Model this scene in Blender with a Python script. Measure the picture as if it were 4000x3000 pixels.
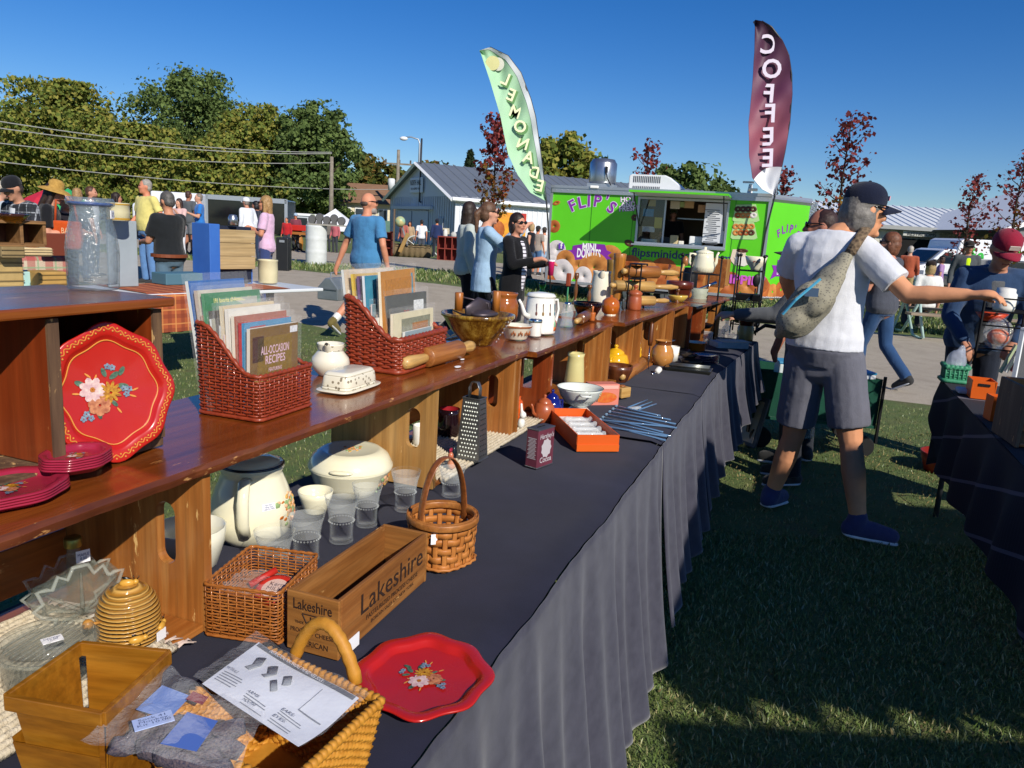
import bpy, math, random
import numpy as np
from mathutils import Vector, Matrix, noise, Euler
random.seed(7); np.random.seed(7)
R=math.radians; PI=math.pi; sin=math.sin; cos=math.cos
for o in list(bpy.data.objects): bpy.data.objects.remove(o)
SC=bpy.context.scene; COL=SC.collection
# ---------------------------------------------------------------- camera
F=3000.; PT=R(11.33); RL=R(3.48); CH=1.4
u0=Vector((0,sin(PT),cos(PT))); FW=Vector((0,cos(PT),-sin(PT))); X0=Vector((1,0,0))
RT=cos(RL)*X0+sin(RL)*u0; UP=-sin(RL)*X0+cos(RL)*u0; CP=Vector((0,0,CH))
cd=bpy.data.cameras.new('camera'); cam=bpy.data.objects.new('camera',cd); COL.objects.link(cam)
m=Matrix((RT,UP,-FW)).transposed().to_4x4(); m.translation=CP; cam.matrix_world=m
cd.sensor_width=36; cd.lens=27; cd.clip_start=.05; cd.clip_end=2000; SC.camera=cam
SC.render.resolution_x=1024; SC.render.resolution_y=768
# ---------------------------------------------------------------- light
SUND=Vector((.77,-1.3,.98)).normalized()
w=bpy.data.worlds.new('World'); SC.world=w; w.use_nodes=True
nt=w.node_tree; bg=nt.nodes['Background']; sk=nt.nodes.new('ShaderNodeTexSky'); sk.sky_type='NISHITA'
sk.sun_disc=False; sk.sun_elevation=math.asin(SUND.z); sk.sun_rotation=math.atan2(SUND.x,SUND.y)
sk.air_density=1.0; sk.dust_density=0.; sk.ozone_density=6.; sk.altitude=200
hs=nt.nodes.new('ShaderNodeHueSaturation'); hs.inputs['Saturation'].default_value=1.28; hs.inputs['Hue'].default_value=.512; nt.links.new(sk.outputs[0],hs.inputs['Color']); nt.links.new(hs.outputs[0],bg.inputs[0]); bg.inputs[1].default_value=.083
sd=bpy.data.lights.new('sun','SUN'); sd.energy=4.6; sd.angle=R(.53); sd.color=(1,.93,.82)
so=bpy.data.objects.new('sun',sd); COL.objects.link(so); so.rotation_euler=(-SUND).to_track_quat('-Z','Y').to_euler(); so.location=(20,-20,30)
SC.view_settings.view_transform='Standard'; SC.view_settings.look='None'; SC.view_settings.exposure=.22; SC.view_settings.gamma=1
SC.render.engine='CYCLES'
SC.cycles.transparent_max_bounces=24; SC.cycles.max_bounces=10; SC.cycles.transmission_bounces=8
# ---------------------------------------------------------------- pixel -> place on a known surface of the scene
def ray(x,y): return FW*F+RT*(x-2000)-UP*(y-1500)
def g(x,y,z=0.):
    d=ray(x,y); return CP+d*((z-CH)/d.z)
def dp(x,y,Y):
    d=ray(x,y); return CP+d*(Y/d.y)
def mpp(p): return (Vector(p)-CP).dot(FW)/F           # metres per photo pixel at p
def hz(p,x,y): return dp(x,y,p[1]).z-p[2]            # height above p of a pixel straight above it
TA=R(69.3); US=Vector((cos(TA),sin(TA),0)); UN=Vector((sin(TA),-cos(TA),0))   # table directions: along, towards the front
def ts(s,t,z=0): return US*s+UN*t+Vector((0,0,z))
def st(p): p=Vector(p); return p.dot(US),p.dot(UN)
# ---------------------------------------------------------------- mesh builder
def Rz(a): return Matrix.Rotation(a,4,'Z')
def Rx(a): return Matrix.Rotation(a,4,'X')
def Ry(a): return Matrix.Rotation(a,4,'Y')
def Tr(*v): return Matrix.Translation(Vector(v if len(v)==3 else v[0]))
def Sc(x,y,z): return Matrix.Diagonal((x,y,z,1))
class MB:
    def __init__(s): s.v=[]; s.f=[]; s.mi=[]
    def add(s,vs,fs,m=None,mi=0):
        b=len(s.v)
        if m is not None: vs=[tuple(m@Vector(v)) for v in vs]
        s.v.extend(tuple(v) for v in vs); s.f.extend(tuple(i+b for i in f) for f in fs); s.mi.extend([mi]*len(fs)); return s
    def box(s,c,d,m=None,mi=0,taper=1.):
        x,y,z=d[0]/2,d[1]/2,d[2]/2; t=taper
        vs=[(-x,-y,-z),(x,-y,-z),(x,y,-z),(-x,y,-z),(-x*t,-y*t,z),(x*t,-y*t,z),(x*t,y*t,z),(-x*t,y*t,z)]
        vs=[(a+c[0],b+c[1],e+c[2]) for a,b,e in vs]
        return s.add(vs,[(3,2,1,0),(4,5,6,7),(0,1,5,4),(1,2,6,5),(2,3,7,6),(3,0,4,7)],m,mi)
    def lathe(s,pr,n=24,m=None,mi=0,sx=1,sy=1,wob=None):
        vs=[];fs=[];rings=[]
        for r,z in pr:
            if r<1e-6: rings.append([len(vs)]); vs.append((0,0,z))
            else:
                rings.append(list(range(len(vs),len(vs)+n)))
                for i in range(n):
                    a=2*PI*i/n; rr=r*(wob(a,z) if wob else 1); vs.append((rr*cos(a)*sx,rr*sin(a)*sy,z))
        for a,b in zip(rings,rings[1:]):
            for i in range(n):
                j=(i+1)%n
                if len(a)==1 and len(b)==1: continue
                if len(a)==1: fs.append((a[0],b[j],b[i]))
                elif len(b)==1: fs.append((a[i],a[j],b[0]))
                else: fs.append((a[i],a[j],b[j],b[i]))
        return s.add(vs,fs,m,mi)
    def tube(s,path,r,n=8,m=None,mi=0,cap=True,closed=False,flat=1.,up=None):
        P=[Vector(p) for p in path]; k=len(P); rs=r if isinstance(r,(list,tuple)) else [r]*k
        vs=[];fs=[];nx=None
        for i in range(k):
            if closed: t=P[(i+1)%k]-P[i-1]
            else: t=P[min(i+1,k-1)]-P[max(i-1,0)]
            if t.length<1e-9: t=Vector((0,0,1))
            t.normalize()
            if nx is None:
                a=Vector(up) if up else (Vector((0,0,1)) if abs(t.z)<.9 else Vector((1,0,0)))
                nx=a-t*a.dot(t)
            else: nx=nx-t*nx.dot(t)
            if nx.length<1e-6: nx=t.orthogonal()
            nx.normalize(); ny=t.cross(nx)
            for j in range(n):
                q=2*PI*j/n; vs.append(P[i]+nx*(rs[i]*cos(q))+ny*(rs[i]*flat*sin(q)))
        e=k if closed else k-1
        for i in range(e):
            for j in range(n):
                a=i*n+j;b=i*n+(j+1)%n;c=((i+1)%k)*n; fs.append((a,b,c+(j+1)%n,c+j))
        if cap and not closed: fs.append(tuple(reversed(range(n)))); fs.append(tuple(range((k-1)*n,k*n)))
        return s.add(vs,fs,m,mi)
    def prism(s,ol,z0,z1,m=None,mi=0,sc=1.):
        n=len(ol); vs=[(x,y,z0) for x,y in ol]+[(x*sc,y*sc,z1) for x,y in ol]
        return s.add(vs,[tuple(reversed(range(n))),tuple(range(n,2*n))]+[(i,(i+1)%n,n+(i+1)%n,n+i) for i in range(n)],m,mi)
    def sheet(s,ol,m=None,mi=0,z=0):
        return s.add([(x,y,z) for x,y in ol],[tuple(range(len(ol)))],m,mi)
    def grid(s,nx,ny,fn,m=None,mi=0):
        vs=[fn(i/(nx-1),j/(ny-1)) for j in range(ny) for i in range(nx)]
        return s.add(vs,[(j*nx+i,j*nx+i+1,(j+1)*nx+i+1,(j+1)*nx+i) for j in range(ny-1) for i in range(nx-1)],m,mi)
    def ball(s,c,r,m=None,mi=0,n=12,k=8):
        rx,ry,rz=(r,r,r) if not isinstance(r,(tuple,list)) else r
        pr=[(sin(PI*i/k),-cos(PI*i/k)) for i in range(k+1)]
        mm=Tr(*c)@Sc(rx,ry,rz)
        return s.lathe(pr,n,(m@mm) if m is not None else mm,mi)
    def cap(s,a,b,ra,rb,m=None,mi=0,n=12,flat=1.,up=None):   # tapered limb with rounded ends
        a=Vector(a);b=Vector(b);d=(b-a); L=d.length; d=d/L if L>1e-6 else Vector((0,0,1)); pts=[];rs=[]
        for q in (80,55,28): pts.append(a-d*ra*sin(R(q))); rs.append(ra*cos(R(q)))
        for q in (0,.25,.5,.75,1.): pts.append(a+d*L*q); rs.append(ra+(rb-ra)*q)
        for q in (28,55,80): pts.append(b+d*rb*sin(R(q))); rs.append(rb*cos(R(q)))
        return s.tube(pts,rs,n,m,mi,True,False,flat,up)
    def seg(s,a,b,ra,rb,n=14): a=Vector(a);b=Vector(b); return s.tube([a,a*.66+b*.34,a*.33+b*.67,b],[ra,ra*.66+rb*.34,ra*.33+rb*.67,rb],n)
    def build(s,name,mat,parent=None,smooth=False,bev=0,seg=2,sub=0):
        me=bpy.data.meshes.new(name); me.from_pydata(s.v,[],s.f)
        mats=mat if isinstance(mat,(list,tuple)) else [mat]
        for q in mats: me.materials.append(q)
        if len(mats)>1: me.polygons.foreach_set('material_index',s.mi)
        if smooth: me.polygons.foreach_set('use_smooth',[True]*len(me.polygons))
        me.update(); return mobj(name,me,parent,bev,seg,sub)
def mobj(name,me,parent=None,bev=0,seg=2,sub=0):
    o=bpy.data.objects.new(name,me); COL.objects.link(o)
    if parent is not None: o.parent=parent
    if bev:
        b=o.modifiers.new('b','BEVEL'); b.width=bev; b.segments=seg; b.limit_method='ANGLE'; b.angle_limit=R(35)
    if sub:
        b=o.modifiers.new('s','SUBSURF'); b.levels=sub; b.render_levels=sub
    return o
def tag(o,label,cat,group=None):
    o['label']=label; o['category']=cat
    if group: o['group']=group
    return o
def thing(name,label,cat,loc=(0,0,0),rz=0,group=None):
    o=bpy.data.objects.new(name,None); COL.objects.link(o); o.empty_display_size=.05
    o.location=loc; o.rotation_euler=(0,0,rz); return tag(o,label,cat,group)
def struct(o): o['kind']='structure'; return o
def stuff(o): o['kind']='stuff'; return o
def smoothang(o):
    return o
def ctree(root,parent=None):
    c=root.copy(); COL.objects.link(c); c.parent=parent
    for ch in root.children: ctree(ch,c)
    return c
# ---------------------------------------------------------------- materials
MATS={}
def hexc(h):
    h=h.lstrip('#'); v=[int(h[i:i+2],16)/255 for i in (0,2,4)]
    return tuple(x/12.92 if x<=.04045 else ((x+.055)/1.055)**2.4 for x in v)
def col4(c): return (*hexc(c),1) if isinstance(c,str) else (*c[:3],1)
class N:
    def __init__(s,name):
        s.m=bpy.data.materials.new(name); s.m.use_nodes=True; s.t=s.m.node_tree; s.b=s.t.nodes['Principled BSDF']; s.tc=None
    def n(s,t,**k):
        q=s.t.nodes.new('ShaderNode'+t)
        for a,b in k.items(): setattr(q,a,b)
        return q
    def l(s,a,b): s.t.links.new(a,b)
    def coord(s,kind='Object',scale=(1,1,1),rot=(0,0,0)):
        if s.tc is None: s.tc=s.n('TexCoord')
        mp=s.n('Mapping'); s.l(s.tc.outputs[kind],mp.inputs[0]); mp.inputs['Scale'].default_value=scale; mp.inputs['Rotation'].default_value=rot; return mp.outputs[0]
    def noise(s,scale,detail=3,rough=.55,vec=None,kind='Object'):
        q=s.n('TexNoise'); q.inputs['Scale'].default_value=scale; q.inputs['Detail'].default_value=detail; q.inputs['Roughness'].default_value=rough
        s.l(vec or s.coord(kind),q.inputs['Vector']); return q.outputs['Fac']
    def ramp(s,fac,stops):
        q=s.n('ValToRGB'); e=q.color_ramp.elements
        while len(e)<len(stops): e.new(.5)
        for i,(p,c) in enumerate(stops): e[i].position=p; e[i].color=col4(c)
        s.l(fac,q.inputs[0]); return q.outputs[0]
    def mix(s,fac,a,b,mode='MIX'):
        q=s.n('MixRGB',blend_type=mode)
        for i,v in ((0,fac),(1,a),(2,b)):
            if hasattr(v,'is_linked') or hasattr(v,'links'): s.l(v,q.inputs[i])
            else: q.inputs[i].default_value=v if i==0 else col4(v)
        return q.outputs[0]
    def math(s,op,a,b=None):
        q=s.n('Math',operation=op)
        for i,v in ((0,a),(1,b)):
            if v is None: continue
            if hasattr(v,'links'): s.l(v,q.inputs[i])
            else: q.inputs[i].default_value=v
        return q.outputs[0]
    def bump(s,h,st=.3,dist=.01):
        q=s.n('Bump'); q.inputs['Strength'].default_value=st; q.inputs['Distance'].default_value=dist; s.l(h,q.inputs['Height']); s.l(q.outputs[0],s.b.inputs['Normal'])
    def set(s,**k):
        for a,v in k.items():
            i=s.b.inputs[a.replace('_',' ')]
            if hasattr(v,'links'): s.l(v,i)
            else: i.default_value=v
def M(name,c,rough=.5,metal=0,c2=None,vs=14,bump=0,bs=60,coat=0,trans=0,ior=1.45,alpha=1,sheen=0,spec=.5,isl=False,bd=.004,fold=False):
    if name in MATS: return MATS[name]
    k=N(name); base=col4(c)
    if c2 is not None:
        if isl:
            q=k.n('NewGeometry'); fac=q.outputs['Random Per Island']
        else: fac=k.ramp(k.noise(vs,4,.6),[(.3,(0,0,0)),(.7,(1,1,1))])
        k.set(Base_Color=k.mix(fac,c,c2))
    else: k.b.inputs['Base Color'].default_value=base
    k.set(Roughness=rough,Metallic=metal,IOR=ior,Alpha=alpha)
    if rough<.99 and not trans and not metal:
        r=k.noise(9,3); q=k.n('MapRange'); k.l(r,q.inputs[0]); q.inputs[3].default_value=max(.02,rough-.08); q.inputs[4].default_value=min(1,rough+.08); k.l(q.outputs[0],k.b.inputs['Roughness'])
    k.b.inputs['Specular IOR Level'].default_value=spec; k.b.inputs['Coat Weight'].default_value=coat; k.b.inputs['Coat Roughness'].default_value=.08
    k.b.inputs['Transmission Weight'].default_value=trans; k.b.inputs['Sheen Weight'].default_value=sheen
    if bump: k.bump(k.noise(bs,3),bump,bd)
    if fold: k.bump(k.mix(.25,k.noise(1.,3,.5,k.coord('Object',(15,15,6),(.5,.3,0))),k.noise(350,2)),.42,.03)
    MATS[name]=k.m; return k.m
def wood(name,c1,c2,c3,axis=0,scale=7,rough=.45,coat=0,wear=0.,wc='#c89b62',bump=.25):
    if name in MATS: return MATS[name]
    k=N(name); sc=[scale*5,scale*5,scale*5]; sc[axis]=scale*.45
    v=k.coord('Object',tuple(sc)); n1=k.noise(1.,5,.65,v)
    sc2=[scale*18,scale*18,scale*18]; sc2[axis]=scale*.5; n2=k.noise(1.,3,.6,k.coord('Object',tuple(sc2)))
    colr=k.ramp(n1,[(.25,c1),(.5,c2),(.75,c3)]); dk=k.ramp(n2,[(.32,(.45,.45,.45)),(.6,(1,1,1))]); colr=k.mix(.55,colr,dk,'MULTIPLY')
    blot=k.ramp(k.noise(scale*.5,2),[(.3,(.72,.72,.72)),(.7,(1.0,1.0,1.0))]); colr=k.mix(.6,colr,blot,'MULTIPLY')
    if wear:
        s3=[scale*6]*3; s3[axis]=scale*1.6
        wv=k.ramp(k.noise(1.,6,.7,k.coord('Object',tuple(s3))),[(.66-wear*.2,(0,0,0)),(.7-wear*.2,(1,1,1))]); colr=k.mix(wv,colr,wc)
    k.set(Base_Color=colr); rr=k.ramp(n1,[(.2,(rough*.8,)*3),(.8,(min(1,rough*1.25),)*3)]); k.l(rr,k.b.inputs['Roughness'])
    k.b.inputs['Coat Weight'].default_value=coat; k.b.inputs['Coat Roughness'].default_value=.12
    k.bump(k.mix(.5,n1,n2),bump,.002); MATS[name]=k.m; return k.m
def glassm(name,c='#f4fbfa',rough=.02,bump=0,bs=200,ior=1.45,bd=.002):
    if name in MATS: return MATS[name]
    k=N(name); k.set(Base_Color=col4(c),Roughness=rough,IOR=ior); k.b.inputs['Transmission Weight'].default_value=1
    if bump: k.bump(k.noise(bs,1),bump,bd)
    # let sunlight through the thin glass
    MATS[name]=k.m; return k.m
def film(name,c='#ffffff',a=.12,rough=.08):
    if name in MATS: return MATS[name]
    k=N(name); k.set(Base_Color=col4(c),Roughness=rough,Alpha=a); k.b.inputs['Specular IOR Level'].default_value=.9; k.bump(k.noise(34,5,.75),1.,.012); MATS[name]=k.m; return k.m
def thin(name,c='#eef4f4',a=.16,rough=.03,bump=0,bs=200,bd=.002):   # thin-walled clear glass
    if name in MATS: return MATS[name]
    k=N(name); lw=k.n('LayerWeight'); lw.inputs[0].default_value=.35; q=k.math('ADD',k.math('MULTIPLY',k.math('POWER',lw.outputs['Facing'],2.5),.6),a)
    k.set(Base_Color=col4(c),Roughness=rough,Alpha=q); k.b.inputs['Specular IOR Level'].default_value=.8; k.b.inputs['Coat Weight'].default_value=.5; k.b.inputs['Coat Roughness'].default_value=.02
    if bump: k.bump(k.noise(bs,1),bump,bd)
    MATS[name]=k.m; return k.m
def checks(name,base,c1,c2,scale,wid=.25,rough=.9,kind='Object'):   # woven plaid: two sets of crossing bands
    if name in MATS: return MATS[name]
    k=N(name); co=k.coord(kind); sp=k.n('SeparateXYZ'); k.l(co,sp.inputs[0])
    def band(o,s,w,ph=0):
        a=k.math('MULTIPLY',o,s); a=k.math('ADD',a,ph); a=k.math('FRACT',a); return k.math('LESS_THAN',a,w)
    cc=col4(base)
    h=k.mix(k.math('MULTIPLY',band(sp.outputs[0],scale,wid),.6),base,c1); h=k.mix(k.math('MULTIPLY',band(sp.outputs[1],scale,wid),.6),h,c1)
    h=k.mix(k.math('MULTIPLY',band(sp.outputs[2],scale,wid),.6),h,c1)
    h=k.mix(k.math('MULTIPLY',band(sp.outputs[0],scale,.1,.45),.7),h,c2); h=k.mix(k.math('MULTIPLY',band(sp.outputs[2],scale,.1,.45),.7),h,c2); h=k.mix(k.math('MULTIPLY',band(sp.outputs[1],scale,.1,.45),.7),h,c2)
    k.set(Base_Color=h,Roughness=rough); k.bump(k.noise(400,2),.3,.002); MATS[name]=k.m; return k.m
# ---------------------------------------------------------------- lettering (built-in font, as thin meshes)
TXT={}
def text_mesh(body,ext=.02,shear=0,off=0,space=1):
    key=(body,ext,shear,off,space)
    if key in TXT: return TXT[key]
    c=bpy.data.curves.new('lettering','FONT'); c.body=body; c.size=1; c.extrude=ext; c.align_x='CENTER'; c.align_y='CENTER'; c.shear=shear; c.offset=off; c.space_character=space; c.resolution_u=3; c.space_line=.85
    o=bpy.data.objects.new('lettering',c); COL.objects.link(o); dg=bpy.context.evaluated_depsgraph_get()
    me=bpy.data.meshes.new_from_object(o.evaluated_get(dg)); bpy.data.objects.remove(o); bpy.data.curves.remove(c)
    v=np.empty(len(me.vertices)*3); me.vertices.foreach_get('co',v); v=v.reshape(-1,3); TXT[key]=(v.tolist(),[tuple(p.vertices) for p in me.polygons]); bpy.data.meshes.remove(me); return TXT[key]
def lettering(body,mat,parent,mtx,size,wid=None,mirror=False,name='lettering',ext=.01,off=0,shear=0,space=1):
    v,f=text_mesh(body,ext,shear,off,space); v=np.array(v); 
    w=v[:,0].max()-v[:,0].min(); sx=size if wid is None else wid/w
    mb=MB(); mb.add(v.tolist(),f,mtx@Sc(-sx if mirror else sx,size,min(size,.15))); return mb.build(name,mat,parent)
WALLM=Matrix(((1,0,0,0),(0,0,-1,0),(0,1,0,0),(0,0,0,1)))     # flat x-y drawing stood up in x-z, facing -y
# ================================================================ SETTING
def S01(t): t=max(0,min(1,t)); return t*t*(3-2*t)
def gz(x,y): return .32*S01((y-8.5)/8)*S01((3-x)/5)
def gg(x,y):                                        # pixel -> point on the gently rising ground
    z=0.
    for _ in range(18): p=g(x,y,z); z=gz(p.x,min(p.y,200))
    return Vector((p.x,p.y,z))
def surf(name,xs,ys,mask,lift,mat):
    mb=MB(); idx={}
    for j in range(len(ys)):
        for i in range(len(xs)):
            idx[i,j]=len(mb.v); x,y=xs[i],ys[j]; mb.v.append((x,y,gz(x,y)+lift))
    for j in range(len(ys)-1):
        for i in range(len(xs)-1):
            if mask is None or mask((xs[i]+xs[i+1])/2,(ys[j]+ys[j+1])/2): mb.f.append((idx[i,j],idx[i+1,j],idx[i+1,j+1],idx[i,j+1])); mb.mi.append(0)
    return struct(mb.build(name,mat,None,True))
# --- grass
k=N('lawn'); n1=k.noise(.35,3); n2=k.noise(6,5,.7); n3=k.noise(60,3,.7)
c=k.mix(k.ramp(n1,[(.35,(0,0,0)),(.65,(1,1,1))]),'#566c34','#66783e'); c=k.mix(k.ramp(n2,[(.42,(0,0,0)),(.72,(1,1,1))]),c,'#7c8048'); c=k.mix(k.ramp(k.noise(1.7,5,.7),[(.55,(0,0,0)),(.68,(.75,.75,.75))]),c,'#6e6244'); c=k.mix(k.ramp(n3,[(.3,(.45,.45,.45)),(.7,(0,0,0))]),c,'#3a4c26')
k.set(Base_Color=c,Roughness=.95); k.bump(n3,1.,.03); GRASS=k.m
xs=[-600,-300,-150,-80,-50]+[-40+i*.8 for i in range(101)]+[50,80,150,300,600]; ys=[-60,-20,-8,-3]+[i*.4 for i in range(0,104)]+[45,50,60,80,120,200,400,900]
surf('ground',xs,ys,None,0,GRASS)
k=N('path_gravel'); n1=k.noise(.6,4); n2=k.noise(140,4,.8); n3=k.noise(3,5,.7)
c=k.mix(n1,'#a79c8b','#b9ae9c'); c=k.mix(k.ramp(n3,[(.45,(0,0,0)),(.7,(.6,.6,.6))]),c,'#8d8373'); c=k.mix(k.ramp(n2,[(.35,(.6,.6,.6)),(.6,(0,0,0))]),c,'#776e62'); k.set(Base_Color=c,Roughness=.93); k.bump(n2,.5,.01); PATHM=k.m
def band(name,near,far,lift):
    mb=MB(); n=260; rows=18
    def E(t,side):
        pts=near if side==0 else far
        x=-70+t*140
        for (xa,ya),(xb,yb) in zip(pts,pts[1:]):
            if xa<=x<=xb: y=ya+(yb-ya)*(x-xa)/(xb-xa); break
        return x,y+.12*noise.noise((x*1.3,side*7,lift))
    for j in range(rows+1):
        for i in range(n+1):
            x,a=E(i/n,0); _,b=E(i/n,1); y=a+(b-a)*j/rows; mb.v.append((x,y,gz(x,y)+(lift if 0<j<rows else -.03)))
    for j in range(rows):
        for i in range(n): q=j*(n+1)+i; mb.f.append((q,q+1,q+n+2,q+n+1)); mb.mi.append(0)
    return struct(mb.build(name,PATHM,None,True))
band('path',[(-70,40),(-5,11.4),(-2.2,9.4),(3.6,7.15),(70,-20)],[(-70,48),(-6,16.4),(-2,15.2),(6,13.9),(70,-2)],.025)
band('road',[(-70,53),(-6,18.6),(-3,18.2),(9.5,22.4),(70,30)],[(-70,64),(-12,27),(-4,25),(10,31),(70,42)],.025)
# grass blades
def blades(name,pts,mat,h0=.05,h1=.11,w=.006):
    n=len(pts); P=np.array(pts); a=np.random.rand(n)*2*PI; h=h0+(h1-h0)*np.random.rand(n)**1.5; lean=(np.random.rand(n)*.9+.15)*h; b=np.random.rand(n)*2*PI
    dx=np.cos(a)*w; dy=np.sin(a)*w; lx=np.cos(b)*lean; ly=np.sin(b)*lean
    V=np.empty((n,5,3))
    V[:,0]=P+np.stack([-dx,-dy,0*dx],1); V[:,1]=P+np.stack([dx,dy,0*dx],1)
    mid=P+np.stack([lx*.35,ly*.35,h*.6],1); V[:,2]=mid+np.stack([dx*.7,dy*.7,0*dx],1); V[:,3]=mid+np.stack([-dx*.7,-dy*.7,0*dx],1); V[:,4]=P+np.stack([lx,ly,h],1)
    me=bpy.data.meshes.new(name); i=np.arange(n)*5
    q=np.stack([i,i+1,i+2,i+3],1); t=np.stack([i+3,i+2,i+4],1)
    me.vertices.add(n*5); me.vertices.foreach_set('co',V.ravel()); me.loops.add(n*7)
    lp=np.concatenate([q,t],1).ravel(); me.loops.foreach_set('vertex_index',lp); me.polygons.add(n*2)
    ls=np.stack([np.arange(n)*7,np.arange(n)*7+4],1).ravel(); me.polygons.foreach_set('loop_start',ls); me.update(calc_edges=True); me.materials.append(mat)
    return stuff(mobj(name,me))
k=N('grass_blade'); q=k.n('NewGeometry'); k.set(Base_Color=k.ramp(q.outputs['Random Per Island'],[(0,'#465a2c'),(.45,'#5e7238'),(.78,'#79864e'),(1,'#a89e74')]),Roughness=.42); BLADE=k.m
def onpath(x,y):
    a=9.4+(x+2.2)*(7.15-9.4)/5.8 if x>-2.2 else 9.4-(x+2.2)*.75
    b=15.2+(x+2)*(13.9-15.2)/8 if x>-2 else 15.2-(x+2)*.3
    return a-.1<y<b+.1
pts=[]
while len(pts)<150000:
    u=random.random()
    if u<.5: x,y=random.uniform(.1,3.6),random.uniform(.6,3.6)
    elif u<.8: x,y=random.uniform(-4.5,4.6),random.uniform(1.2,8.6)
    else: x,y=random.uniform(-7,.4),random.uniform(2.5,10)
    if not onpath(x,y): pts.append((x,y,gz(x,y)))
blades('grass_blades',pts,BLADE,.010,.030,.0024)
pts=[]
while len(pts)<26000:
    x=random.uniform(-11,12); y=random.uniform(13,23)
    if not onpath(x,y) and y<(18.4 if x<-3 else 18.2+(x+3)*.33): pts.append((x,y,gz(x,y)))
tag(blades('strip_grass_blades',pts,BLADE,.05,.12,.012),'short grass growing between the two paths','grass')
bpy.data.objects['grass_blades']['label']='short mown grass around the tables'; bpy.data.objects['grass_blades']['category']='grass'
# fallen clippings
pts=[(random.uniform(.5,3.6),random.uniform(.8,6),.012) for _ in range(9000)]
tag(blades('dry_clippings',pts,M('straw','#8d7d52',.9,c2='#6b5d3a',isl=True),.004,.02,.004),'dry grass clippings scattered on the shaded lawn','clippings')
# --- trees
BARK=M('bark','#4a3b2d',.95,c2='#2d241b',vs=9,bump=.8,bs=18,bd=.03)
def leafm(name,stops):
    k=N(name); q=k.n('NewGeometry'); c=k.ramp(q.outputs['Random Per Island'],[(i/(len(stops)-1),s) for i,s in enumerate(stops)])
    big=k.ramp(k.noise(.5,3),[(.35,(.75,.75,.75)),(.65,(1.05,1.05,1.05))]); k.set(Base_Color=k.mix(.8,c,big,'MULTIPLY'),Roughness=.75); k.b.inputs['Specular IOR Level'].default_value=.25; tr_=k.n('BsdfTranslucent'); k.l(c,tr_.inputs[0]); mx=k.n('MixShader'); mx.inputs[0].default_value=.25; k.l(k.b.outputs[0],mx.inputs[1]); k.l(tr_.outputs[0],mx.inputs[2]); k.l(mx.outputs[0],k.t.nodes['Material Output'].inputs[0]); return k.m
LG=leafm('leaves_yellow_green',['#586a2c','#6a7a34','#7e863a','#928f40','#9c9448']); LD=leafm('leaves_dark_green',['#4a5e2e','#5a6e3a','#687c42','#74864a']); LR=leafm('leaves_red',['#5f242a','#83363a','#96483f','#733036','#7c4034']); LO=leafm('leaves_orange',['#5c4a1a','#8a6a24','#93482a','#6c2a22','#6e6a26']); LF=leafm('leaves_far',['#3c4a22','#566028','#6c6a2e','#7b5a2a']); LC=leafm('needles',['#22301c','#2c3d24','#37482c'])
def leaves_mesh(P,Nn,size,name,mat,parent,asp=.75):
    n=len(P); P=np.array(P); 
    a=np.random.randn(n,3); a/=np.linalg.norm(a,axis=1)[:,None]; b=np.random.randn(n,3)*.6+np.array(Nn)*.9; b/=np.linalg.norm(b,axis=1)[:,None]
    u=np.cross(a,b); u/=np.linalg.norm(u,axis=1)[:,None]+1e-9; v=np.cross(b,u); s=size*(.55+.9*np.random.rand(n))[:,None]
    V=np.empty((n,4,3)); V[:,0]=P-u*s*.5; V[:,1]=P-v*s*asp*.5+b*s*.12; V[:,2]=P+u*s*.5; V[:,3]=P+v*s*asp*.5+b*s*.12
    me=bpy.data.meshes.new(name); me.vertices.add(n*4); me.vertices.foreach_set('co',V.ravel()); me.loops.add(n*4); me.loops.foreach_set('vertex_index',np.arange(n*4)); me.polygons.add(n); me.polygons.foreach_set('loop_start',np.arange(n)*4); me.update(calc_edges=True); me.materials.append(mat)
    return mobj(name,me,parent)
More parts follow.
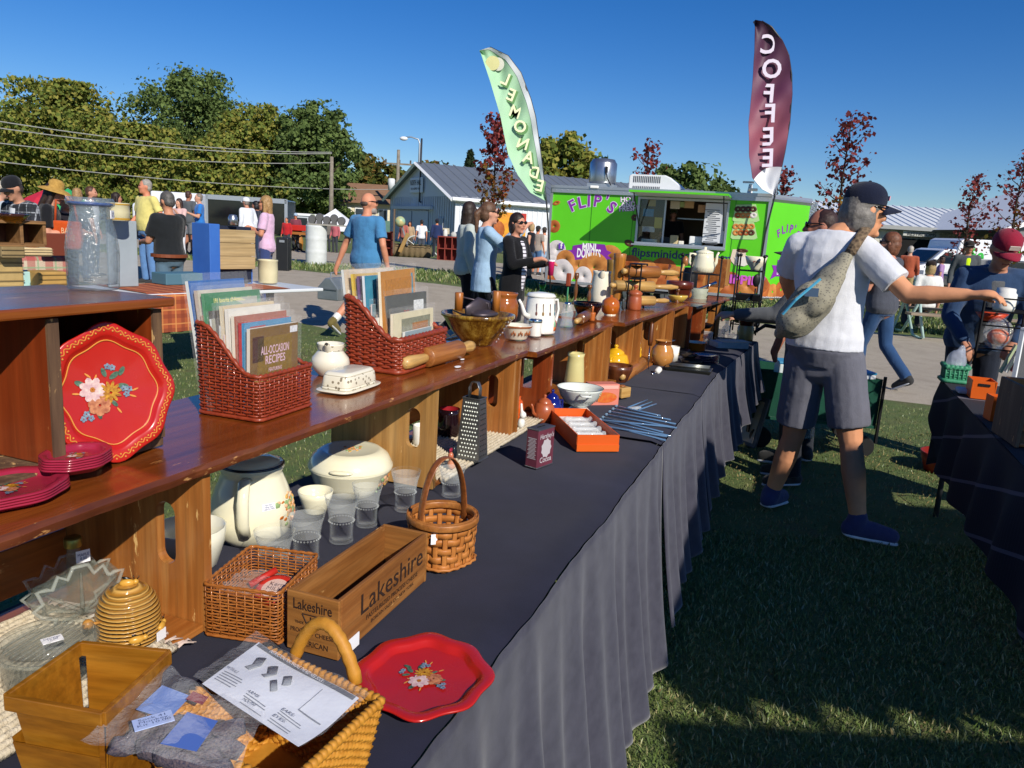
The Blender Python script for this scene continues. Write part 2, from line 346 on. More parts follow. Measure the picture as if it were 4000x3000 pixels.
def tree(name,label,base,top,rad,mat,seed,n=9000,leaf=.42,lobes=16,low=.14,group=None,flat=1.,spiky=.25):
    rs=np.random.RandomState(seed); t=thing(name,label,'tree',base,0,group); mb=MB(); H=top
    mb.tube([(0,0,-.2),(.05*H*.1,0,H*.2),(0,.02*H,H*.5),(0.02*H,0,H*.8)],[H*.035,H*.026,H*.018,H*.006],9)
    cen=[]
    for i in range(lobes):
        hh=low+(1-low)*((i+.5)/lobes); prof=math.sin(PI*min(1,(hh-low)/(1-low)*.86+.13))**.6
        a=i*2.4+rs.rand(); rr=rad*prof*(.25+.6*rs.rand()); c=np.array([rr*cos(a),rr*sin(a)*flat,H*hh*.92]); cen.append((c,rad*(.3+.2*rs.rand())*(.6+.5*prof)))
        z0=max(H*.15,c[2]*.55); mb.tube([(0,0,z0),(c[0]*.5,c[1]*.5,(z0+c[2])*.52),tuple(c)],[H*.012,H*.008,H*.003],5)
    mb.build('trunk',BARK,t,True); P=[];Nn=[]
    per=n//lobes
    for c,r in cen:
        sub=[rs.randn(3) for _ in range(12)]; sub=[s/np.linalg.norm(s)*r*(.65+.45*rs.rand()) for s in sub]
        for s in sub:
            kx=rs.randn(per//12,3); kx/=np.linalg.norm(kx,axis=1)[:,None]; rr=r*.42*rs.rand(per//12,1)**.33; q=kx*rr*np.array([1,1,.75])
            P.append(c+s*np.array([1,flat,.85])+q); Nn.append(kx+np.array([0,0,.3]))
        kk=int(per*spiky*.2); d=rs.randn(kk,3); d/=np.linalg.norm(d,axis=1)[:,None]; d[:,2]=np.abs(d[:,2]); P.append(c+d*r*(1.1+.35*rs.rand(kk,1))); Nn.append(d)
    P=np.concatenate(P); Nn=np.concatenate(Nn); P[:,2]=np.minimum(P[:,2],H*1.02); leaves_mesh(P,Nn,leaf,'crown',mat,t); return t
def tr_at(x,ytop,Y,halfpx,**k):
    p=dp(x,ytop,Y); b=Vector((p.x,Y,.25)); return b,p.z-.25,halfpx*mpp(p)
GT='tall trees behind the fairground'
b,h,r=tr_at(240,335,62,330); tree('maple_tree','broad yellow-green maple tree, leftmost of the tree row',b,h,r,LG,1,30000,.3,24,group=GT)
b,h,r=tr_at(-160,420,66,250); tree('maple_tree','yellow-green tree cut off by the left edge of the picture',b,h,r,LG,12,16000,.34,18,group=GT)
b,h,r=tr_at(745,285,66,275); tree('locust_tree','tallest tree of the row with a feathery olive green crown',b,h,r,LD,2,30000,.27,26,group=GT)
b,h,r=tr_at(540,500,58,240); tree('low_tree','low olive tree filling the gap left of the tallest tree',b,h,r,LG,13,16000,.28,16,group=GT)
b,h,r=tr_at(1000,420,60,235); tree('maple_tree','bright green maple between the tallest tree and the dark rounded tree',b,h,r,LG,3,24000,.28,20,group=GT)
b,h,r=tr_at(1230,405,58,190); tree('oak_tree','dark green rounded tree at the right end of the tree row',b,h,r,LD,4,24000,.28,20,group=GT)
b,h,r=tr_at(860,560,56,230); tree('low_tree','low green tree filling the gap right of the tallest tree',b,h,r,LG,14,16000,.28,16,group=GT)
for i,(x,y,hp,m_) in enumerate([(1440,605,110,LF),(1545,640,80,LF),(1720,640,110,LF)]):
    b,h,r=tr_at(x,y,105,hp); tree('far_tree',['far autumn tree behind the tan roofed house','far autumn tree behind the pole with the white transformer','far low tree behind the ridge of the white hall'][i],b,h,r,m_,20+i,5000,.75,10,group='far trees')
b,h,r=tr_at(2210,532,75,180); tree('maple_tree','yellow-green maple showing above the left end of the green trailer',b,h,r,LG,5,9000,.55,16)
b,h,r=tr_at(2320,600,78,110); tree('maple_tree','olive tree behind the silver roof vent of the green trailer',b,h,r,LD,15,6000,.55,12)
b,h,r=tr_at(2690,645,72,170); tree('ash_tree','dark green tree showing behind the white air conditioner on the trailer',b,h,r,LD,6,9000,.5,16)
# conifer
b,h,r=tr_at(1838,590,85,75); t=thing('spruce_tree','dark spruce poking up behind the hall roof','tree',b); mb=MB(); mb.tube([(0,0,0),(0,0,h)],[.3,.03],7); mb.build('trunk',BARK,t,True); P=[]; Nn=[]
for i in range(4200):
    q=random.random(); rr=r*(1-q)*(.35+.65*random.random())+.1; a=random.random()*6.28; P.append((rr*cos(a),rr*sin(a),h*(.2+.8*q)-rr*.25)); Nn.append((cos(a),sin(a),.4))
leaves_mesh(P,Nn,.6,'crown',LC,t,.4)
def sapling(label,x,ytop,ybase,Y,halfpx,mat,seed,n=700,leaf=.13,mat2=None):
    rs=random.Random(seed); p=dp(x,ytop,Y); z0=gz(p.x,Y); h=p.z-z0; r=halfpx*mpp(p); t=thing('maple_sapling',label,'tree',(p.x,Y,z0),0,'young maples along the road'); mb=MB()
    mb.tube([(0,0,0),(.02,0,h*.35),(-.02,.02,h*.7),(0,0,h)],[.05,.04,.022,.006],7); P=[];P2=[]
    for i in range(22):
        f=.3+.66*i/22; a=i*2.4; L=r*(1.15-abs(f-.5)*1.1)*(.6+.5*rs.random()); e=Vector((L*cos(a),L*sin(a),h*f+L*.9)); s=Vector((0,0,h*f)); mb.tube([s,(s+e)/2+Vector((0,0,-.05)),e],[.014,.009,.003],4)
        for j in range(n//22):
            q=.25+.85*rs.random(); pt=s+(e-s)*q+Vector((rs.gauss(0,.07),rs.gauss(0,.07),rs.gauss(0,.09)))
            (P2 if (mat2 and f<.55) else P).append(tuple(pt))
    for j in range(n//12): P.append((rs.gauss(0,.06),rs.gauss(0,.06),h*(.75+.27*rs.random())))
    mb.build('trunk',BARK,t,True); leaves_mesh(P,np.zeros((len(P),3))+.3,leaf,'crown',mat,t)
    if P2: leaves_mesh(P2,np.zeros((len(P2),3))+.3,leaf,'lower_foliage',mat2,t)
sapling('red and orange young maple in front of the white hall',1945,455,1020,26,85,LR,31,1150,.14,LO)
sapling('young red maple rising behind the trailer roof',2540,545,0,24,60,LR,32,430,.12)
sapling('young red maple right beside the woman in the navy cap',3330,455,0,17,95,LR,33,650,.10,LO)
sapling('thin red maple behind the right end of the trailer',3070,660,0,23,60,LR,34,420,.11)
sapling('sparse red maple in front of the north hall restrooms roof',3815,690,0,22,75,LR,35,480,.10,LR)
sapling('sparse young maple cut by the right edge of the picture',4010,610,0,20,90,LR,36,480,.10,LO)
# --- halls
def corr(name,c,c2,axis,scale,rough=.5,metal=0,st=.8):
    k=N(name); co=k.coord('Object'); sp=k.n('SeparateXYZ'); k.l(co,sp.inputs[0]); k.set(Base_Color=k.mix(k.noise(.6,4),c,c2),Roughness=rough,Metallic=metal); return k.m
WHITEW=corr('white_siding','#d8dbe0','#cdd2da',0,4); ROOFG=corr('grey_roof_metal','#7f868d','#70777f',0,3,.4,.3); ROOFW=corr('white_roof_metal','#dde0e2','#cfd4d8',0,3,.4); TRIMW=M('white_trim','#e4e6e8',.5); GREYP=M('grey_paint','#8b9097',.6); DARK=M('dark_void','#0a0a0b',.9)
def ribbed(name,P,ux,L,uz,Hh,mat,parent,pitch=.3,dep=.03,z0=0):   # sheet with raised ribs, P corner, ux along, uz up
    n=max(1,int(L/pitch)); nn=ux.cross(uz).normalized(); mb=MB()
    for i in range(n):
        a=i*L/n; b=(i+1)*L/n; w=(b-a)
        xs=[a,a+w*.72,a+w*.78,a+w*.94,b]; ds=[0,0,dep,dep,0]
        for q in range(4):
            p0=P+ux*xs[q]+nn*ds[q]; p1=P+ux*xs[q+1]+nn*ds[q+1]; mb.add([p0,p1,p1+uz*Hh,p0+uz*Hh],[(0,1,2,3)])
    return mb.build(name,mat,parent)
Z=Vector((0,0,1))
def gable_hall():
    A=dp(1782,765,40); A.z=.1; He=hz(A,1782,765); Bx=dp(1525,765,48.5); Bv=Vector((Bx.x,Bx.y,.1)); apex=dp(1628,637,44.2).z-.1
    t=thing('exhibition_hall','white steel hall with grey gabled roof and a large sliding door','building',A); Bl=Bv-A; Wl=Vector((.88,.47,0)).normalized(); L=26; gd=Bl.normalized(); W=Bl.length; mid=Bl/2
    mb=MB(); zu=Vector((0,0,He)); mb.add([Bl,Vector((0,0,0)),zu,mid+Vector((0,0,apex)),Bl+zu],[(0,1,2,3,4)]); mb.build('gable_wall',WHITEW,t)
    ribbed('gable_siding',Bl+(-gd).cross(Z)*-.0+Vector((0,0,0)),-gd,W,Z,He,WHITEW,t,.3,.02)
    ribbed('side_wall',Vector((0,0,0)),Wl,L,Z,He,WHITEW,t,.3,.03)
    ov=-Wl*.35; rid=mid+Vector((0,0,apex+.05)); ea=zu+(-gd)*.3-Vector((0,0,.12)); up=rid-ea
    ribbed('roof_slope',ea+ov,Wl,L+.7,up.normalized(),up.length,ROOFG,t,.6,.04)
    eb=Bl+zu+gd*.3-Vector((0,0,.12)); up2=rid-eb; mb=MB(); mb.add([eb+ov,rid+ov,rid+Wl*L,eb+Wl*L],[(0,1,2,3)]); mb.build('roof_slope',ROOFG,t)
    mb=MB(); 
    for e in (ea,eb): mb.tube([e+ov*1.05-Vector((0,0,.08)),rid+ov*1.05-Vector((0,0,.08))],.1,4)
    mb.build('rake_trim',TRIMW,t); mb=MB(); mb.tube([ea+ov-Vector((0,0,.06)),ea+Wl*L-Vector((0,0,.06))],.11,6); mb.build('gutter',TRIMW,t)
    n=(-gd).cross(Z).normalized()                                    # outward of the gable
    fr=Matrix((-gd,-n,Z)).transposed().to_4x4()
    def gp(fx,z,o=.06): return Bl+(-gd)*(W*fx)+n*o+Vector((0,0,z))
    mb=MB(); d0=gp(.16,0); mb.box((W*.25,-.02,He*.36),(W*.48,.05,He*.72),Tr(gp(.16,0))@fr); o=mb.build('sliding_door',M('door_panel','#bfc5ce',.55),t)
    mb=MB(); mb.box((W*.25,-.02,He*.36),(.05,.03,He*.72),Tr(gp(.16,0,.11))@fr); mb.build('door_seam',GREYP,o)
    mb=MB(); mb.box((W*.3,-.1,He*.78),(W*.62,.18,.16),Tr(gp(.1,0))@fr); mb.build('door_track',M('track_white','#c9ced6',.5),t)
    mb=MB(); mb.box((0,0,He*.3),(.75,.05,He*.6),Tr(gp(.82,0))@fr); mb.build('side_door',M('door_grey','#a3aab4',.6),t)
    sg=thing('hall_sign','white rounded sign lettered NORTH HALL on the hall gable','sign',A+gp(.47,He+.62,.1)); sg.rotation_euler=fr.to_euler()
    mb=MB(); mb.prism([(x,y) for x,y in [(-.95,-.42),(.95,-.42),(.95,.42),(-.95,.42)]],0,.06,WALLM); mb.build('panel',M('sign_white','#dfe3ea',.5),sg,False,.03); NAVY=M('sign_ink','#20262f',.6)
    lettering('NORTH  HALL',NAVY,sg,Tr(0,-.09,.12)@WALLM,.42,1.6); lettering('VASA · ASSEMBLY · UNIT',NAVY,sg,Tr(0,-.09,-.2)@WALLM,.16,1.4)
    p=thing('vent_pipe','thin dark vent pipe running up the hall gable','pipe',A+gp(.53,He-.3,.14)); mb=MB(); mb.tube([(.1,0,0),(0,0,0),(0,0,3.4)],.05,6); mb.build('pipe',M('pipe_dark','#2a2d33',.5),p,True)
gable_hall()
def rest_hall():
    P=dp(3020,865,40); E0=dp(3430,883,42); E1=dp(3990,893,42); ux=Vector((1,.02,0)).normalized(); x0=dp(3000,860,42).x
    A=Vector((x0,42,0)); L=40; He=2.85; t=thing('restroom_hall','long low hall with white standing seam roof behind the van','building',A)
    ribbed('front_wall',Vector((0,0,0)),ux,L,Z,He,M('hall_wall','#c4c3b8',.6,c2='#b4b3a8',vs=.4),t,.28,.03)
    up=Vector((0,6,1.42)); ribbed('roof_slope',Vector((-.3,-.5,He-.08)),ux,L,up.normalized(),up.length,ROOFW,t,.5,.05)
    mb=MB(); mb.box((L/2,-.52,He-.12),(L,.1,.2)); mb.build('fascia',M('fascia','#8f9291',.6),t); mb=MB(); mb.box((L/2,-.25,He-.23),(L,.5,.03)); mb.build('soffit',GREYP,t)
    q=dp(3590,960,41.9)-A; mb=MB(); mb.box((q.x,-.02,1.1),(2.6,.06,2.2)); mb.build('doorway',DARK,t); mb=MB(); mb.box((q.x-1.4,-.05,1.15),(.16,.1,2.3)); mb.build('door_post',TRIMW,t)
    s=dp(3600,908,41.7); sg=thing('restroom_sign','grey sign with dark letters NORTH HALL RESTROOMS','sign',s); mb=MB(); mb.box((0,0,0),(1.95,.06,.46)); mb.build('panel',M('sign_grey','#b9bbb4',.6),sg,False,.05,3); D=M('sign_ink','#20262f',.6)
    lettering('NORTH HALL',D,sg,Tr(0,-.06,.1)@WALLM,.24,1.5); lettering('RESTROOMS',D,sg,Tr(0,-.06,-.11)@WALLM,.24,1.5)
    B=dp(3880,900,36); B.z=0; t=thing('gable_shed','grey gabled shed at the right edge behind the hall','building',B+Vector((.6,0,0))); mb=MB(); mb.add([(0,0,0),(12,0,0),(12,0,2.75),(6,0,5.1),(0,0,2.75)],[(0,1,2,3,4)]); mb.build('gable_wall',M('shed_wall','#74777a',.7),t); mb=MB(); mb.add([(-.5,-.5,2.72),(6,-.5,5.25),(6,10,5.25),(-.5,10,2.72)],[(0,1,2,3)]); mb.add([(12.5,-.5,2.72),(6,-.5,5.25),(6,10,5.25),(12.5,10,2.72)],[(0,1,2,3)]); mb.build('roof',ROOFW,t); mb=MB(); mb.add([(-.5,-.55,2.55),(6,-.55,5.08),(6,-.55,5.3),(-.5,-.55,2.77)],[(0,1,2,3)]); mb.build('rake_trim',TRIMW,t)
rest_hall()
# tan roofed house
A=dp(1400,800,60); A.z=.2; t=thing('house','small cream house with brown shingle roof left of the white hall','building',A); s=60/3000
mb=MB(); mb.box((1.2,2,1.3),(7,4,2.6)); mb.build('wall',M('cream_wall','#d9cfb4',.8),t); mb=MB(); mb.add([(-3,-.5,2.5),(6,-.5,2.5),(6,3,4.1),(-3,3,4.1)],[(0,1,2,3)]); mb.add([(-3,6,2.5),(6,6,2.5),(6,3,4.1),(-3,3,4.1)],[(0,1,2,3)]); mb.build('roof',M('brown_shingle','#8a6a52',.9,c2='#7a5c46',vs=3),t)
for x in (-.9,.1,1.9): mb=MB(); mb.box((x,-.03,1.6),(.7,.06,1.1)); w_=mb.build('window',TRIMW,t); mb=MB(); mb.box((x,-.08,1.6),(.55,.03,.95)); mb.build('pane',M('pane_dark','#39424d',.1),w_)
# poles, wires, lamp
PW=M('pole_wood','#8d8578',.9,c2='#6f675b',vs=5)
def pole(label,x,yt,Y,arm=False):
    p=dp(x,yt,Y); z0=.25; h=p.z-z0; t=thing('utility_pole',label,'pole',(p.x,Y,z0)); mb=MB(); mb.tube([(0,0,-.1),(0,0,h)],[.17,.11],9); mb.build('mast',PW,t,True)
    if arm:
        mb=MB(); mb.box((.1,0,h-1.0),(2.2,.1,.12)); mb.build('cross_arm',PW,t); mb=MB(); mb.lathe([(0,-.4),(.25,-.4),(.27,.35),(.2,.45),(0,.45)],12,Tr(-.45,0,h-2.5)); mb.build('transformer',M('transformer_paint','#cfd3d6',.5),t,True)
        mb=MB(); 
        for q in (-.9,.1,.9): mb.tube([(q,0,h-.95),(q,0,h-.7)],.06,6)
        mb.build('insulators',M('insulator','#5b5048',.4),t)
    return Vector((p.x,Y,p.z))
p1_=pole('plain wooden pole standing before the dark rounded tree',1296,612,50); p2_=pole('wooden pole with cross arm and white transformer near the hall roof',1557,585,58,True)
WM=M('wire_grey','#9a9a96',.7)
for i,(ya,yb) in enumerate([(465,600),(492,605),(552,640),(625,735)]):
    a=dp(-60,ya,34); b=dp(1296,yb-5,50) if i!=3 else dp(1520,740,58); mb=MB(); n=16
    mb.tube([a+(b-a)*(j/n)-Vector((0,0,.35*4*(j/n)*(1-j/n))) for j in range(n+1)],.022,5); tag(mb.build('overhead_wire',WM),['topmost overhead wire crossing the tree row','second overhead wire from the top crossing the tree row','third overhead wire from the top, ending at the plain pole','lowest overhead wire crossing the tree row'][i],'wire','overhead wires')
p=dp(1640,545,62); t=thing('street_lamp','tall street lamp with curved arm above the hall roof','lamp',(p.x,62,.2)); h=p.z-.2; mb=MB(); mb.tube([(0,0,0),(0,0,h-.3),(-.1,0,h),(-.7,0,h+.15),(-1.1,0,h+.1)],[.1,.07,.06,.05,.05],7); mb.build('post',M('galv','#a9b0b5',.45,.6),t,True); mb=MB(); mb.ball((-1.25,0,h),(.32,.18,.16)); mb.build('lamp_head',M('lamp_white','#dfe4e8',.3),t,True)
# ================================================================ FOOD TRAILER
GREEN=M('vinyl_green','#58c01c',.36,c2='#5cc722',vs=2); SILV=M('silver_trim','#b9bdc0',.35,.7); PURP=M('print_purple','#7d2a9a',.4); WHITE=M('print_white','#ececec',.45); LAV=M('print_lavender','#d9c9e6',.45)
ALU=M('brushed_aluminium','#c3c6c9',.28,.9,c2='#a8acb0',vs=5)
A=Vector((.56,15.5,0)); B=Vector((4.43,14.2,0)); fx=(B-A).normalized(); fn=fx.cross(Z).normalized(); TL=(B-A).length; FR=Matrix((fx,-fn,Z)).transposed().to_4x4()
TR=thing('food_trailer','bright green donut trailer with open serving window and angled nose','food trailer',A,math.atan2(fx.y,fx.x))
def tl(x,y):                                            # pixel -> trailer side (x along, z up)
    d=ray(x,y); k_=(A-CP).dot(fn)/d.dot(fn); q=CP+d*k_-A; return q.dot(fx),q.z
Zb,Zt=.43,2.25; D=2.1
wx0,wz1=tl(2503,777); wx1,_=tl(2845,783); _,wz0=tl(2500,944)
mb=MB()
for (x0,x1,z0,z1) in [(0,wx0,Zb,Zt),(wx1,TL,Zb,Zt),(wx0,wx1,Zb,wz0),(wx0,wx1,wz1,Zt)]: mb.box(((x0+x1)/2,.02,(z0+z1)/2),(x1-x0,.04,z1-z0))
mb.build('side_panel',GREEN,TR)
for x in (TL*.2,wx0-.12,wx1+.14): mb=MB(); mb.box((x,-.002,(Zb+Zt)/2),(.012,.005,Zt-Zb-.1)); mb.build('panel_seam',M('seam_green','#2f7d14',.5),TR)
mb=MB(); [mb.ball((.08+i*TL/34,-.046,z),.008,n=6,k=4) for i in range(34) for z in (Zt-.03,)]; stuff(mb.build('rivets',SILV,TR))
mb=MB(); mb.box((.02,D/2+.04,(Zb+Zt)/2),(.04,D,Zt-Zb)); mb.box((TL/2,D+.06,(Zb+Zt)/2),(TL,.04,Zt-Zb)); mb.build('rear_walls',GREEN,TR)
mb=MB(); mb.box((TL/2,D/2,Zt+.03),(TL+.04,D+.12,.05)); mb.build('roof',SILV,TR); mb=MB(); mb.box((TL/2,D/2,Zb-.03),(TL,D,.06)); mb.build('floor',M('under','#17181a',.9),TR)
# nose: two angled panels
NX=.72; NY=.95
nose=MB(); L2=math.hypot(NX,NY); nose.add([(TL+.003,0,Zb),(TL+NX,NY,Zb),(TL+NX,NY,Zt),(TL+.003,0,Zt)],[(0,1,2,3)]); nose.add([(TL+NX,NY,Zb),(TL,D,Zb),(TL,D,Zt),(TL+NX,NY,Zt)],[(0,1,2,3)]); nose.build('nose_panel',GREEN,TR)
mb=MB(); mb.add([(TL,0,Zt+.055),(TL+NX,NY,Zt+.055),(TL,D,Zt+.055),(TL,0,Zt),(TL+NX+.02,NY,Zt),(TL,D,Zt)],[(0,1,2),(0,3,4,1),(1,4,5,2)]); mb.build('nose_roof',SILV,TR)
mb=MB(); nd=Vector((NX,NY,0)).normalized()
mb.box((0,-.012,(Zb+Zt)/2),(.05,.03,Zt-Zb)); mb.box((TL,-.012,(Zb+Zt)/2),(.055,.05,Zt-Zb)); mb.box((TL/2,-.012,Zb+.02),(TL,.03,.05)); mb.box((TL/2,-.02,Zt-.03),(TL,.05,.1)); mb.tube([(TL,0,Zt-.03),(TL+NX,NY,Zt-.03)],.05,4); mb.tube([(TL,0,Zb+.02),(TL+NX,NY,Zb+.02)],.03,4); mb.build('corner_trim',SILV,TR)
k=N('diamond_plate'); v=k.n('TexVoronoi'); v.inputs['Scale'].default_value=38; k.l(k.coord(),v.inputs[0]); k.set(Base_Color=col4('#b5b9bc'),Metallic=.8,Roughness=.35); k.bump(v.outputs[0],.6,.01)
mb=MB(); mb.box((TL+NX,NY,(Zb+Zt)/2),(.2,.06,Zt-Zb),Tr(0,0,0)); mb.build('diamond_plate',k.m,TR); mb=MB(); mb.tube([(TL+NX*.55,NY*.6-.03,Zb+.4),(TL+NX,NY-.04,Zb+.4),(TL+NX,NY-.04,Zb+.01),(TL+NX*.55,NY*.6-.03,Zb+.01)],.01,4); mb.build('stone_guard',SILV,TR)
# wheels and jack
TY=M('tyre','#141416',.85)
for wx in (TL*.42,TL*.6):
    mb=MB(); mb.lathe([(.1,-.1),(.3,-.1),(.33,-.05),(.33,.05),(.3,.1),(.1,.1)],20,Tr(wx,.25,.33)@Rx(PI/2)); w_=mb.build('wheel',TY,TR,True); mb=MB(); mb.lathe([(0,.08),(.17,.11),(.19,.1)],14,Tr(wx,.25,.33)@Rx(PI/2)); mb.build('rim',SILV,w_,True)
# serving window
mb=MB(); fw=.04
for x0,x1,z0,z1 in [(wx0-fw,wx0,wz0-fw,wz1+fw),(wx1,wx1+fw,wz0-fw,wz1+fw),(wx0,wx1,wz1,wz1+fw),(wx0,wx1,wz0-fw,wz0)]: mb.box(((x0+x1)/2,-.01,(z0+z1)/2),(x1-x0,.08,z1-z0))
xm=tl(2600,800)[0]; xr=tl(2755,800)[0]
mb.box((xm,.03,(wz0+wz1)/2),(.03,.03,wz1-wz0)); wf=mb.build('window_frame',SILV,TR)
mb=MB(); mb.box(((wx0+xm)/2,.03,(wz0+wz1)/2),(xm-wx0,.006,wz1-wz0)); mb.build('pane',glassm('window_glass'),wf)
mb=MB(); mb.box(((wx0+wx1)/2,-.16,wz0-.05),(wx1-wx0+.1,.34,.03)); mb.build('counter_ledge',SILV,TR)
AW=.9; mb=MB(); mb.box(((wx0+wx1)/2,-AW/2-.02,wz1+.09),(wx1-wx0+.12,AW,.035),Tr(0,0,0)); mb.build('awning_flap',GREEN,TR); mb=MB(); mb.box(((wx0+wx1)/2,-AW/2-.02,wz1+.069),(wx1-wx0+.1,AW-.03,.006)); mb.build('awning_lining',M('awning_under','#cfd6cf',.5),TR)
mb=MB(); mb.tube([(wx1-.02,-.05,wz1-.5),(wx1-.02,-AW+.05,wz1+.06)],.012,6); mb.tube([(wx0+.02,-.05,wz1-.5),(wx0+.02,-AW+.05,wz1+.06)],.012,6); mb.build('gas_strut',M('strut_black','#191a1c',.4),TR,True)
# inside
mb=MB(); mb.box(((wx0+wx1)/2,1.5,1.4),(wx1-wx0+1.6,.03,1.7)); mb.build('inner_wall',M('inner_tan','#7a6247',.8),TR); mb=MB(); mb.box(((wx0+wx1)/2,.5,wz0-.06),(wx1-wx0+.8,.7,.04)); mb.build('inner_counter',ALU,TR)
mb=MB(); mb.box((wx0-.4,.8,1.4),(.03,1.4,1.7)); mb.box((wx1+.4,.8,1.4),(.03,1.4,1.7)); mb.build('inner_partition',M('inner_grey','#5c5f62',.7),TR)
mb=MB(); mb.box(((xr+wx1)/2,.02,(wz0+wz1)/2+.02),(wx1-xr-.02,.015,wz1-wz0-.08)); mn=mb.build('menu_board',M('menu_white','#c9cdd2',.4),TR)
mb=MB(); INK=M('menu_ink','#4a4f58',.6)
for i in range(20): mb.box(((xr+wx1)/2-.06+.02*(i%3),.009,wz1-.14-i*.036),(.26-.04*(i%4),.004,.012))
mb.build('menu_lines',INK,mn)
for i,(x,z,wd,hh,c) in enumerate([(2545,790,.14,.14,'#b99a4a'),(2635,800,.18,.14,'#b5a78c'),(2663,798,.1,.1,'#8f9a5e'),(2690,795,.18,.16,'#b08a5c'),(2742,815,.16,.14,'#a9805a'),(2530,830,.2,.14,'#3f83b8'),(2568,870,.14,.2,'#c7b54a'),(2530,895,.24,.1,'#c8ccd0')]):
    q=tl(x,z); mb=MB(); mb.box((q[0],.09,q[1]),(wd,.008,hh)); mb.build('notice',M('notice%d'%i,c,.7),TR)
def card(px,z,c,w_,h_,nm,y=.28):
    q=tl(px,z); mb=MB(); mb.box((q[0],y,wz0-.04+h_/2),(w_,.12,h_)); return mb.build(nm,M(nm+'_m',c,.5),TR,False,.015)
card(2626,930,'#c9b78c',.15,.2,'napkin_holder'); card(2715,930,'#e6e8ea',.24,.2,'order_screen',.2); card(2580,935,'#2b2d30',.3,.16,'cash_box'); card(2530,935,'#dfe8e2',.3,.1,'cup_stack',.18); card(2655,938,'#e5e1d8',.1,.1,'paper_cups')
mb=MB(); mb.tube([(wx0+.6,.9,wz1-.3),(wx0+1.9,.9,wz1-.3)],.02,6); mb.build('ceiling_rail',SILV,TR)
# roof things
q=tl(2320,720)[0]; mb=MB(); mb.lathe([(0,.12),(.26,.12),(.27,.16),(.27,.52),(.25,.55),(.24,.56),(.22,.6),(0,.63)],24,Tr(q,.7,Zt+.03)); vt=mb.build('exhaust_fan',ALU,TR,True); mb=MB(); mb.box((q,.7,Zt+.1),(.5,.5,.1)); mb.build('fan_curb',SILV,vt); mb=MB(); mb.box((q+.13,.42,Zt+.42),(.05,.02,.13)); mb.tube([(q+.13,.41,Zt+.36),(q+.16,.4,Zt+.25),(q+.24,.42,Zt+.12)],.012,5); mb.build('fan_switch',M('black_plastic','#202124',.5),vt)
q=tl(2540,720)[0]; mb=MB(); pr=[(-.48,0),(.5,0),(.53,.08),(.5,.12),(.3,.26),(.2,.3),(-.45,.3),(-.5,.27),(-.5,.05)]; mb.prism(pr,-.3,.3,Tr(q,.75,Zt+.05)@WALLM); ac=mb.build('air_conditioner',M('ac_white','#d6d9db',.45),TR,False,.02)
mb=MB()
for i in range(15):
    mb.box((q-.4+i*.036,.446,Zt+.26),(.014,.012,.12)); mb.box((q-.4+i*.036,.446,Zt+.1),(.014,.012,.06))
mb.build('grille_slots',M('slot_dark','#3b3e42',.6),ac)
for i,(x,z) in enumerate([(2325,731),(2942,742)]):
    q=tl(x,z); mb=MB(); mb.box((q[0],-.06,q[1]),(.16,.06,.05)); mb.build('marker_light',M('light_lens','#f3f3ee',.2),TR,False,.01)
q=tl(2932,715); mb=MB(); mb.tube([(q[0],.1,Zt+.05),(q[0],.1,Zt+.22)],[.05,.03],8); mb.box((q[0]-.04,.1,Zt+.25),(.2,.1,.03)); mb.build('antenna',M('antenna_white','#d9dcdf',.4),TR)
# printed vinyl: lettering and donuts, each a thin raised print
def arch(word,pts,size,mat,back,fr=None,o=.006):
    for ch,(x,y,a) in zip(word,pts):
        q=tl(x,y); m_=Tr(q[0],-o,q[1])@WALLM@Rz(R(a)); lettering(ch,back,TR,m_,size*1.0,name='letter_outline',ext=.001,off=.055); lettering(ch,mat,TR,Tr(0,-.004,0)@m_,size,name='letter',ext=.001,off=.02)
arch("FLIP'S",[(2237,805,28),(2272,793,16),(2301,787,3),(2334,787,-4),(2368,787,-15),(2389,812,-32)],.30,PURP,LAV)
for i,(wd,y) in enumerate([('HOT',779),('AND',799),('FRESH!',815)]):
    q=tl(2452+i*3,y); m_=Tr(q[0],-.006,q[1])@WALLM@Rz(R(6)); lettering(wd,PURP,TR,m_,.13,ext=.001,off=.07,name='letter_outline'); lettering(wd,WHITE,TR,Tr(0,-.004,0)@m_,.13,ext=.001,off=.015)
def outline(pxs,mat,nm,o=.005,th=.004):
    pts=[tl(*p) for p in pxs]; mb=MB(); mb.prism(pts,o,o+th,WALLM@Sc(1,1,1)); return mb.build(nm,mat,TR)
outline([(2239,959),(2300,950),(2363,955),(2371,978),(2389,986),(2374,998),(2389,1012),(2349,1018),(2300,1008),(2232,1017),(2214,1012),(2230,993),(2211,978),(2236,976)],PURP,'ribbon',.008)
for wd,y,x,sz,wi in [('MINI',967,2302,.2,.27),('DONUTS',992,2300,.24,.47)]:
    q=tl(x,y); lettering(wd,WHITE,TR,Tr(q[0],-.014,q[1])@WALLM,sz,wi,ext=.001,off=.03)
q=tl(2572,988); lettering('flipsminidonuts.com',M('print_navy','#2b2f6b',.4),TR,Tr(q[0]+.42,-.006,q[1]-.02)@WALLM@Rz(R(0)),.22,1.85,ext=.001,off=.015)
DC=[M('donut_brown','#b4652a',.6,c2='#8f4517',vs=6),M('donut_sugar','#d6cfcb',.7,c2='#bdb6b8',vs=8),M('donut_gold','#c98843',.6,c2='#a2622a',vs=7),M('donut_choc','#3e2115',.5,c2='#5a3520',vs=9)]
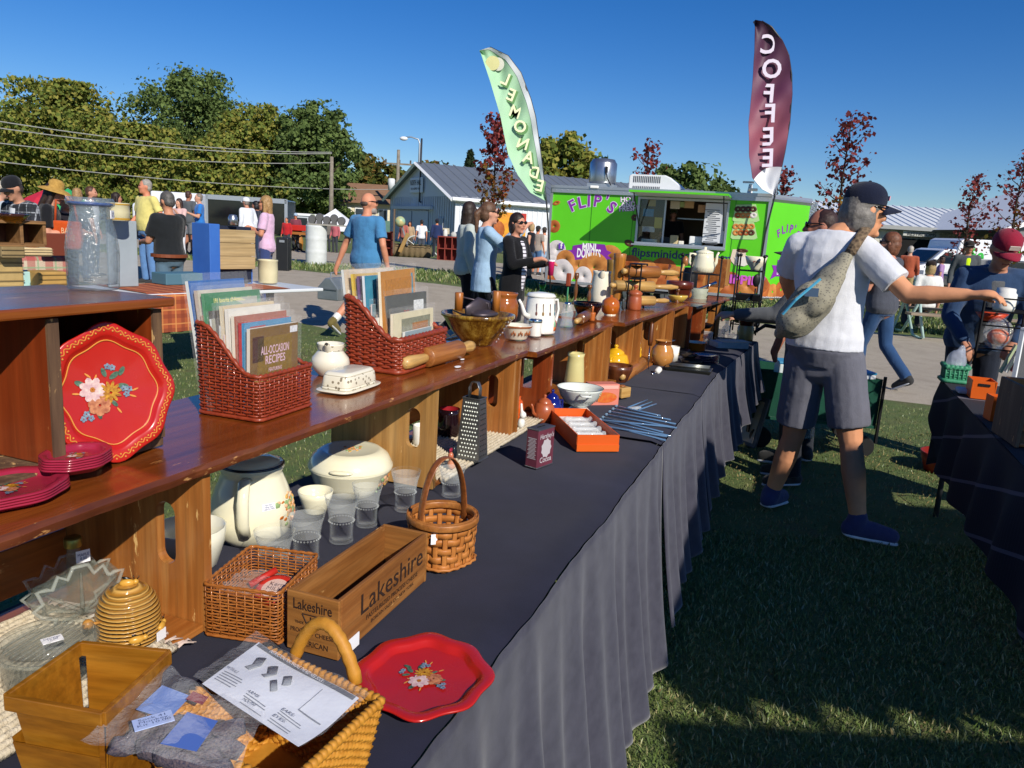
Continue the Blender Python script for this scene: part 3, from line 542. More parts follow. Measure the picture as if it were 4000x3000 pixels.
def donut(px,py,rp,mi,sq=1.,hole=.05,o=.004,rot=0,par=None):
    q=tl(px,py); r=rp*mpp(A+fx*q[0]); mb=MB(); n=26; mb.lathe([(r*hole,0),(r*hole*1.05,.003),(r*.65,.005),(r*.95,.003),(r,0)],n,Tr(q[0],-o,q[1])@WALLM@Rz(R(rot)),sx=1,sy=sq); return mb.build('printed_donut',DC[mi],TR,True)
donut(2165,884,24,0,1,.12); donut(2174,793,15,0,.55,.2,rot=20); donut(2480,850,14,3,.9,.15); donut(2458,950,20,3,.6,.15,rot=-20)
q0=[(2175,975,36,1),(2150,1032,40,1),(2210,1015,38,2),(2200,1060,50,1),(2260,1040,52,2),(2160,1075,36,0),(2320,1045,60,2),(2280,1080,40,1),(2380,1010,52,2),(2400,1075,60,2),(2460,1045,48,0),(2520,1075,60,2),(2590,1062,55,0),(2650,1085,50,2),(2720,1095,50,0),(2790,1100,50,2),(2850,1110,48,0),(2920,1118,40,2),(2965,1110,36,0)]
for i,(x,y,r,mi) in enumerate(q0): donut(x,y,r,mi,.85 if i%2 else 1,.05,.004+.003*(i%4),rot=i*40)
for bi,(x,y,cs) in enumerate([(2913,832,[3,3,3,3,0,2,2,1]),(2905,900,[2,2,2,2,2,0,0,3])]):
    o=outline([(x-52,y+28),(x-38,y-32),(x+40,y-34),(x+54,y+30),(x+40,y+36),(x-44,y+34)],M('print_pale_green','#a9cf8d',.45),'donut_tray_print',.005)
    for i,c in enumerate(cs): donut(x-30+(i%4)*20,y-15+(i//4)*24,13,c,.85,.2,.011+.002*(i%3))
# coffee cup print
outline([(2862,974),(2918,974),(2912,995),(2930,1006),(2932,1030),(2908,1040),(2870,1036),(2852,1015)],M('print_cream','#d9c9b4',.5),'cup_print',.006); donut(2900,979,22,3,.35,.02,.012)
outline([(2868,1004),(2935,1004),(2930,1030),(2905,1040),(2880,1034)],M('print_white2','#dcd8cf',.5),'cup_print',.014)
q=tl(2905,1095); lettering("SIPPIN'",M('print_pink','#c85ac0',.4),TR,Tr(q[0],-.022,q[1])@WALLM,.22,.75,ext=.001,off=.03)
outline([(2184,950),(2206,950),(2206,972),(2184,972)],M('fb_purple','#6a3fa8',.4),'logo_tile',.034); q=tl(2195,961); lettering('f',WHITE,TR,Tr(q[0],-.042,q[1])@WALLM,.16,ext=.001,off=.02)
# nose print
NM=Tr(TL,0,0)@Rz(math.atan2(NY,NX))
def nl(f,z): return NM@Tr(f*L2,-.006,z)@WALLM
for ch,f,z,a in zip("FLIP'S",[.28,.38,.47,.57,.66,.74],[1.62,1.69,1.72,1.72,1.72,1.62],[25,14,3,-6,-12,-28]): lettering(ch,PURP,TR,nl(f,z)@Rz(R(a)),.2,name='letter',ext=.001,off=.03)
mb=MB(); mb.prism([(-.35,-.16),(-.28,0),(-.35,.1),(-.2,.1),(-.2,.2),(.2,.2),(.2,.1),(.35,.1),(.28,0),(.35,-.16),(.2,-.1),(-.2,-.1)],0,.006,nl(.5,.95)); mb.build('ribbon',PURP,TR)
lettering('MINI',WHITE,TR,nl(.5,1.03)@Tr(0,0,.009),.14,ext=.001); lettering('DONUTS',WHITE,TR,nl(.5,.92)@Tr(0,0,.009),.13,.38,ext=.001)
for i,(f,z,r,c) in enumerate([(.12,.6,.16,0),(.3,.56,.15,2),(.5,.6,.17,0),(.7,.57,.16,2),(.88,.6,.15,0)]): mb=MB(); mb.lathe([(r*.15,0),(r*.2,.003),(r*.65,.005),(r,0)],20,nl(f,z)@Tr(0,0,.002*i)); mb.build('printed_donut',DC[c],TR,True)
# ================================================================ FEATHER FLAGS
def flag(name,label,Y,left,right,mat,poleline,hem=None):
    t=thing(name,label,'flag',(dp(*poleline[-1],Y).x,Y,0)); o=Vector(t.location)
    def samp(pts,f):
        ps=[dp(x,y,Y) for x,y in pts]; L=[0]
        for a,b in zip(ps,ps[1:]): L.append(L[-1]+(b-a).length)
        d=f*L[-1]
        for i in range(len(ps)-1):
            if d<=L[i+1]+1e-9: return ps[i]+(ps[i+1]-ps[i])*((d-L[i])/max(1e-6,L[i+1]-L[i]))
        return ps[-1]
    def pt(u,v):
        a=samp(left,v); b=samp(right,v); p=a+(b-a)*u; amp=.05*sin(PI*u); 
        return p+Vector((0,amp*sin(9*v*PI+u*5)+.09*sin(PI*u)*(1 if True else 0)+.02*noise.noise((u*3,v*12,1)),0))-o
    mb=MB(); mb.grid(14,60,pt); mb.build('banner',mat,t,True)
    s=Vector((0,.02,0)); mb=MB(); mb.grid(14,60,lambda u,v:pt(u,v)+Vector((0,.012,0))); mb.build('banner_back',mat,t,True)
    mb=MB(); mb.tube([dp(x,y,Y)+s-o for x,y in poleline],.016,7); mb.build('pole',M('flag_pole','#2a2b2e',.4),t,True); return t,pt
k=N('lemonade_cloth'); sp=k.n('SeparateXYZ'); k.l(k.coord('Object'),sp.inputs[0]); k.set(Base_Color=k.mix(k.noise(1.2,3),'#97c29c','#a6cca8'),Roughness=.7); k.b.inputs['Transmission Weight'].default_value=0; LEMC=k.m
LE=[(1873,199),(1879,211),(1914,316),(1955,455),(1984,601),(2022,683),(2072,753),(2130,784)]; RE=[(1873,197),(1914,184),(1984,218),(2034,284),(2072,385),(2091,455),(2110,588),(2134,782)]
LF_,LP_=flag('feather_flag','pale green feather flag lettered LEMONADE seen from behind','',LE,RE,LEMC,[(0,0)]) if False else flag('feather_flag','pale green feather flag lettered LEMONADE seen from behind',15.2,LE,RE,LEMC,RE[1:]+[(2140,860),(2146,1000),(2150,1130)])
mb=MB(); mb.grid(2,60,lambda u,v:LP_(.86+.14*u,v)+Vector((0,-.006,0))); mb.build('white_sleeve',M('sleeve_white','#e3e8ea',.6),LF_,True)
def on_flag(P_,u,v,ang,ch,size,mat,par,o=.03,back=None):
    p=P_(u,v); p=p+Vector((0,-o,0)); m_=Tr(p)@WALLM@Rz(R(ang))
    if back: lettering(ch,back,par,Tr(.03,.008,-.03)@m_,size*1.08,mirror=True,name='letter_shadow',ext=.001,off=.03)
    lettering(ch,mat,par,m_,size,mirror=True,name='letter',ext=.001,off=.02)
YL=M('lemon_letter','#e6e8bc',.6); SHG=M('letter_shade_green','#5f8f52',.7)
for i,ch in enumerate('LEMONADE'): on_flag(LP_,[.52,.5,.47,.5,.5,.55,.58,.66][i],.25+i*.093,-20+i*1.5,ch,.30,YL,LF_,.06,SHG)
for (du,c,r) in [(-.06,'#c9c68a',.13),(.08,'#c4c6b8',.12)]: p=LP_(.5+du,.135+du*.2); mb=MB(); mb.lathe([(0,.004),(r,.0)],18,Tr(p+Vector((0,-.05-du*.1,0)))@WALLM); mb.build('lemon_print',M('lemon%d'%(du*100),c,.6),LF_)
k=N('coffee_cloth'); sp=k.n('SeparateXYZ'); k.l(k.coord('Object'),sp.inputs[0]); mr=k.n('MapRange'); k.l(sp.outputs[2],mr.inputs[0]); mr.inputs[1].default_value=2.2; mr.inputs[2].default_value=5.2
k.set(Base_Color=k.ramp(mr.outputs[0],[(0,'#4f2848'),(.35,'#8a4858'),(.6,'#5e2c4a'),(1,'#2a122c')]),Roughness=.6); COFC=k.m
LE2=[(2950,78),(2947,208),(2939,335),(2925,480),(2927,607),(2939,696),(2977,740),(3026,765)]; RE2=[(2951,77),(2977,82),(3015,104),(3056,158),(3082,215),(3093,290),(3094,366),(3085,480),(3066,594),(3050,670),(3028,766)]
CF,CPt=flag('feather_flag','dark maroon feather flag lettered COFFEE seen from behind',13.8,LE2,RE2,COFC,RE2[1:]+[(2990,915),(2975,1010)])
for i,ch in enumerate('COFFEE'): on_flag(CPt,[.58,.5,.48,.5,.52,.5][i],[.17,.30,.42,.53,.65,.765][i],[-4,-2,2,4,6,5][i],ch,.42,M('coffee_letter','#cfc6d6',.6),CF,.07)
mb=MB(); mb.grid(14,16,lambda u,v:CPt(u,.845+.155*v-.03*sin(PI*u)*(1-v))+Vector((0,-.012,0))); mb.build('cup_print',M('cup_white','#d8dadf',.6),CF,True)
# ================================================================ VEHICLES
VW=M('van_white','#dfe2e6',.25,coat=.6); VG=M('van_glass','#1c242c',.08); 
def van():
    p=dp(3560,1127,30); p.z=0; t=thing('van','white service van with green numbers parked before the restroom hall','van',p+Vector((0,0,0)),R(4))
    pr=[(.1,.45),(0,.62),(.02,.95),(.5,1.08),(1.05,1.62),(1.25,1.68),(5.6,1.72),(5.75,1.2),(5.75,.4),(.4,.38)]
    mb=MB(); mb.prism(pr,-1.9,0,WALLM); mb.build('body',VW,t,False,.05,3)
    b=[(1.55,1.6),(1.62,2.02),(1.8,2.1),(5.75,2.12),(5.75,.5),(1.6,.5)]; mb=MB(); mb.prism(b,-1.98,.06,WALLM); mb.build('cargo_box',VW,t,False,.05,3)
    mb=MB(); mb.prism([(.56,1.11),(1.05,1.58),(.98,1.58),(.5,1.14)],-1.7,-.2,WALLM@Tr(0,0.02,0)); mb.build('windshield',VG,t); mb=MB(); mb.prism([(.72,1.12),(1.12,1.55),(1.45,1.55),(1.45,1.12)],0,.012,WALLM); mb.build('side_window',VG,t)
    for x in (.75,4.6):
        mb=MB(); mb.lathe([(.1,-.1),(.3,-.1),(.36,-.05),(.36,.06),(.3,.1),(.1,.1)],22,Tr(x,-.02,.36)@Rx(PI/2)); w_=mb.build('wheel',TY,t,True); mb=MB(); mb.lathe([(0,.12),(.18,.13),(.21,.11)],16,Tr(x,-.02,.36)@Rx(PI/2)); mb.build('rim',SILV,w_,True)
        mb=MB(); mb.lathe([(.38,.0),(.46,.02),(.46,.0)],24,Tr(x,-.005,.36)@Rx(PI/2)); mb.build('wheel_arch',M('arch_dark','#222428',.7),t)
    mb=MB(); mb.box((.68,-.12,1.15),(.12,.2,.22)); mb.build('mirror',M('mirror_black','#1b1c1f',.4),t,False,.03); mb=MB(); mb.box((.06,-.4,.75),(.06,.35,.16)); mb.build('headlight',M('lamp_lens','#cfd6da',.1),t); mb=MB(); mb.box((3.6,-.07,.5),(4.1,.02,.16)); mb.build('sill',M('sill_black','#24262a',.6),t)
    GN=M('van_green','#2fae3c',.4); lettering('Se',GN,t,Tr(2.35,-.075,1.5)@WALLM,.62,.55,ext=.002,off=.03); lettering('95',GN,t,Tr(3.75,-.075,1.5)@WALLM,.62,.62,ext=.002,off=.03); mb=MB(); mb.box((3.75,-.07,1.18),(.6,.006,.05)); mb.build('small_print',GN,t)
van()
p=dp(3740,1115,28); p.z=0; t=thing('parked_car','dark parked car half hidden behind the van','car',p,R(2)); mb=MB(); mb.prism([(0,.3),(.05,.75),(.9,.88),(1.5,1.38),(3.1,1.4),(3.9,.95),(4.3,.85),(4.35,.35)],-1.7,0,WALLM); mb.build('body',M('car_black','#17191d',.2,coat=.6),t,False,.06,3); mb=MB(); mb.prism([(1.1,.9),(1.55,1.3),(2.9,1.32),(3.5,.92)],.0,.01,WALLM); mb.build('windows',VG,t)
for x in (.8,3.4): mb=MB(); mb.lathe([(0,-.1),(.3,-.1),(.32,0),(.3,.06),(0,.06)],18,Tr(x,0,.32)@Rx(PI/2)); mb.build('wheel',TY,t,True)
# black cargo trailer, rv, tents (left background)
p=dp(808,760,24); z0=gz(p.x,24); t=thing('cargo_trailer','long black enclosed trailer behind the people on the left','trailer',(p.x,24,z0),R(8)); L=2.35; Hh=p.z-z0
mb=MB(); mb.box((L/2,1,(Hh+.5)/2),(L,2,Hh-.5)); mb.build('body',M('trailer_black','#101114',.12,coat=.5),t,False,.04); mb=MB(); mb.box((L/2,-.02,Hh-.06),(L+.04,.06,.14)); mb.box((0,-.02,(Hh+.5)/2),(.07,.06,Hh-.5)); mb.box((L,-.02,(Hh+.5)/2),(.09,.06,Hh-.5)); mb.build('edge_trim',SILV,t)
for x in (.7,1.5): mb=MB(); mb.lathe([(0,-.1),(.3,-.1),(.33,0),(.3,.06),(0,.06)],18,Tr(x,0.1,.33)@Rx(PI/2)); mb.build('wheel',TY,t,True)
p=dp(1090,828,42); z0=.32; t=thing('camper','pale grey camper with white roof edge far behind the lavender shirt','camper',(p.x,42,z0),R(3)); Hh=p.z-z0; mb=MB(); mb.box((1.05,1.2,(Hh+.3)/2),(2.1,2.4,Hh-.3)); mb.build('body',M('camper_grey','#b6bcc0',.4),t,False,.1,3); mb=MB(); mb.box((1.05,-.02,Hh-.06),(2.15,.08,.12)); mb.build('roof_edge',TRIMW,t); mb=MB(); mb.box((1.1,-.02,Hh*.62),(.8,.03,.5)); mb.build('window',VG,t)
p=dp(1310,815,38); z0=.32; t=thing('canopy_tent','small white peaked canopy tent near the tan roofed house','tent',(p.x,38,z0)); Hh=p.z-z0; mb=MB(); w_=.95; e=Hh-.8; mb.add([(-w_,-w_,e),(w_,-w_,e),(w_,w_,e),(-w_,w_,e),(0,0,Hh)],[(0,1,4),(1,2,4),(2,3,4),(3,0,4)]); mb.add([(-w_,-w_,e-.25),(w_,-w_,e-.25),(w_,-w_,e),(-w_,-w_,e)],[(0,1,2,3)]); mb.build('canopy',M('tent_white','#e4e7ea',.7),t)
for sx in (-1,1):
    for sy in (-1,1): mb=MB(); mb.tube([(sx*w_,sy*w_,0),(sx*w_,sy*w_,e)],.03,6); mb.build('leg',SILV,t)
for x,y,c,lab,r in [(185,735,'#b8243a','red pointed umbrella behind the straw sun hat',.75),(265,735,'#2b9a58','green pointed umbrella right of the straw sun hat',.6)]:
    p=dp(x,y,16); t=thing('umbrella',lab,'umbrella',(p.x,16,gz(p.x,16))); Hh=p.z-t.location.z; mb=MB(); mb.lathe([(r,Hh-.5),(r*.5,Hh-.2),(0,Hh)],8); mb.build('canopy',M('umb'+c,c,.7),t); mb=MB(); mb.tube([(0,0,0),(0,0,Hh)],.018,6); mb.build('pole',SILV,t)
p=dp(680,750,26); t=thing('box_truck','white truck far behind the man in the yellow polo','truck',(p.x-.6,26,.32)); Hh=p.z-.32; mb=MB(); mb.box((.6,1,Hh*.6),(1.6,2,Hh*.8)); mb.build('cargo_box',VW,t,False,.05); 
mb=MB(); mb.box((-.55,1,Hh*.45),(.7,1.8,Hh*.6)); mb.build('cab',VW,t,False,.12,3); mb=MB(); mb.box((-.55,.08,Hh*.6),(.4,.03,.3)); mb.build('side_window',VG,t)
for x in (-.5,.9): mb=MB(); mb.lathe([(0,-.1),(.3,-.1),(.32,0),(.3,.06),(0,.06)],16,Tr(x,0.1,.32)@Rx(PI/2)); mb.build('wheel',TY,t,True)
# ================================================================ PEOPLE
CLOUD=bpy.data.textures.new('wrinkle','CLOUDS'); CLOUD.noise_scale=.09; CLOUD.noise_depth=2
HAIRT=bpy.data.textures.new('strand','CLOUDS'); HAIRT.noise_scale=.03; HAIRT.noise_depth=2
def skin(c='#b9795a'): h=tuple(min(.9,x*1.22) for x in hexc(c)); return M('skin'+c,h,.55,c2=tuple(x*.84 for x in h),vs=12,spec=.35)
def cloth(c,rough=.9): 
    return M('cloth'+c,c,rough,c2=tuple(x*.82 for x in hexc(c)),vs=9,sheen=.15,spec=.2,fold=True)
def fuse(mb,name,mat,parent,vox,sm=4,disp=0,tex=None):
    o=mb.build(name,mat,parent,True); r=o.modifiers.new('r','REMESH'); r.mode='VOXEL'; r.voxel_size=vox; r.use_smooth_shade=True
    if sm: s=o.modifiers.new('s','SMOOTH'); s.iterations=sm; s.factor=.5
    if disp: d=o.modifiers.new('d','DISPLACE'); d.texture=tex or CLOUD; d.strength=disp; d.mid_level=.5; d.texture_coords='LOCAL'
    return o
class Per: pass
def stance(base,rz,H,lean=0,twist=0,sit=False,la=None,ra=None,lk=None,rk=None,hy=0,hp=0,dy=0):
    """joint positions, root-relative; x right, y forward before turning by rz"""
    k=H/1.75; J=Per(); J.k=k; J.base=Vector(base); B=Rz(rz); piv=Vector((0,0,.95))
    dz=-.45 if sit else 0
    def up(p):
        p=Rz(twist)@Vector(p); p=piv+Rx(-lean)@(p-piv); return (B@((p+Vector((0,dy,dz)))*k))
    def lo(p): return B@((Vector(p)+Vector((0,0,dz)))*k)
    J.U=B@Rx(-lean)@Rz(twist); J.Bm=B
    J.pel=lo((0,0,.95)); J.chest=up((0,0,1.30)); J.neck=up((0,-.01,1.47)); J.head=up((0,.015,1.63)); J.sr=(J.U.to_3x3()@Vector((1,0,0))).normalized(); J.hr=(B.to_3x3()@Vector((1,0,0))).normalized()
    J.HM=Tr(J.head)@B@Rz(twist+hy)@Rx(hp-lean*.3)@Sc(k,k,k)
    for s,n,arm in ((-1,'l',la),(1,'r',ra)):
        sh=Vector((s*.185,0,1.42)); a=arm or ((.06,-.03,-.28),(.08,.05,-.53)); f=lambda q:sh+Vector((s*q[0],q[1],q[2]))
        setattr(J,n+'sh',up(sh)); setattr(J,n+'el',up(f(a[0]))); setattr(J,n+'wr',up(f(a[1])))
        kk=(lk if s<0 else rk); hipp=(s*.09,0,.91); setattr(J,n+'hip',lo(hipp))
        if sit: kk=kk or ((.13,.42,.96),(.13,.40,.53))
        kk=kk or ((.10,.02,.50),(.105,-.02,.08)); setattr(J,n+'kn',lo((s*kk[0][0],kk[0][1],kk[0][2]))); setattr(J,n+'an',lo((s*kk[1][0],kk[1][1],kk[1][2])))
        fa=kk[2] if len(kk)>2 else (0.04*s,.16,-.045); setattr(J,n+'to',lo((s*kk[1][0]+fa[0],kk[1][1]+fa[1],kk[1][2]+fa[2])))
    return J
TOR=[(.80,.06,.06,0),(.84,.135,.105,0),(.92,.172,.122,-.012),(.99,.168,.12,-.01),(1.08,.146,.108,0),(1.18,.152,.112,.005),(1.28,.168,.118,.008),(1.37,.178,.11,.002),(1.43,.165,.09,-.005),(1.47,.10,.07,-.01),(1.49,.06,.055,-.01)]
def torso(mb,J,inf=0,z0=.8,z1=1.5,wid=1.,belly=0,flare=0,n=20):
    k=J.k; rows=[r for r in TOR if z0-.001<=r[0]<=z1+.001]
    if rows[0][0]>z0+.01:
        import bisect
        for a,b in zip(TOR,TOR[1:]):
            if a[0]<z0<b[0]: f=(z0-a[0])/(b[0]-a[0]); rows=[tuple(a[i]+(b[i]-a[i])*f for i in range(4))]+rows
    if z0<.8: rows=[(z0,.17,.125,-.01)]+[(.84,.172,.124,-.01)]+[r for r in rows if r[0]>.85]
    vs=[];fs=[];m=len(rows)
    for (z,rx,ry,oy) in rows:
        f=max(0,min(1,(z-.95)/.35)); f2=max(0,min(1,(z-1.30)/.17))
        c=J.pel+(J.chest-J.pel)*((z-.95)/.35) if z<=1.3 else J.chest+(J.neck-J.chest)*f2
        if z<.95: c=J.pel+Vector((0,0,(z-.95)*k))
        r=(J.hr*(1-f)+J.sr*f).normalized(); upv=((J.chest-J.pel).normalized()*f+Vector((0,0,1))*(1-f)); fwd=upv.cross(r).normalized()
        bl=belly*math.exp(-((z-1.07)/.13)**2); gain=1+flare*max(0,(1.0-z)/.2)
        for i in range(n):
            a=2*PI*i/n; y=sin(a)*(ry+inf+(bl if sin(a)>0 else bl*.15)); x=cos(a)*((rx)*wid+inf+bl*.35)*gain
            vs.append(c+r*(x*k)+fwd*((y*gain+oy)*k))
    for j in range(m-1):
        for i in range(n): q=(i+1)%n; fs.append((j*n+i,j*n+q,(j+1)*n+q,(j+1)*n+i))
    fs.append(tuple(reversed(range(n)))); fs.append(tuple(range((m-1)*n,m*n))); mb.add(vs,fs)
def hand(mb,J,wr,el,k,det,curl=.35,up=None):
    d=(wr-el).normalized(); side=d.cross(Vector((0,0,1))); side=side.normalized() if side.length>.1 else Vector((1,0,0)); nrm=side.cross(d)
    if not det: mb.cap(wr,wr+d*.1*k,.034*k,.028*k,n=8); mb.cap(wr+d*.1*k,wr+d*.15*k-nrm*.03*k,.026*k,.018*k,n=8); return
    mb.cap(wr,wr+d*.075*k,.03*k,.04*k,n=10,flat=.6,up=side)
    for i in range(4):
        o=side*((i-1.5)*.021*k); a=wr+d*.085*k+o; L=[.068,.08,.075,.058][i]*k; b=a+d*L*.5-nrm*L*curl*.45; c=b+d*L*.25-nrm*L*curl*1.2; mb.cap(a-d*.02*k,b,.0105*k,.0095*k,n=7); mb.cap(b,c,.0095*k,.0075*k,n=7)
    a=wr+d*.025*k-side*.03*k; b=a+d*.04*k-side*.02*k-nrm*.02*k; mb.cap(a,b,.014*k,.011*k,n=7); mb.cap(b,b+d*.032*k-nrm*.012*k,.011*k,.008*k,n=7)
def person(label,J,sk='#b9795a',top=('#555555','short'),bot=('#30405a','pants'),shoe='#333333',hair=('short','#3a2a20'),hat=None,glass=None,beard=None,vox=.016,det=False,wid=1.,belly=0,hem=.86,group=None,inner=None,sock=None,dress=False,name='person',wr=.008,collar=None):
    k=J.k; t=thing(name,label,'person',J.base,0,group); SK=skin(sk); mb=MB(); torso(mb,J,0,wid=wid,belly=belly)
    mb.cap(J.neck-(J.head-J.neck)*.2,J.head-Vector((0,0,.03*k)),.06*k,.052*k,n=10)
    H=J.HM
    mb.ball((0,0,.005),(.074,.094,.113),H,n=16,k=12); mb.ball((0,.028,-.07),(.056,.062,.058),H); mb.ball((0,.05,.015),(.06,.045,.06),H)
    mb.cap((0,.09,.012),(0,.108,-.022),.01,.016,H,n=8); mb.ball((0,.088,-.06),(.026,.014,.016),H); mb.ball((0,.078,-.103),(.03,.022,.018),H)
    for s in (-1,1): mb.ball((s*.077,-.008,-.008),(.012,.022,.034),H,n=8,k=6); mb.ball((s*.036,.074,-.025),(.026,.022,.022),H,n=8,k=6)
    for n in 'lr':
        sh,el,w_=getattr(J,n+'sh'),getattr(J,n+'el'),getattr(J,n+'wr'); hp,kn,an,to=[getattr(J,n+q) for q in ('hip','kn','an','to')]
        mb.cap(sh,el,.052*k,.042*k); mb.cap(el,el+(w_-el)*.35,.041*k,.043*k,n=10); mb.cap(el+(w_-el)*.35,w_,.043*k,.028*k); hand(mb,J,w_,el,k,det)
        mb.cap(hp,kn,.085*k,.057*k); d=an-kn; mb.cap(kn,kn+d*.35,.054*k,.058*k,n=10); mb.cap(kn+d*.35,an,.058*k,.036*k); mb.cap(an,to,.035*k,.03*k,n=8)
    body=fuse(mb,'body',SK,t,vox*k,3)
    # face
    if not (glass=='none'):
        mb=MB()
        for s in (-1,1): mb.ball((s*.031,.084,.012),(.014,.01,.008),H,n=8,k=6)
        e=mb.build('eyes',M('eye_dark','#2a1d16',.25),t,True); mb=MB(); mb.cap((-.02,.096,-.058),(.02,.096,-.058),.0055,.0055,H,n=6); mb.build('mouth',M('lip','#8a4238',.5),t,True)
    if glass:
        mb=MB(); 
        if glass!='none':
            for s in (-1,1): mb.ball((s*.034,.098,.012),(.03,.008,.02),H,n=12,k=6); mb.tube([(s*.06,.092,.018),(s*.08,.02,.02),(s*.08,-.02,.01)],.0045,5,H)
            mb.tube([(-.02,.102,.018),(.02,.102,.018)],.004,5,H); mb.build('sunglasses' if glass=='sun' else 'glasses',M('lens_dark','#120e0c',.12,coat=.4),t,True)
    # hair
    st_,hc=hair; HM_=M('hair'+hc,hc,.55,c2=tuple(x*.45 for x in hexc(hc)),vs=55,bump=.7,bs=120,bd=.003); mb=MB(); ok=True
    if st_=='short': mb.ball((0,-.018,.034),(.081,.092,.092),H,n=16,k=12); mb.ball((0,-.04,-.02),(.077,.062,.07),H)
    elif st_=='buzz': mb.ball((0,-.018,.03),(.078,.087,.09),H,n=16,k=12); mb.ball((0,-.04,-.03),(.074,.06,.06),H)
    elif st_=='bald': mb.ball((0,-.036,-.012),(.078,.066,.042),H)
    elif st_ in('bob','long','pony','bun'):
        mb.ball((0,-.016,.034),(.086,.1,.098),H,n=16,k=12); mb.ball((0,-.05,-.02),(.084,.07,.09),H)
        if st_=='bob':
            mb.ball((0,-.045,-.07),(.082,.062,.075),H)
            for s in (-1,1): mb.ball((s*.07,-.015,-.05),(.022,.045,.07),H)
        if st_=='long':
            mb.cap((0,-.06,-.05),(0,-.085,-.26),.085,.06,H,flat=.6,up=(1,0,0))
            for s in (-1,1): mb.cap((s*.075,0,.02),(s*.09,-.01,-.2),.032,.03,H)
        if st_=='pony': mb.cap((0,-.1,.03),(0,-.15,-.02),.034,.038,H); mb.cap((0,-.15,-.02),(.01,-.14,-.22),.04,.018,H)
        if st_=='bun': mb.ball((0,-.12,.02),(.04,.04,.04),H)
    else: ok=False
    if ok: fuse(mb,'hair',HM_,t,max(.008,vox*.8)*k,2,.007*k,HAIRT)
    if beard: mb=MB(); mb.ball((0,.045,-.085),(.06,.058,.048),H); mb.ball((0,.08,-.1),(.035,.03,.035),H); fuse(mb,'beard',M('beard'+beard,beard,.8,c2=tuple(x*.6 for x in hexc(beard)),vs=50),t,max(.008,vox*.8)*k,2,.008*k,HAIRT)
    if hat:
        kind,hcx=hat[0],hat[1]; HT=cloth(hcx); mb=MB()
        if kind=='cap':
            mb.lathe([(.089,.0),(.092,.03),(.086,.062),(.066,.09),(.035,.106),(0,.11)],20,H@Tr(0,-.008,.028)@Rx(R(4)),sx=1,sy=1.16); o=mb.build('cap_crown',HT,t,True,0,0,1); mb=MB()
            def br(u,v):
                a=PI*(.12+.76*u); r=.088+v*(.085*(sin(PI*u)**.6)); return ((.095+.0*v)*cos(a)*(1-.12*v),.045+r*sin(a)*.98-.03+v*.0,.035-.012*v-.03*(abs(cos(a))**2)*(1+.5*v))
            mb.grid(13,5,br,H); b=mb.build('cap_brim',HT,t,True); so_=b.modifiers.new('s','SOLIDIFY'); so_.thickness=.005*k
            mb=MB(); mb.ball((0,-.008,.138),(.008,.008,.005),H); mb.build('cap_button',HT,t)
        elif kind=='sun': mb.lathe([(.19,.0),(.17,.02),(.1,.045),(.09,.06),(.085,.12),(.05,.15),(0,.155)],22,H@Tr(0,0,.01)@Rx(R(6))); o=mb.build('hat',M('straw_hat','#b8914a',.9,c2='#9a7636',vs=30,bump=.5,bs=200),t,True)
        elif kind=='bucket': mb.lathe([(.14,.02),(.1,.05),(.085,.11),(0,.125)],18,H@Tr(0,0,.01)); mb.build('hat',HT,t,True)
    # clothes
    if top:
        mb=MB(); CT=cloth(top[0]); torso(mb,J,.014,z0=hem,z1=1.475,wid=wid,belly=belly,flare=.06)
        for n in 'lr':
            sh,el,w_=getattr(J,n+'sh'),getattr(J,n+'el'),getattr(J,n+'wr'); base=J.chest+(J.neck-J.chest)*.7; mb.cap(base+(sh-base)*.5,sh,.07*k,.068*k,n=10)
            if top[1]=='short': e=sh+(el-sh)*.74; mb.cap(sh,sh+(el-sh)*.2,.068*k,.068*k,n=12); mb.seg(sh,e,.068*k,.07*k)
            elif top[1]=='long': mb.cap(sh,el,.068*k,.058*k,n=12); mb.cap(el,el+(w_-el)*.93,.058*k,.044*k,n=12)
            elif top[1]=='elbow': mb.cap(sh,el,.066*k,.058*k,n=12); mb.cap(el,el+(w_-el)*.25,.058*k,.052*k,n=12)
        o=fuse(mb,'shirt',top[2] if len(top)>2 else CT,t,vox*k,3,wr*1.6*k)
    if inner: mb=MB(); torso(mb,J,.02,z0=hem+.02,z1=1.45,wid=wid*.5,belly=belly+.012); fuse(mb,'inner_shirt',inner if not isinstance(inner,str) else cloth(inner),t,vox*k,2,.004)
    if bot:
        mb=MB(); CB=cloth(bot[0]); torso(mb,J,.012,z0=.84,z1=1.05,wid=wid,belly=belly*.8); mb.cap(J.lhip+(J.rhip-J.lhip)*.2-Vector((0,0,.03*k)),J.rhip+(J.lhip-J.rhip)*.2-Vector((0,0,.03*k)),.1*k,.1*k,n=12)
        for n in 'lr':
            hp,kn,an=[getattr(J,n+q) for q in ('hip','kn','an')]
            if bot[1]=='pants': mb.cap(hp,kn,.098*k,.07*k,n=12); mb.cap(kn,kn+(an-kn)*.5,.07*k,.066*k,n=12); mb.seg(kn,an+(kn-an)*.0,.068*k,.064*k)
            elif bot[1]=='leggings': mb.cap(hp,kn,.093*k,.064*k,n=12); mb.cap(kn,kn+(an-kn)*.35,.062*k,.064*k); mb.cap(kn+(an-kn)*.35,an,.063*k,.043*k,n=12)
            elif bot[1]=='shorts': mb.cap(hp,hp+(kn-hp)*.2,.1*k,.1*k,n=12); mb.seg(hp,hp+(kn-hp)*.82,.1*k,.1*k)
        fuse(mb,'trousers' if bot[1]!='shorts' else 'shorts',CB,t,vox*k,3,wr*k)
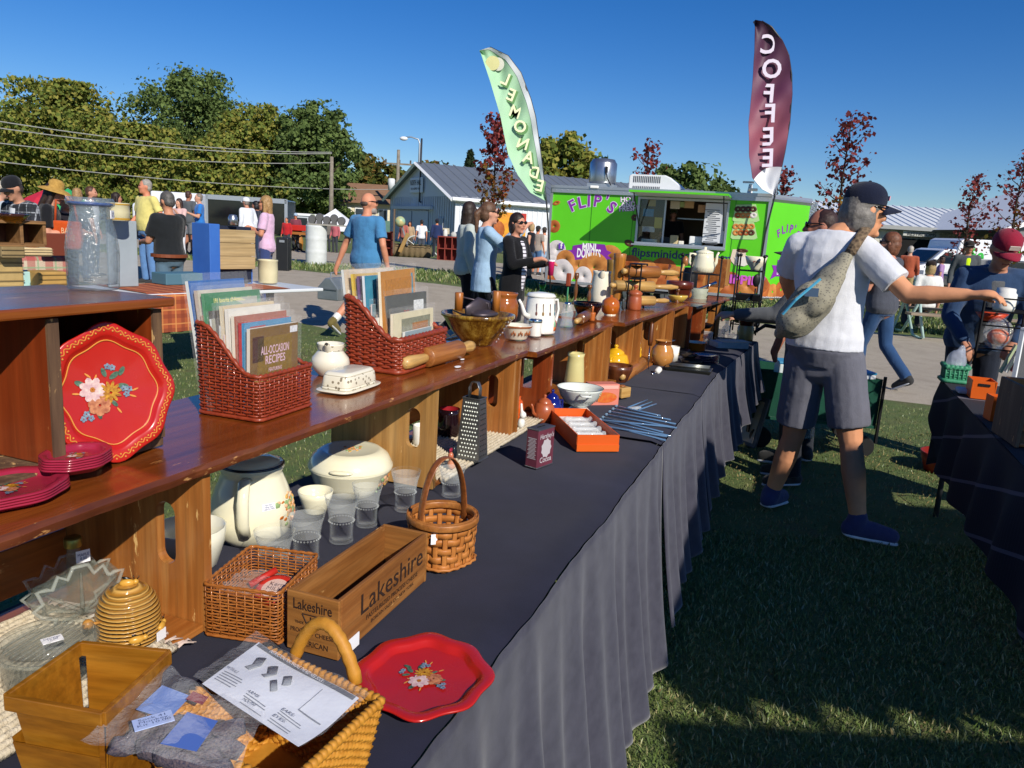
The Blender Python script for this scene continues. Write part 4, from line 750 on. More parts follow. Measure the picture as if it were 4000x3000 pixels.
    for n in 'lr':
        an,to,kn=getattr(J,n+'an'),getattr(J,n+'to'),getattr(J,n+'kn'); d=(to-an); mb=MB(); f=Vector((d.x,d.y,0)); f=f.normalized() if f.length>1e-4 else Vector((0,1,0)); hl=an-f*.03*k; lowv=Vector((0,0,-.03*k)) 
        mb.cap(hl+lowv*.7,an+d*.45+lowv*.3,.052*k,.052*k,n=10,flat=.85); mb.cap(an+d*.4+lowv*.3,to,.05*k,.042*k,n=10,flat=.9); mb.cap(hl*.5+an*.5,an+(kn-an)*.09,.05*k,.047*k); o=fuse(mb,'shoe',cloth(shoe,.7),t,max(.01,vox*.7)*k,2)
        mb=MB(); a=hl+Vector((0,0,-.052*k)); b=Vector((to.x,to.y,to.z-.03*k)); mb.cap(a,b,.042*k,.04*k,n=10,flat=.35,up=f.cross(Vector((0,0,1)))); mb.build('sole',M('sole_white','#c9ccd2',.6),o,True)
        if sock: mb=MB(); mb.cap(an,an+(kn-an)*.22,.045*k,.05*k,n=10); mb.build('sock',cloth(sock),t,True)
    t['_j']=0; del t['_j']; return t
def stand(label,x,yh,Y,rz,cap=0.,gzv=None,**kw):
    """person whose head top is seen at pixel (x,yh), standing at depth Y"""
    p=dp(x,yh,Y); z0=gz(p.x,Y) if gzv is None else gzv; pose={a:kw.pop(a) for a in ('lean','twist','sit','la','ra','lk','rk','hy','hp') if a in kw}
    H=(p.z-z0)-cap; lean=pose.get('lean',0)
    if pose.get('sit'): H=min(1.78,max(1.5,(p.z-z0+.46*1.0)))
    if lean: H=H/(.54+.46*cos(lean))
    off=Rz(R(rz))@Vector((0,sin(lean)*.68*H/1.75,0))
    J=stance((p.x-off.x,Y-off.y,z0),R(rz),H,**pose); kw.setdefault('vox',min(.024,max(.011,Y*.0013))); return person(label,J,**kw),J
AP=((.05,.06,-.29),(-.06,.29,-.2))       # forearm held in front
AH=((.04,.12,-.27),(.0,.30,-.06))
WALKF=((.09,.16,.52),(.09,.16,.1)); WALKB=((.1,.04,.5),(.1,-.3,.16),(0,.12,-.11))
# --- man in blue tee with toolbox
t_,J=stand('bald man in a blue tee shirt and tan shorts carrying a toolbox',1437,752,9.3,-28,sk='#bd8064',top=('#4a86b5','short'),bot=('#a5813c','shorts'),shoe='#6d6136',hair=('bald','#5a4a40'),glass='clear',beard='#a39a92',sock='#dcdcda',wid=1.14,belly=.06,hem=.83,hy=-.6,la=((.15,.02,-.27),(.24,-.02,-.53)),ra=((.1,-.05,-.28),(.1,.05,-.54)),lk=((.12,-.06,.5),(.2,-.36,.2),(0,.1,-.12)),rk=((.1,.14,.5),(.1,.16,.09)),vox=.012)
hp_=J.base+J.lwr+Vector((-.07,-.05,-.12)); tb=thing('toolbox','grey steel toolbox with peaked lid in the hand of the bald man','toolbox',hp_+Vector((0,0,-.34)),R(-20)); s=mpp(hp_); w_=95*s; hh=86*s
mb=MB(); mb.prism([(-w_/2,0),(w_/2,0),(w_/2,hh*.55),(w_/2*.25,hh),(-w_/2*.25,hh),(-w_/2,hh*.55)],-.42,0,Tr(-.02,-.05,0)@WALLM@Rz(0)); mb.build('case',M('toolbox_grey','#8f979c',.35,.5,c2='#7b8489',vs=5),tb,False,.012); mb=MB(); mb.tube([(-.02,.02,hh),(-.02,.02,hh+.06),(-.02,.3,hh+.06),(-.02,.3,hh)],.01,6); mb.build('handle',SILV,tb); mb=MB(); mb.box((-.02,-.062,hh*.5),(w_*.9,.008,.012)); mb.build('lid_seam',M('seam','#5b6267',.5),tb)
# --- couple
stand('bearded man in a pale grey sweatshirt walking with the woman in the denim shirt',1832,788,9.3,-75,sk='#b98a72',top=('#b9c2bd','long'),bot=('#16171b','pants'),hair=('long','#35261d'),glass='sun',beard='#3a2a22',hy=.9,lk=WALKF,rk=WALKB,wid=1.05,vox=.013)
stand('woman in a light denim shirt and dark leggings raising her hand, hair tied back',1908,790,8.6,-80,sk='#c08c74',top=('#9dbbd6','long'),bot=('#1b1b24','leggings'),hair=('pony','#6a4a34'),glass='sun',hem=.74,la=((.02,.18,-.18),(-.02,.36,.03)),ra=((.02,.2,-.16),(-.03,.38,.04)),lk=WALKB,rk=WALKF,hy=.15,vox=.012,wid=.98)
k=N('stripe_shirt'); sp=k.n('SeparateXYZ'); k.l(k.coord(),sp.inputs[0]); a=k.math('FRACT',k.math('MULTIPLY',sp.outputs[2],26)); k.set(Base_Color=k.mix(k.math('LESS_THAN',a,.3),'#d8d4dc','#34323c'),Roughness=.9); STRIPE=k.m
cw,J=stand('dark haired woman in a black cardigan over a striped top, arms out',2020,832,8.4,-118,sk='#b9826a',top=('#141417','long'),bot=('#17171b','leggings'),hair=('bob','#2d1c17'),glass='sun',la=((.04,.1,-.27),(.0,.34,-.24)),ra=((.04,.1,-.27),(-.02,.34,-.2)),inner=STRIPE,hem=.72,hy=-.25,vox=.012,belly=.03)
b_=J.base+J.lwr+Vector((.05,-.08,-.12)); t=thing('drink_cup','pink drink tumbler held by the woman in the black cardigan','cup',b_); mb=MB(); mb.lathe([(0,0),(.03,0),(.035,.14),(.036,.15),(0,.15)],14); mb.build('tumbler',M('tumbler_pink','#c41e5e',.35),t,True); mb=MB(); mb.lathe([(.036,.15),(.036,.165),(0,.168)],14); mb.build('lid',M('tumbler_lid','#e6e6e6',.4),t,True)
# --- left group
stand('tall grey haired man in a pale yellow polo and blue jeans',570,700,12.6,150,sk='#c07d62',top=('#dccf7e','short'),bot=('#5f86b8','pants'),hair=('short','#a9a39a'),belly=.05,wid=1.12,la=((.12,-.06,-.27),(.08,.02,-.5)),ra=((.1,-.02,-.28),(.05,.16,-.42)),hy=-.5,hem=.9)
bt,J=stand('man in a black tee shirt and faded jeans looking at his phone',655,748,8.8,62,sk='#b27c60',top=('#202326','short'),bot=('#5d7688','pants'),hair=('short','#5d5a57'),belly=.04,wid=1.1,la=((.03,.1,-.28),(-.08,.36,-.3)),ra=((.03,.1,-.28),(-.08,.36,-.28)),hp=-.35,hem=.9,vox=.012)
mb=MB(); torso(mb,J,.02,z0=.93,z1=1.0,wid=1.1,belly=.035)
mb=MB(); c=J.pel+Vector((0,0,.02)); mb.lathe([(.17,-.018),(.182,-.018),(.182,.018),(.17,.018)],24,Tr(c)@J.Bm@Sc(1.14,.96,1)); mb.build('belt',M('belt_brown','#7a3f22',.5),bt)
t=thing('phone','black phone in the hands of the man in the black tee','phone',J.base+(J.lwr+J.rwr)/2+J.Bm@Vector((0,.13,.02))); mb=MB(); mb.box((0,0,0),(.07,.14,.01),J.Bm@Rx(R(25))); mb.build('phone_body',M('phone_black','#0d0d10',.2),t)
k_=checks('flannel','#24272f','#aeb2b8','#15171c',11,.12); stand('man in a black and white plaid shirt and black cap bending over the goods',52,692,8.2,160,cap=.0,sk='#a97a62',top=('#2b2e36','long',k_),bot=('#20242c','pants'),hair=('short','#4a3f38'),hat=('cap','#191a1f'),lean=.28,hp=-.35,hy=-.1,wid=1.12,inner='#cfd2d6',la=((.08,.1,-.27),(.0,.3,-.38)),ra=((.08,.1,-.27),(.0,.3,-.38)),vox=.012)
stand('woman with a straw sun hat and black top holding a pink coat',205,712,8.9,-70,sk='#b9846c',top=('#1a1b20','short'),bot=('#c98bd0','pants'),hair=('long','#3a2b25'),hat=('sun','#b8914a'),lean=.2,hp=-.3,la=AP,ra=AP)
ob,J=stand('fair haired person in black with an orange shoulder bag behind the glass jar',252,748,9.2,-110,sk='#c08a72',top=('#221f26','short'),bot=('#2c2f36','pants'),hair=('short','#c7a684'),la=AP,ra=AP,lean=.1)
t=thing('shoulder_bag','orange cloth shoulder bag hanging beside the glass jar','bag',dp(262,905,8.8)+Vector((0,0,-.2)),R(10)); mb=MB(); mb.prism([(-.14,0),(.14,0),(.16,.1),(.15,.32),(-.15,.32),(-.16,.1)],-.05,.05,WALLM); o=mb.build('pouch',cloth('#c9511c'),t,False,.03,3); o['label']='orange pouch'; mb=MB(); mb.tube([(-.12,0,.3),(-.1,0,.55),(.08,0,.55),(.12,0,.3)],.014,6); mb.build('strap',cloth('#b5481a'),t,True); lettering('BAG\nDRIVE',M('bag_print','#e0b48a',.8),t,Tr(.02,-.06,.17)@WALLM,.09,.16)
stand('bearded man in a white shirt far behind the glass jar',352,728,13,-80,sk='#b07d66',top=('#d5dae2','short'),hair=('short','#5a3b2c'),beard='#4a3226')
stand('blond person seen from behind at the left of the bearded man',300,735,12.4,10,sk='#b98a72',top=('#3c3f48','short'),hair=('bob','#b08a5c'))
stand('white haired person at the very left edge behind the plaid man',-8,705,9.6,-30,sk='#b98a72',top=('#bfc7cf','long'),hair=('short','#cfc7b4'))
stand('dark haired woman between the crock and the man in the yellow polo',452,752,14,-60,sk='#a9765e',top=('#3b3d40','short'),hair=('long','#2b1c17'))
stand('woman in a pale pink blouse holding a phone up',700,775,16.5,160,sk='#b98a72',top=('#d8b4b0','elbow'),bot=('#d9dbe0','pants'),hair=('long','#3b2620'),la=AH,ra=AH)
stand('man in a grey tee shirt beside the man in the bright blue tee',735,745,19,-20,sk='#96634c',top=('#565b60','short'),bot=('#6e7278','shorts'),hair=('buzz','#4a2f28'))
stand('man in a bright blue tee shirt and dark jeans in the far left crowd',778,755,17.5,120,sk='#b98a72',top=('#2f76c4','short'),bot=('#34506e','pants'),hair=('short','#8a7f74'),la=AP)
lw,J=stand('woman with wavy blond hair in a lavender tee, arms crossed',1040,765,11.4,98,sk='#bb7f62',top=('#dcb6d2','short'),bot=('#3c4a78','pants'),hair=('long','#b08a58'),glass='sun',la=((.05,.04,-.28),(-.16,.22,-.22)),ra=((.05,.04,-.28),(-.16,.22,-.2)),vox=.012)
mb=MB(); c=J.pel; mb.lathe([(.17,-.22),(.2,-.2),(.19,.02),(.175,.04)],20,Tr(c)@J.Bm@Sc(1.05,.9,1)); fuse(mb,'tied_jacket',cloth('#2c365c'),lw,.014,2,.02)
stand('man in a white cap and white shirt in front of the black trailer',962,772,17,60,sk='#b07d66',top=('#dfe3ea','long'),bot=('#c9ccd2','pants'),hair=('short','#8a8078'),hat=('cap','#dfe1e4'),lean=.12)
stand('dark haired person bending behind the man in the white cap',1000,785,17.6,100,sk='#8f6350',top=('#262a3c','short'),hair=('bob','#15141a'),lean=.1)
# --- far middle
far=[(1120,850,24,170,'#b3242a','person in a red shirt seated behind the red wagon far off',1),(1155,833,24.5,180,'#7a3c4a','person in maroon wearing a pale cap behind the red wagon',1),(1222,838,23,180,'#8d8a92','person with a wide hat behind the white barrel',1),(1310,858,25,160,'#b5626a','person in pink right of the white tent',1),(1280,850,26,180,'#6f6a64','person in brown below the white tent',1)]
for x,y,Y,rz,c,lab,s_ in far: stand(lab,x,y,Y,rz,top=(c,'long'),bot=('#3a3d44','pants'),hair=('short','#4a3b32'),hat=('bucket','#7f8a68') if 'wide hat' in lab else (('cap','#9fb6cc') if 'pale cap' in lab else None))
stand('person in a navy hoodie seen from behind at the hall door',1708,855,27,10,top=('#27345c','long'),bot=('#2b2f3a','pants'),hair=('short','#1b1a1c'),hat=('cap','#1c2233'))
stand('person in a white shirt seen from behind near the hall door',1648,858,26,20,top=('#dfe2e8','short'),bot=('#49505c','pants'),hair=('short','#2b211d'))
stand('person in a salmon top among the antiques before the hall',1578,858,27,150,top=('#b56a5c','long'),bot=('#4a4650','pants'),hair=('long','#5a3a2c'))
stand('small child in beige beside the person in salmon',1602,865,28,170,top=('#b59b7c','long'),bot=('#5a5248','pants'),hair=('long','#4a2f22'))
stand('blond woman in a black sleeveless top left of the trailer',2078,872,19.5,70,sk='#b98a72',top=('#1a1c26','tank'),bot=('#39557d','shorts'),hair=('bob','#c9a878'))
stand('person in a dark cap and jeans next to the blond woman',2103,883,22,-30,top=('#9a8f86','short'),bot=('#46688f','shorts'),hair=('short','#2b211d'),hat=('cap','#33312f'))
stand('person in a white top and pale skirt left of the trailer corner',2128,888,23,20,top=('#cfcac4','tank'),bot=('#9fb8d4','pants'),hair=('short','#3a2b25'),hat=('cap','#4a4540'))
stand('person in a hot pink top partly hidden behind the striped shirt woman',2035,900,22,30,top=('#c93a78','short'),bot=('#3a3d48','pants'),hair=('short','#5a3b2c'))
# vendor
q=A+fx*tl(2630,850)[0]-fn*.75; stand('vendor in black standing inside the serving window of the trailer',2632,815,q.y,175,gzv=.5,sk='#9a6a52',top=('#101114','short'),bot=('#15161a','pants'),hair=('short','#2b211d'),hat=('cap','#3a3f20'))
# --- right
gt,J=stand('woman in a grey tee shirt and jeans with sunglasses on the path',3488,908,7.9,35,sk='#b47c64',top=('#4a4d57','short'),bot=('#2c4a72','pants'),hair=('bob','#7a4a30'),glass='sun',la=AP,ra=AP,hy=.5,wid=1.12,belly=.05,vox=.012,lk=((.1,.12,.5),(.1,.1,.09)),rk=((.1,-.06,.5),(.1,-.36,.18),(0,.12,-.11)))
stand('older man in a rust red shirt and khaki shorts near the van',3560,960,20,-25,sk='#b98a72',top=('#a5543a','long'),bot=('#b39a6a','shorts'),hair=('short','#c9bfb4'),lk=WALKB,rk=WALKF)
stand('person in a dark cap and white tee seated at the picnic table',3640,1022,14.5,0,sit=True,sk='#b98a72',top=('#dfe0dc','short'),bot=('#3a3d48','pants'),hair=('bob','#b59a6a'),hat=('cap','#2b211d'))
stand('child in a lavender shirt beside the van',3682,1000,21,60,sk='#b98a72',top=('#a783b4','short'),bot=('#3f5a85','pants'),hair=('bob','#4a2f22'))
k_=J; nv,J=stand('man in a grey jacket over a neon yellow shirt and plaid shorts',3790,942,15.5,165,sk='#a9765e',top=('#4e5356','long'),bot=('#6a5f78','shorts'),hair=('short','#3a2b25'),hat=('cap','#2e2a28'),glass='sun',inner='#c6e81c',shoe='#3a3a3a')
rh,J=stand('man in a crimson cap and denim jacket leaning over the right hand table',3935,905,4.95,165,cap=0,sk='#a9765e',top=('#2f4668','long'),bot=('#1c2230','pants'),hair=('short','#6b5d52'),hat=('cap','#8e1a34'),lean=.38,hp=-.45,hy=.15,wid=1.15,la=((.06,.12,-.26),(-.05,.3,-.34)),ra=((.06,.12,-.26),(-.02,.3,-.36)),inner='#5f6266',vox=.01,det=True)
mb=MB(); mb.box((0,.107,.075),(.065,.006,.03),J.HM); mb.build('cap_patch',M('patch','#c9b9ae',.8),rh)
stand('bald man in a dark shirt and sunglasses behind the woman in the white tee',3228,815,4.9,40,sk='#9a6450',top=('#23252c','short'),bot=('#1f232b','pants'),hair=('buzz','#3a2420'),glass='sun',hy=.5,vox=.01)
gs,J=stand('person in a dark cap and grey sweater reaching toward the iron rack',3150,935,4.5,75,cap=0,sk='#b98a72',top=('#55585c','long'),bot=('#1d1f26','pants'),hair=('short','#4a3b32'),hat=('cap','#26262a'),lean=.12,la=((.0,.2,-.17),(-.02,.46,-.16)),ra=((.04,.16,-.22),(-.02,.42,-.2)),vox=.01,det=True)
# --- the woman in the white tee: joints set one by one
def W(x,y,Y): return dp(x,y,Y)
BY=3.72; base=Vector((1.62,BY,0)); J=Per(); J.base=base; rel=lambda p:Vector(p)-base
J.k=1.0; J.pel=rel(W(3222,1340,3.74)); J.chest=rel(W(3250,1062,3.76)); J.neck=rel(W(3290,905,3.76)); J.head=rel(W(3378,822,3.76)); yaw=R(-38); J.hr=Vector((cos(yaw),sin(yaw),0)); ya=R(-22); J.sr=Vector((cos(ya),sin(ya),-.06)).normalized()
J.Bm=Rz(yaw); J.HM=Tr(J.head)@Rz(R(-84))@Rx(R(-6))@Sc(.97,.97,.97); J.U=J.Bm
J.lsh=rel(W(3120,960,3.84)); J.lel=rel(W(3075,1090,4.0)); J.lwr=rel(W(3120,1210,4.15)); J.rsh=rel(W(3372,975,3.66)); J.rel_=0; J.rel=None
J.__dict__['rel']=None; setattr(J,'rel',rel(W(3548,1152,3.5))); J.rwr=rel(W(3778,1152,3.36))
J.lhip=rel(W(3150,1400,3.78)); J.rhip=rel(W(3292,1400,3.68)); J.lkn=rel(W(3100,1700,3.86)); J.rkn=rel(W(3322,1720,3.64)); J.lan=rel(W(3012,1938,3.97)); J.ran=rel(W(3352,2062,3.58)); J.lto=J.lan+Vector((.10,.11,-.045)); J.rto=J.ran+Vector((.155,-.02,-.05))
for n in 'lr': 
    an=getattr(J,n+'an'); dz=.085-an.z; an.z=.085; to=getattr(J,n+'to'); to.z=.042
mw=person('woman in a white tee, grey shorts and navy cap reaching toward the right table',J,sk='#c48a66',top=('#d9dbe2','short'),bot=('#686974','shorts'),shoe='#3a3d66',hair=('bob','#7d7873'),hat=('cap','#121930'),glass='sun',vox=.0075,det=True,wid=.95,hem=.93,wr=.006,belly=.02)
# sling bag on her back
fwd=Vector((0,0,1)).cross(J.sr).normalized(); bk=-fwd
sb=thing('sling_bag','speckled grey sling bag with a braided strap on the back of the woman','bag',base+J.chest+bk*.16); o_=Vector(sb.location)
k=N('sling_cloth'); v=k.n('TexVoronoi'); v.inputs['Scale'].default_value=85; k.l(k.coord(),v.inputs[0]); k.set(Base_Color=k.mix(k.math('LESS_THAN',v.outputs[0],.33),'#8f8a78','#6b675c'),Roughness=.9); k.bump(k.noise(30,3),.4,.006); SLING=k.m
pts=[W(3300,1010,3.60),W(3240,1090,3.56),W(3180,1170,3.54),W(3110,1250,3.58),W(3060,1290,3.66)]; mb=MB()
rad=[.045,.08,.1,.098,.05]
for (a,b),(ra_,rb_) in zip(zip(pts,pts[1:]),zip(rad,rad[1:])): mb.cap(a-o_,b-o_,ra_,rb_,n=14,flat=.62,up=(J.sr.x*.7,J.sr.y*.7,.7))
fuse(mb,'bag_body',SLING,sb,.009,5,.012)
mb=MB(); mb.tube([p-o_+Vector((-.03,-.075,.015)) for p in (W(3205,1100,3.5),W(3110,1180,3.5),W(3060,1235,3.53))],.006,5); mb.build('zip',M('zip_blue','#4fa3c4',.5),sb)
mb=MB(); q=W(3170,1142,3.44)-o_; mb.box(q,(.06,.006,.038),None); mb.build('bag_label',M('bag_label_blue','#27425f',.6),sb)
mb=MB(); ps=[W(3310,1000,3.6),W(3345,945,3.63),W(3372,905,3.68),W(3366,890,3.76),W(3330,900,3.87)]
k=N('braid'); sp=k.n('SeparateXYZ'); k.l(k.coord(),sp.inputs[0]); v=k.n('TexVoronoi'); v.inputs['Scale'].default_value=60; k.l(k.coord(),v.inputs[0]); k.set(Base_Color=k.mix(v.outputs[0],'#3a2b22','#8a7458'),Roughness=.85); k.bump(v.outputs[0],.8,.006)
mb.tube([p-o_+Vector((0,-.02,.01)) for p in ps],.026,10,flat=.35,up=(J.sr.x,J.sr.y,.3)); mb.build('strap',k.m,sb,True)
mb=MB(); c=J.HM; mb.box((.0,.105,.075),(.03,.004,.022),c); mb.build('cap_emblem',M('emblem_pink','#d8a0b0',.7),mw)
# ================================================================ FLEA MARKET TABLES
ZT=.745; ZS=1.03
def tcr(s): return -.82 if s<2.3 else (-.82+.05*(s-2.3) if s<3.6 else -.755+.11*(s-3.6))
def tfr(s): return (-.39 if s<4 else -.39+.055*(s-4))+.006*noise.noise((s*5,.5,2))+.003*noise.noise((s*17,.5,4))
CLOTHTOP=M('navy_cloth','#1a1b2b',.95,c2='#242538',vs=5,bump=.35,bs=500,bd=.001,sheen=.1,spec=.1); CLOTHSUN=M('grey_skirt','#33333f',.97,c2='#40404c',vs=30,bump=.3,bs=450,bd=.001,sheen=.3,spec=.1)  # one navy cloth; sunlight on its hanging sides is put into a lighter grey
def table(label,s0,s1,seed,hem0,hem1,lift=0.):
    t=thing('folding_table',label,'table',ts((s0+s1)/2,-.77,0),TA); c=ts((s0+s1)/2,-.77,0); L=s1-s0; rl=lambda s,tt,z:(s-(s0+s1)/2,-(tt+.77),z)
    mb=MB(); mb.box((0,0,.715),(L-.02,.7,.04)); mb.build('tabletop',M('table_plastic','#7e7f80',.6),t,False,.01)
    for sx in (-1,1):
        for sy in (-1,1): mb=MB(); mb.tube([(sx*(L/2-.15),sy*.28,0),(sx*(L/2-.15),sy*.28,.7)],.014,7); mb.build('leg',M('leg_grey','#4a4c50',.5,.5),t,True)
    # cloth lies over the table
    n=int(L/.022)+2; prof=[(-1.16,.5),(-1.15,0)]+[(-1.15+i*.76/14,0) for i in range(1,14)]
    o=thing('tablecloth',['dark navy cloth over the nearest table with a hanging skirt','dark navy cloth over the second table with a hanging skirt','dark navy cloth over the third table with a hanging skirt','dark cloth on the farthest table, hanging open at the side'][seed],'tablecloth',c,TA); mb=MB()
    def top(u,v):
        s=s0-.004+(L+.008)*u; tt=-1.15+(tfr(s)+1.15)*v; edge=max(0,(v-.97)/.03); z=ZT+lift+.004*noise.noise((s*4,tt*3,seed))+.014*max(0,noise.noise((s*2.6+tt*1.2,tt*.6,seed+5))-.2)-edge*edge*.008
        return rl(s,tt,z)
    mb.grid(n,24,top); mb.build('cloth_top',CLOTHTOP,o,True)
    def fr(u,v):
        s=s0-.004+(L+.008)*u; h=v; hem=hem0+(hem1-hem0)*u+.02*noise.noise((s*5,2,seed)); z=(ZT+lift-.006)*(1-v)+hem*v
        f=.55*sin(s*44+2.6*noise.noise((s*1.7,0,seed)))+.45*sin(s*23+2*noise.noise((s*2,4,seed)))+.5*noise.noise((s*4.5,v*.4,seed+9)); tt=tfr(s)+.004+.012*v**.5+.026*f*min(1,v*2.2)*(.45+.55*v)+.05*v*v+.02*v
        return rl(s+.01*f*v,tt,z)
    mb=MB(); mb.grid(max(40,int(L/.009)),40,fr); k_=mb.build('cloth_skirt',CLOTHSUN,o,True); so_=k_.modifiers.new('s','SOLIDIFY'); so_.thickness=.003
    mb=MB(); mb.grid(20,6,lambda u,v:rl(s0-.004+(L+.008)*u,-1.15-.012*v,ZT+lift-.3*v)); mb.build('cloth_back',CLOTHTOP,o,True)
    if seed in(1,2,3):  # cloth end hanging
        mb=MB(); mb.grid(24,10,lambda u,v:rl(s1+.004+.02*v+.01*sin(u*20),-1.15+(tfr(s1)+1.15)*u,(ZT+lift-.004)*(1-v)+(.3)*v)); mb.build('cloth_end',CLOTHSUN,o,True)
    return t
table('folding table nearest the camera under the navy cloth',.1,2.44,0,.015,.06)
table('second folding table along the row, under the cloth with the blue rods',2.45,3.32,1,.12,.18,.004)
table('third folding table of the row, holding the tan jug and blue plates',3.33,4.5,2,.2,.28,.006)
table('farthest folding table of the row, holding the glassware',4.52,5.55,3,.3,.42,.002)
# --- crates and shelf
CR=wood('crate_orange','#7a3f17','#9a5a24','#b9793a',0,5,.38,.35,.06); CRZ=wood('crate_end','#8a4e1e','#a8682e','#c48e4e',2,5,.42,.25,.08,'#d9b070'); CRB=wood('crate_pale','#9a6a34','#b98a4c','#cda468',2,5,.5,.1,.05,'#e0c08a'); CRR=wood('crate_red','#6b2a10','#8a3c18','#9f5226',2,5,.36,.35,.1,'#c08a50'); SHELF=wood('shelf_varnish','#602c0f','#874418','#a35c22',0,4,.24,.42,.09,'#b9824a'); SHED=wood('shelf_edge','#43200f','#6a3418','#8c5228',0,5,.45,.2,.3,'#c49056'); UPW=wood('upper_crate','#6d2a10','#8a3a17','#9c4a20',2,4,.3,.5,.05,'#c08448'); RAW=wood('raw_edge','#3f2a1c','#5e4430','#8a6a48',2,6,.8,0,.3,'#caa26a')
def panel_slot(w,h,th,slot=True,sw=.019,sh=.052,sy=.56,round_=True,off=0.):
    """end board in the y-z plane, thickness along x, with a hand slot"""
    mb=MB(); n=10 if round_ else 1
    if not slot: mb.box((0,0,h/2),(th,w,h)); return mb
    cy=off; cz=h*sy; hole=[]
    if round_:
        for i in range(n+1): a=PI*i/n; hole.append((cy+sw*cos(a),cz+(sh-sw)/1+sw*sin(a)-0))
        for i in range(n+1): a=PI+PI*i/n; hole.append((cy+sw*cos(a),cz-(sh-sw)+sw*sin(a)))
    else: hole=[(cy+sw,cz-sh),(cy+sw,cz+sh),(cy-sw,cz+sh),(cy-sw,cz-sh)]
    m_=len(hole); outer=[]
    for (y,z) in hole:
        dy,dz=y-cy,z-cz; sc_=1e9
        if dy>1e-6: sc_=min(sc_,(w/2-cy)/dy)
        if dy<-1e-6: sc_=min(sc_,(-w/2-cy)/dy)
        if dz>1e-6: sc_=min(sc_,(h-cz)/dz)
        if dz<-1e-6: sc_=min(sc_,(-cz)/dz)
        outer.append([cy+dy*sc_,cz+dz*sc_])
    for (yc,zc) in [(w/2,0),(w/2,h),(-w/2,h),(-w/2,0)]:
        j=min(range(m_),key=lambda i:(outer[i][0]-yc)**2+(outer[i][1]-zc)**2); outer[j]=[yc,zc]
    vs=[]; fs=[]
    for x in (-th/2,th/2):
        for p in hole: vs.append((x,p[0],p[1]))
        for p in outer: vs.append((x,p[0],p[1]))
    for i in range(m_):
        j=(i+1)%m_; fs.append((i,j,m_+j,m_+i)); fs.append((2*m_+j,2*m_+i,3*m_+i,3*m_+j)); fs.append((i,2*m_+i,2*m_+j,j)); fs.append((m_+j,3*m_+j,3*m_+i,m_+i))
    mb.add(vs,fs); return mb
def crate(label,s0,s1,mats=(CRZ,CRZ),back=True,top=False,bottom=True,h=.268,dep=.3,slots=(True,True),rot=0,z0=ZT+.006,round_=(True,True),tf=None,topm=None,off=(0.,0.)):
    sm=(s0+s1)/2; tf=tcr(sm) if tf is None else tf; t=thing('wooden_crate',label,'crate',ts(sm,tf-dep/2,z0),TA+rot,'wooden crates set on their sides'); L=s1-s0; th=.016
    for i,x in enumerate((-L/2+th/2,L/2-th/2)):
        if mats[i] is None: continue
        mb=panel_slot(dep,h,th,slots[i],round_=round_[i],off=off[i]); mb.v=[(a+x,b,c) for a,b,c in mb.v]; mb.build('end_panel',mats[i],t)
    if bottom: mb=MB(); mb.box((0,0,.006),(L-2*th-.002,dep-.004,.012)); mb.build('bottom_board',CR,t,False,.002)
    if back:
        for j in range(3): mb=MB(); mb.box((0,dep/2-.005,.035+h*.31*j+.04),(L-2*th-.004,.009,h*.30)); mb.build('slat',CR,t,False,.002)
    if top: mb=MB(); mb.box((0,0,h-.006),(L-2*th-.002,dep-.004,.012)); mb.build('top_board',topm or CR,t,False,.002)
    return t
crate('crate at the left end with an oval hand slot, beside the cream bowl',.30,.888,(None,CRZ),off=(0,-.075))
crate('pale pine crate holding the grater and the dark pitcher',1.65,2.20,(CRB,CRZ),off=(-.09,-.08))
crate('reddish crate with a square hand slot behind the brown teapot',2.215,2.56,(CRZ,CRR),round_=(True,False),off=(-.05,-.06))
crate('crate behind the colander, nearest the cream pitcher',2.74,3.165,(None,CRZ),back=False,off=(0,-.05))
crate('crate with an oval slot behind the yellow teapot',3.185,3.62,(CRZ,CRZ),back=False,rot=R(-1),off=(-.05,-.05))
crate('crate behind the wooden handled turner',3.64,4.2,(CRZ,CRZ),back=False,rot=R(-2),off=(-.05,-.05))
crate('crate behind the tan jug with a pale slot',4.22,4.6,(CRZ,CRZ),back=False,rot=R(-3),off=(-.05,-.05))
crate('red stained crate behind the white basin',4.62,4.95,(CRR,CRR),back=False,rot=R(-4),off=(-.05,-.05))
crate('pale crate at the far end of the row, behind the iron rack',4.97,5.45,(CRZ,CRZ),back=False,rot=R(-5),off=(-.05,-.05))
# shelf boards lying across the crates, edges worn
def shelf(label,s0,s1,rot=0,dep=.335,z=ZS,tf=None,tilt=0):
    sm=(s0+s1)/2; tf=(tcr(sm)+.012) if tf is None else tf; t=thing('shelf_board',label,'shelf',ts(sm,tf-dep/2,z),TA+rot,'shelf boards lying across the crates'); L=s1-s0; n=int(L/.025)+2; mb=MB(); th=.017
    def e(s,a): return .0025*noise.noise((s*22,a,3))+.002*noise.noise((s*70,a,7))
    vs=[];fs=[]
    for i in range(n):
        x=-L/2+L*i/(n-1); f=-dep/2+e(x+s0,1)
        vs+=[(x,f,-th),(x,f-.001+e(x+s0,2),-th*.4),(x,f+.003+e(x+s0,5),0),(x,dep/2,0),(x,dep/2,-th)]
    for i in range(n-1):
        a=i*5;b=a+5
        for q in range(4): fs.append((a+q,b+q,b+q+1,a+q+1))
        fs.append((a+4,b+4,b,a))
    fs.append((0,1,2,3,4)); fs.append(tuple(reversed(range((n-1)*5,n*5)))); 
    top=MB(); mi=[]
    mb.add(vs,fs); mb.mi=[1 if (i%5 in(0,1)) and i<(n-1)*5 else 0 for i in range(len(fs))]; mb.build('board',[SHELF,SHED],t); return t
shelf('glossy brown shelf board nearest the camera, carrying the wicker baskets',.25,2.265)
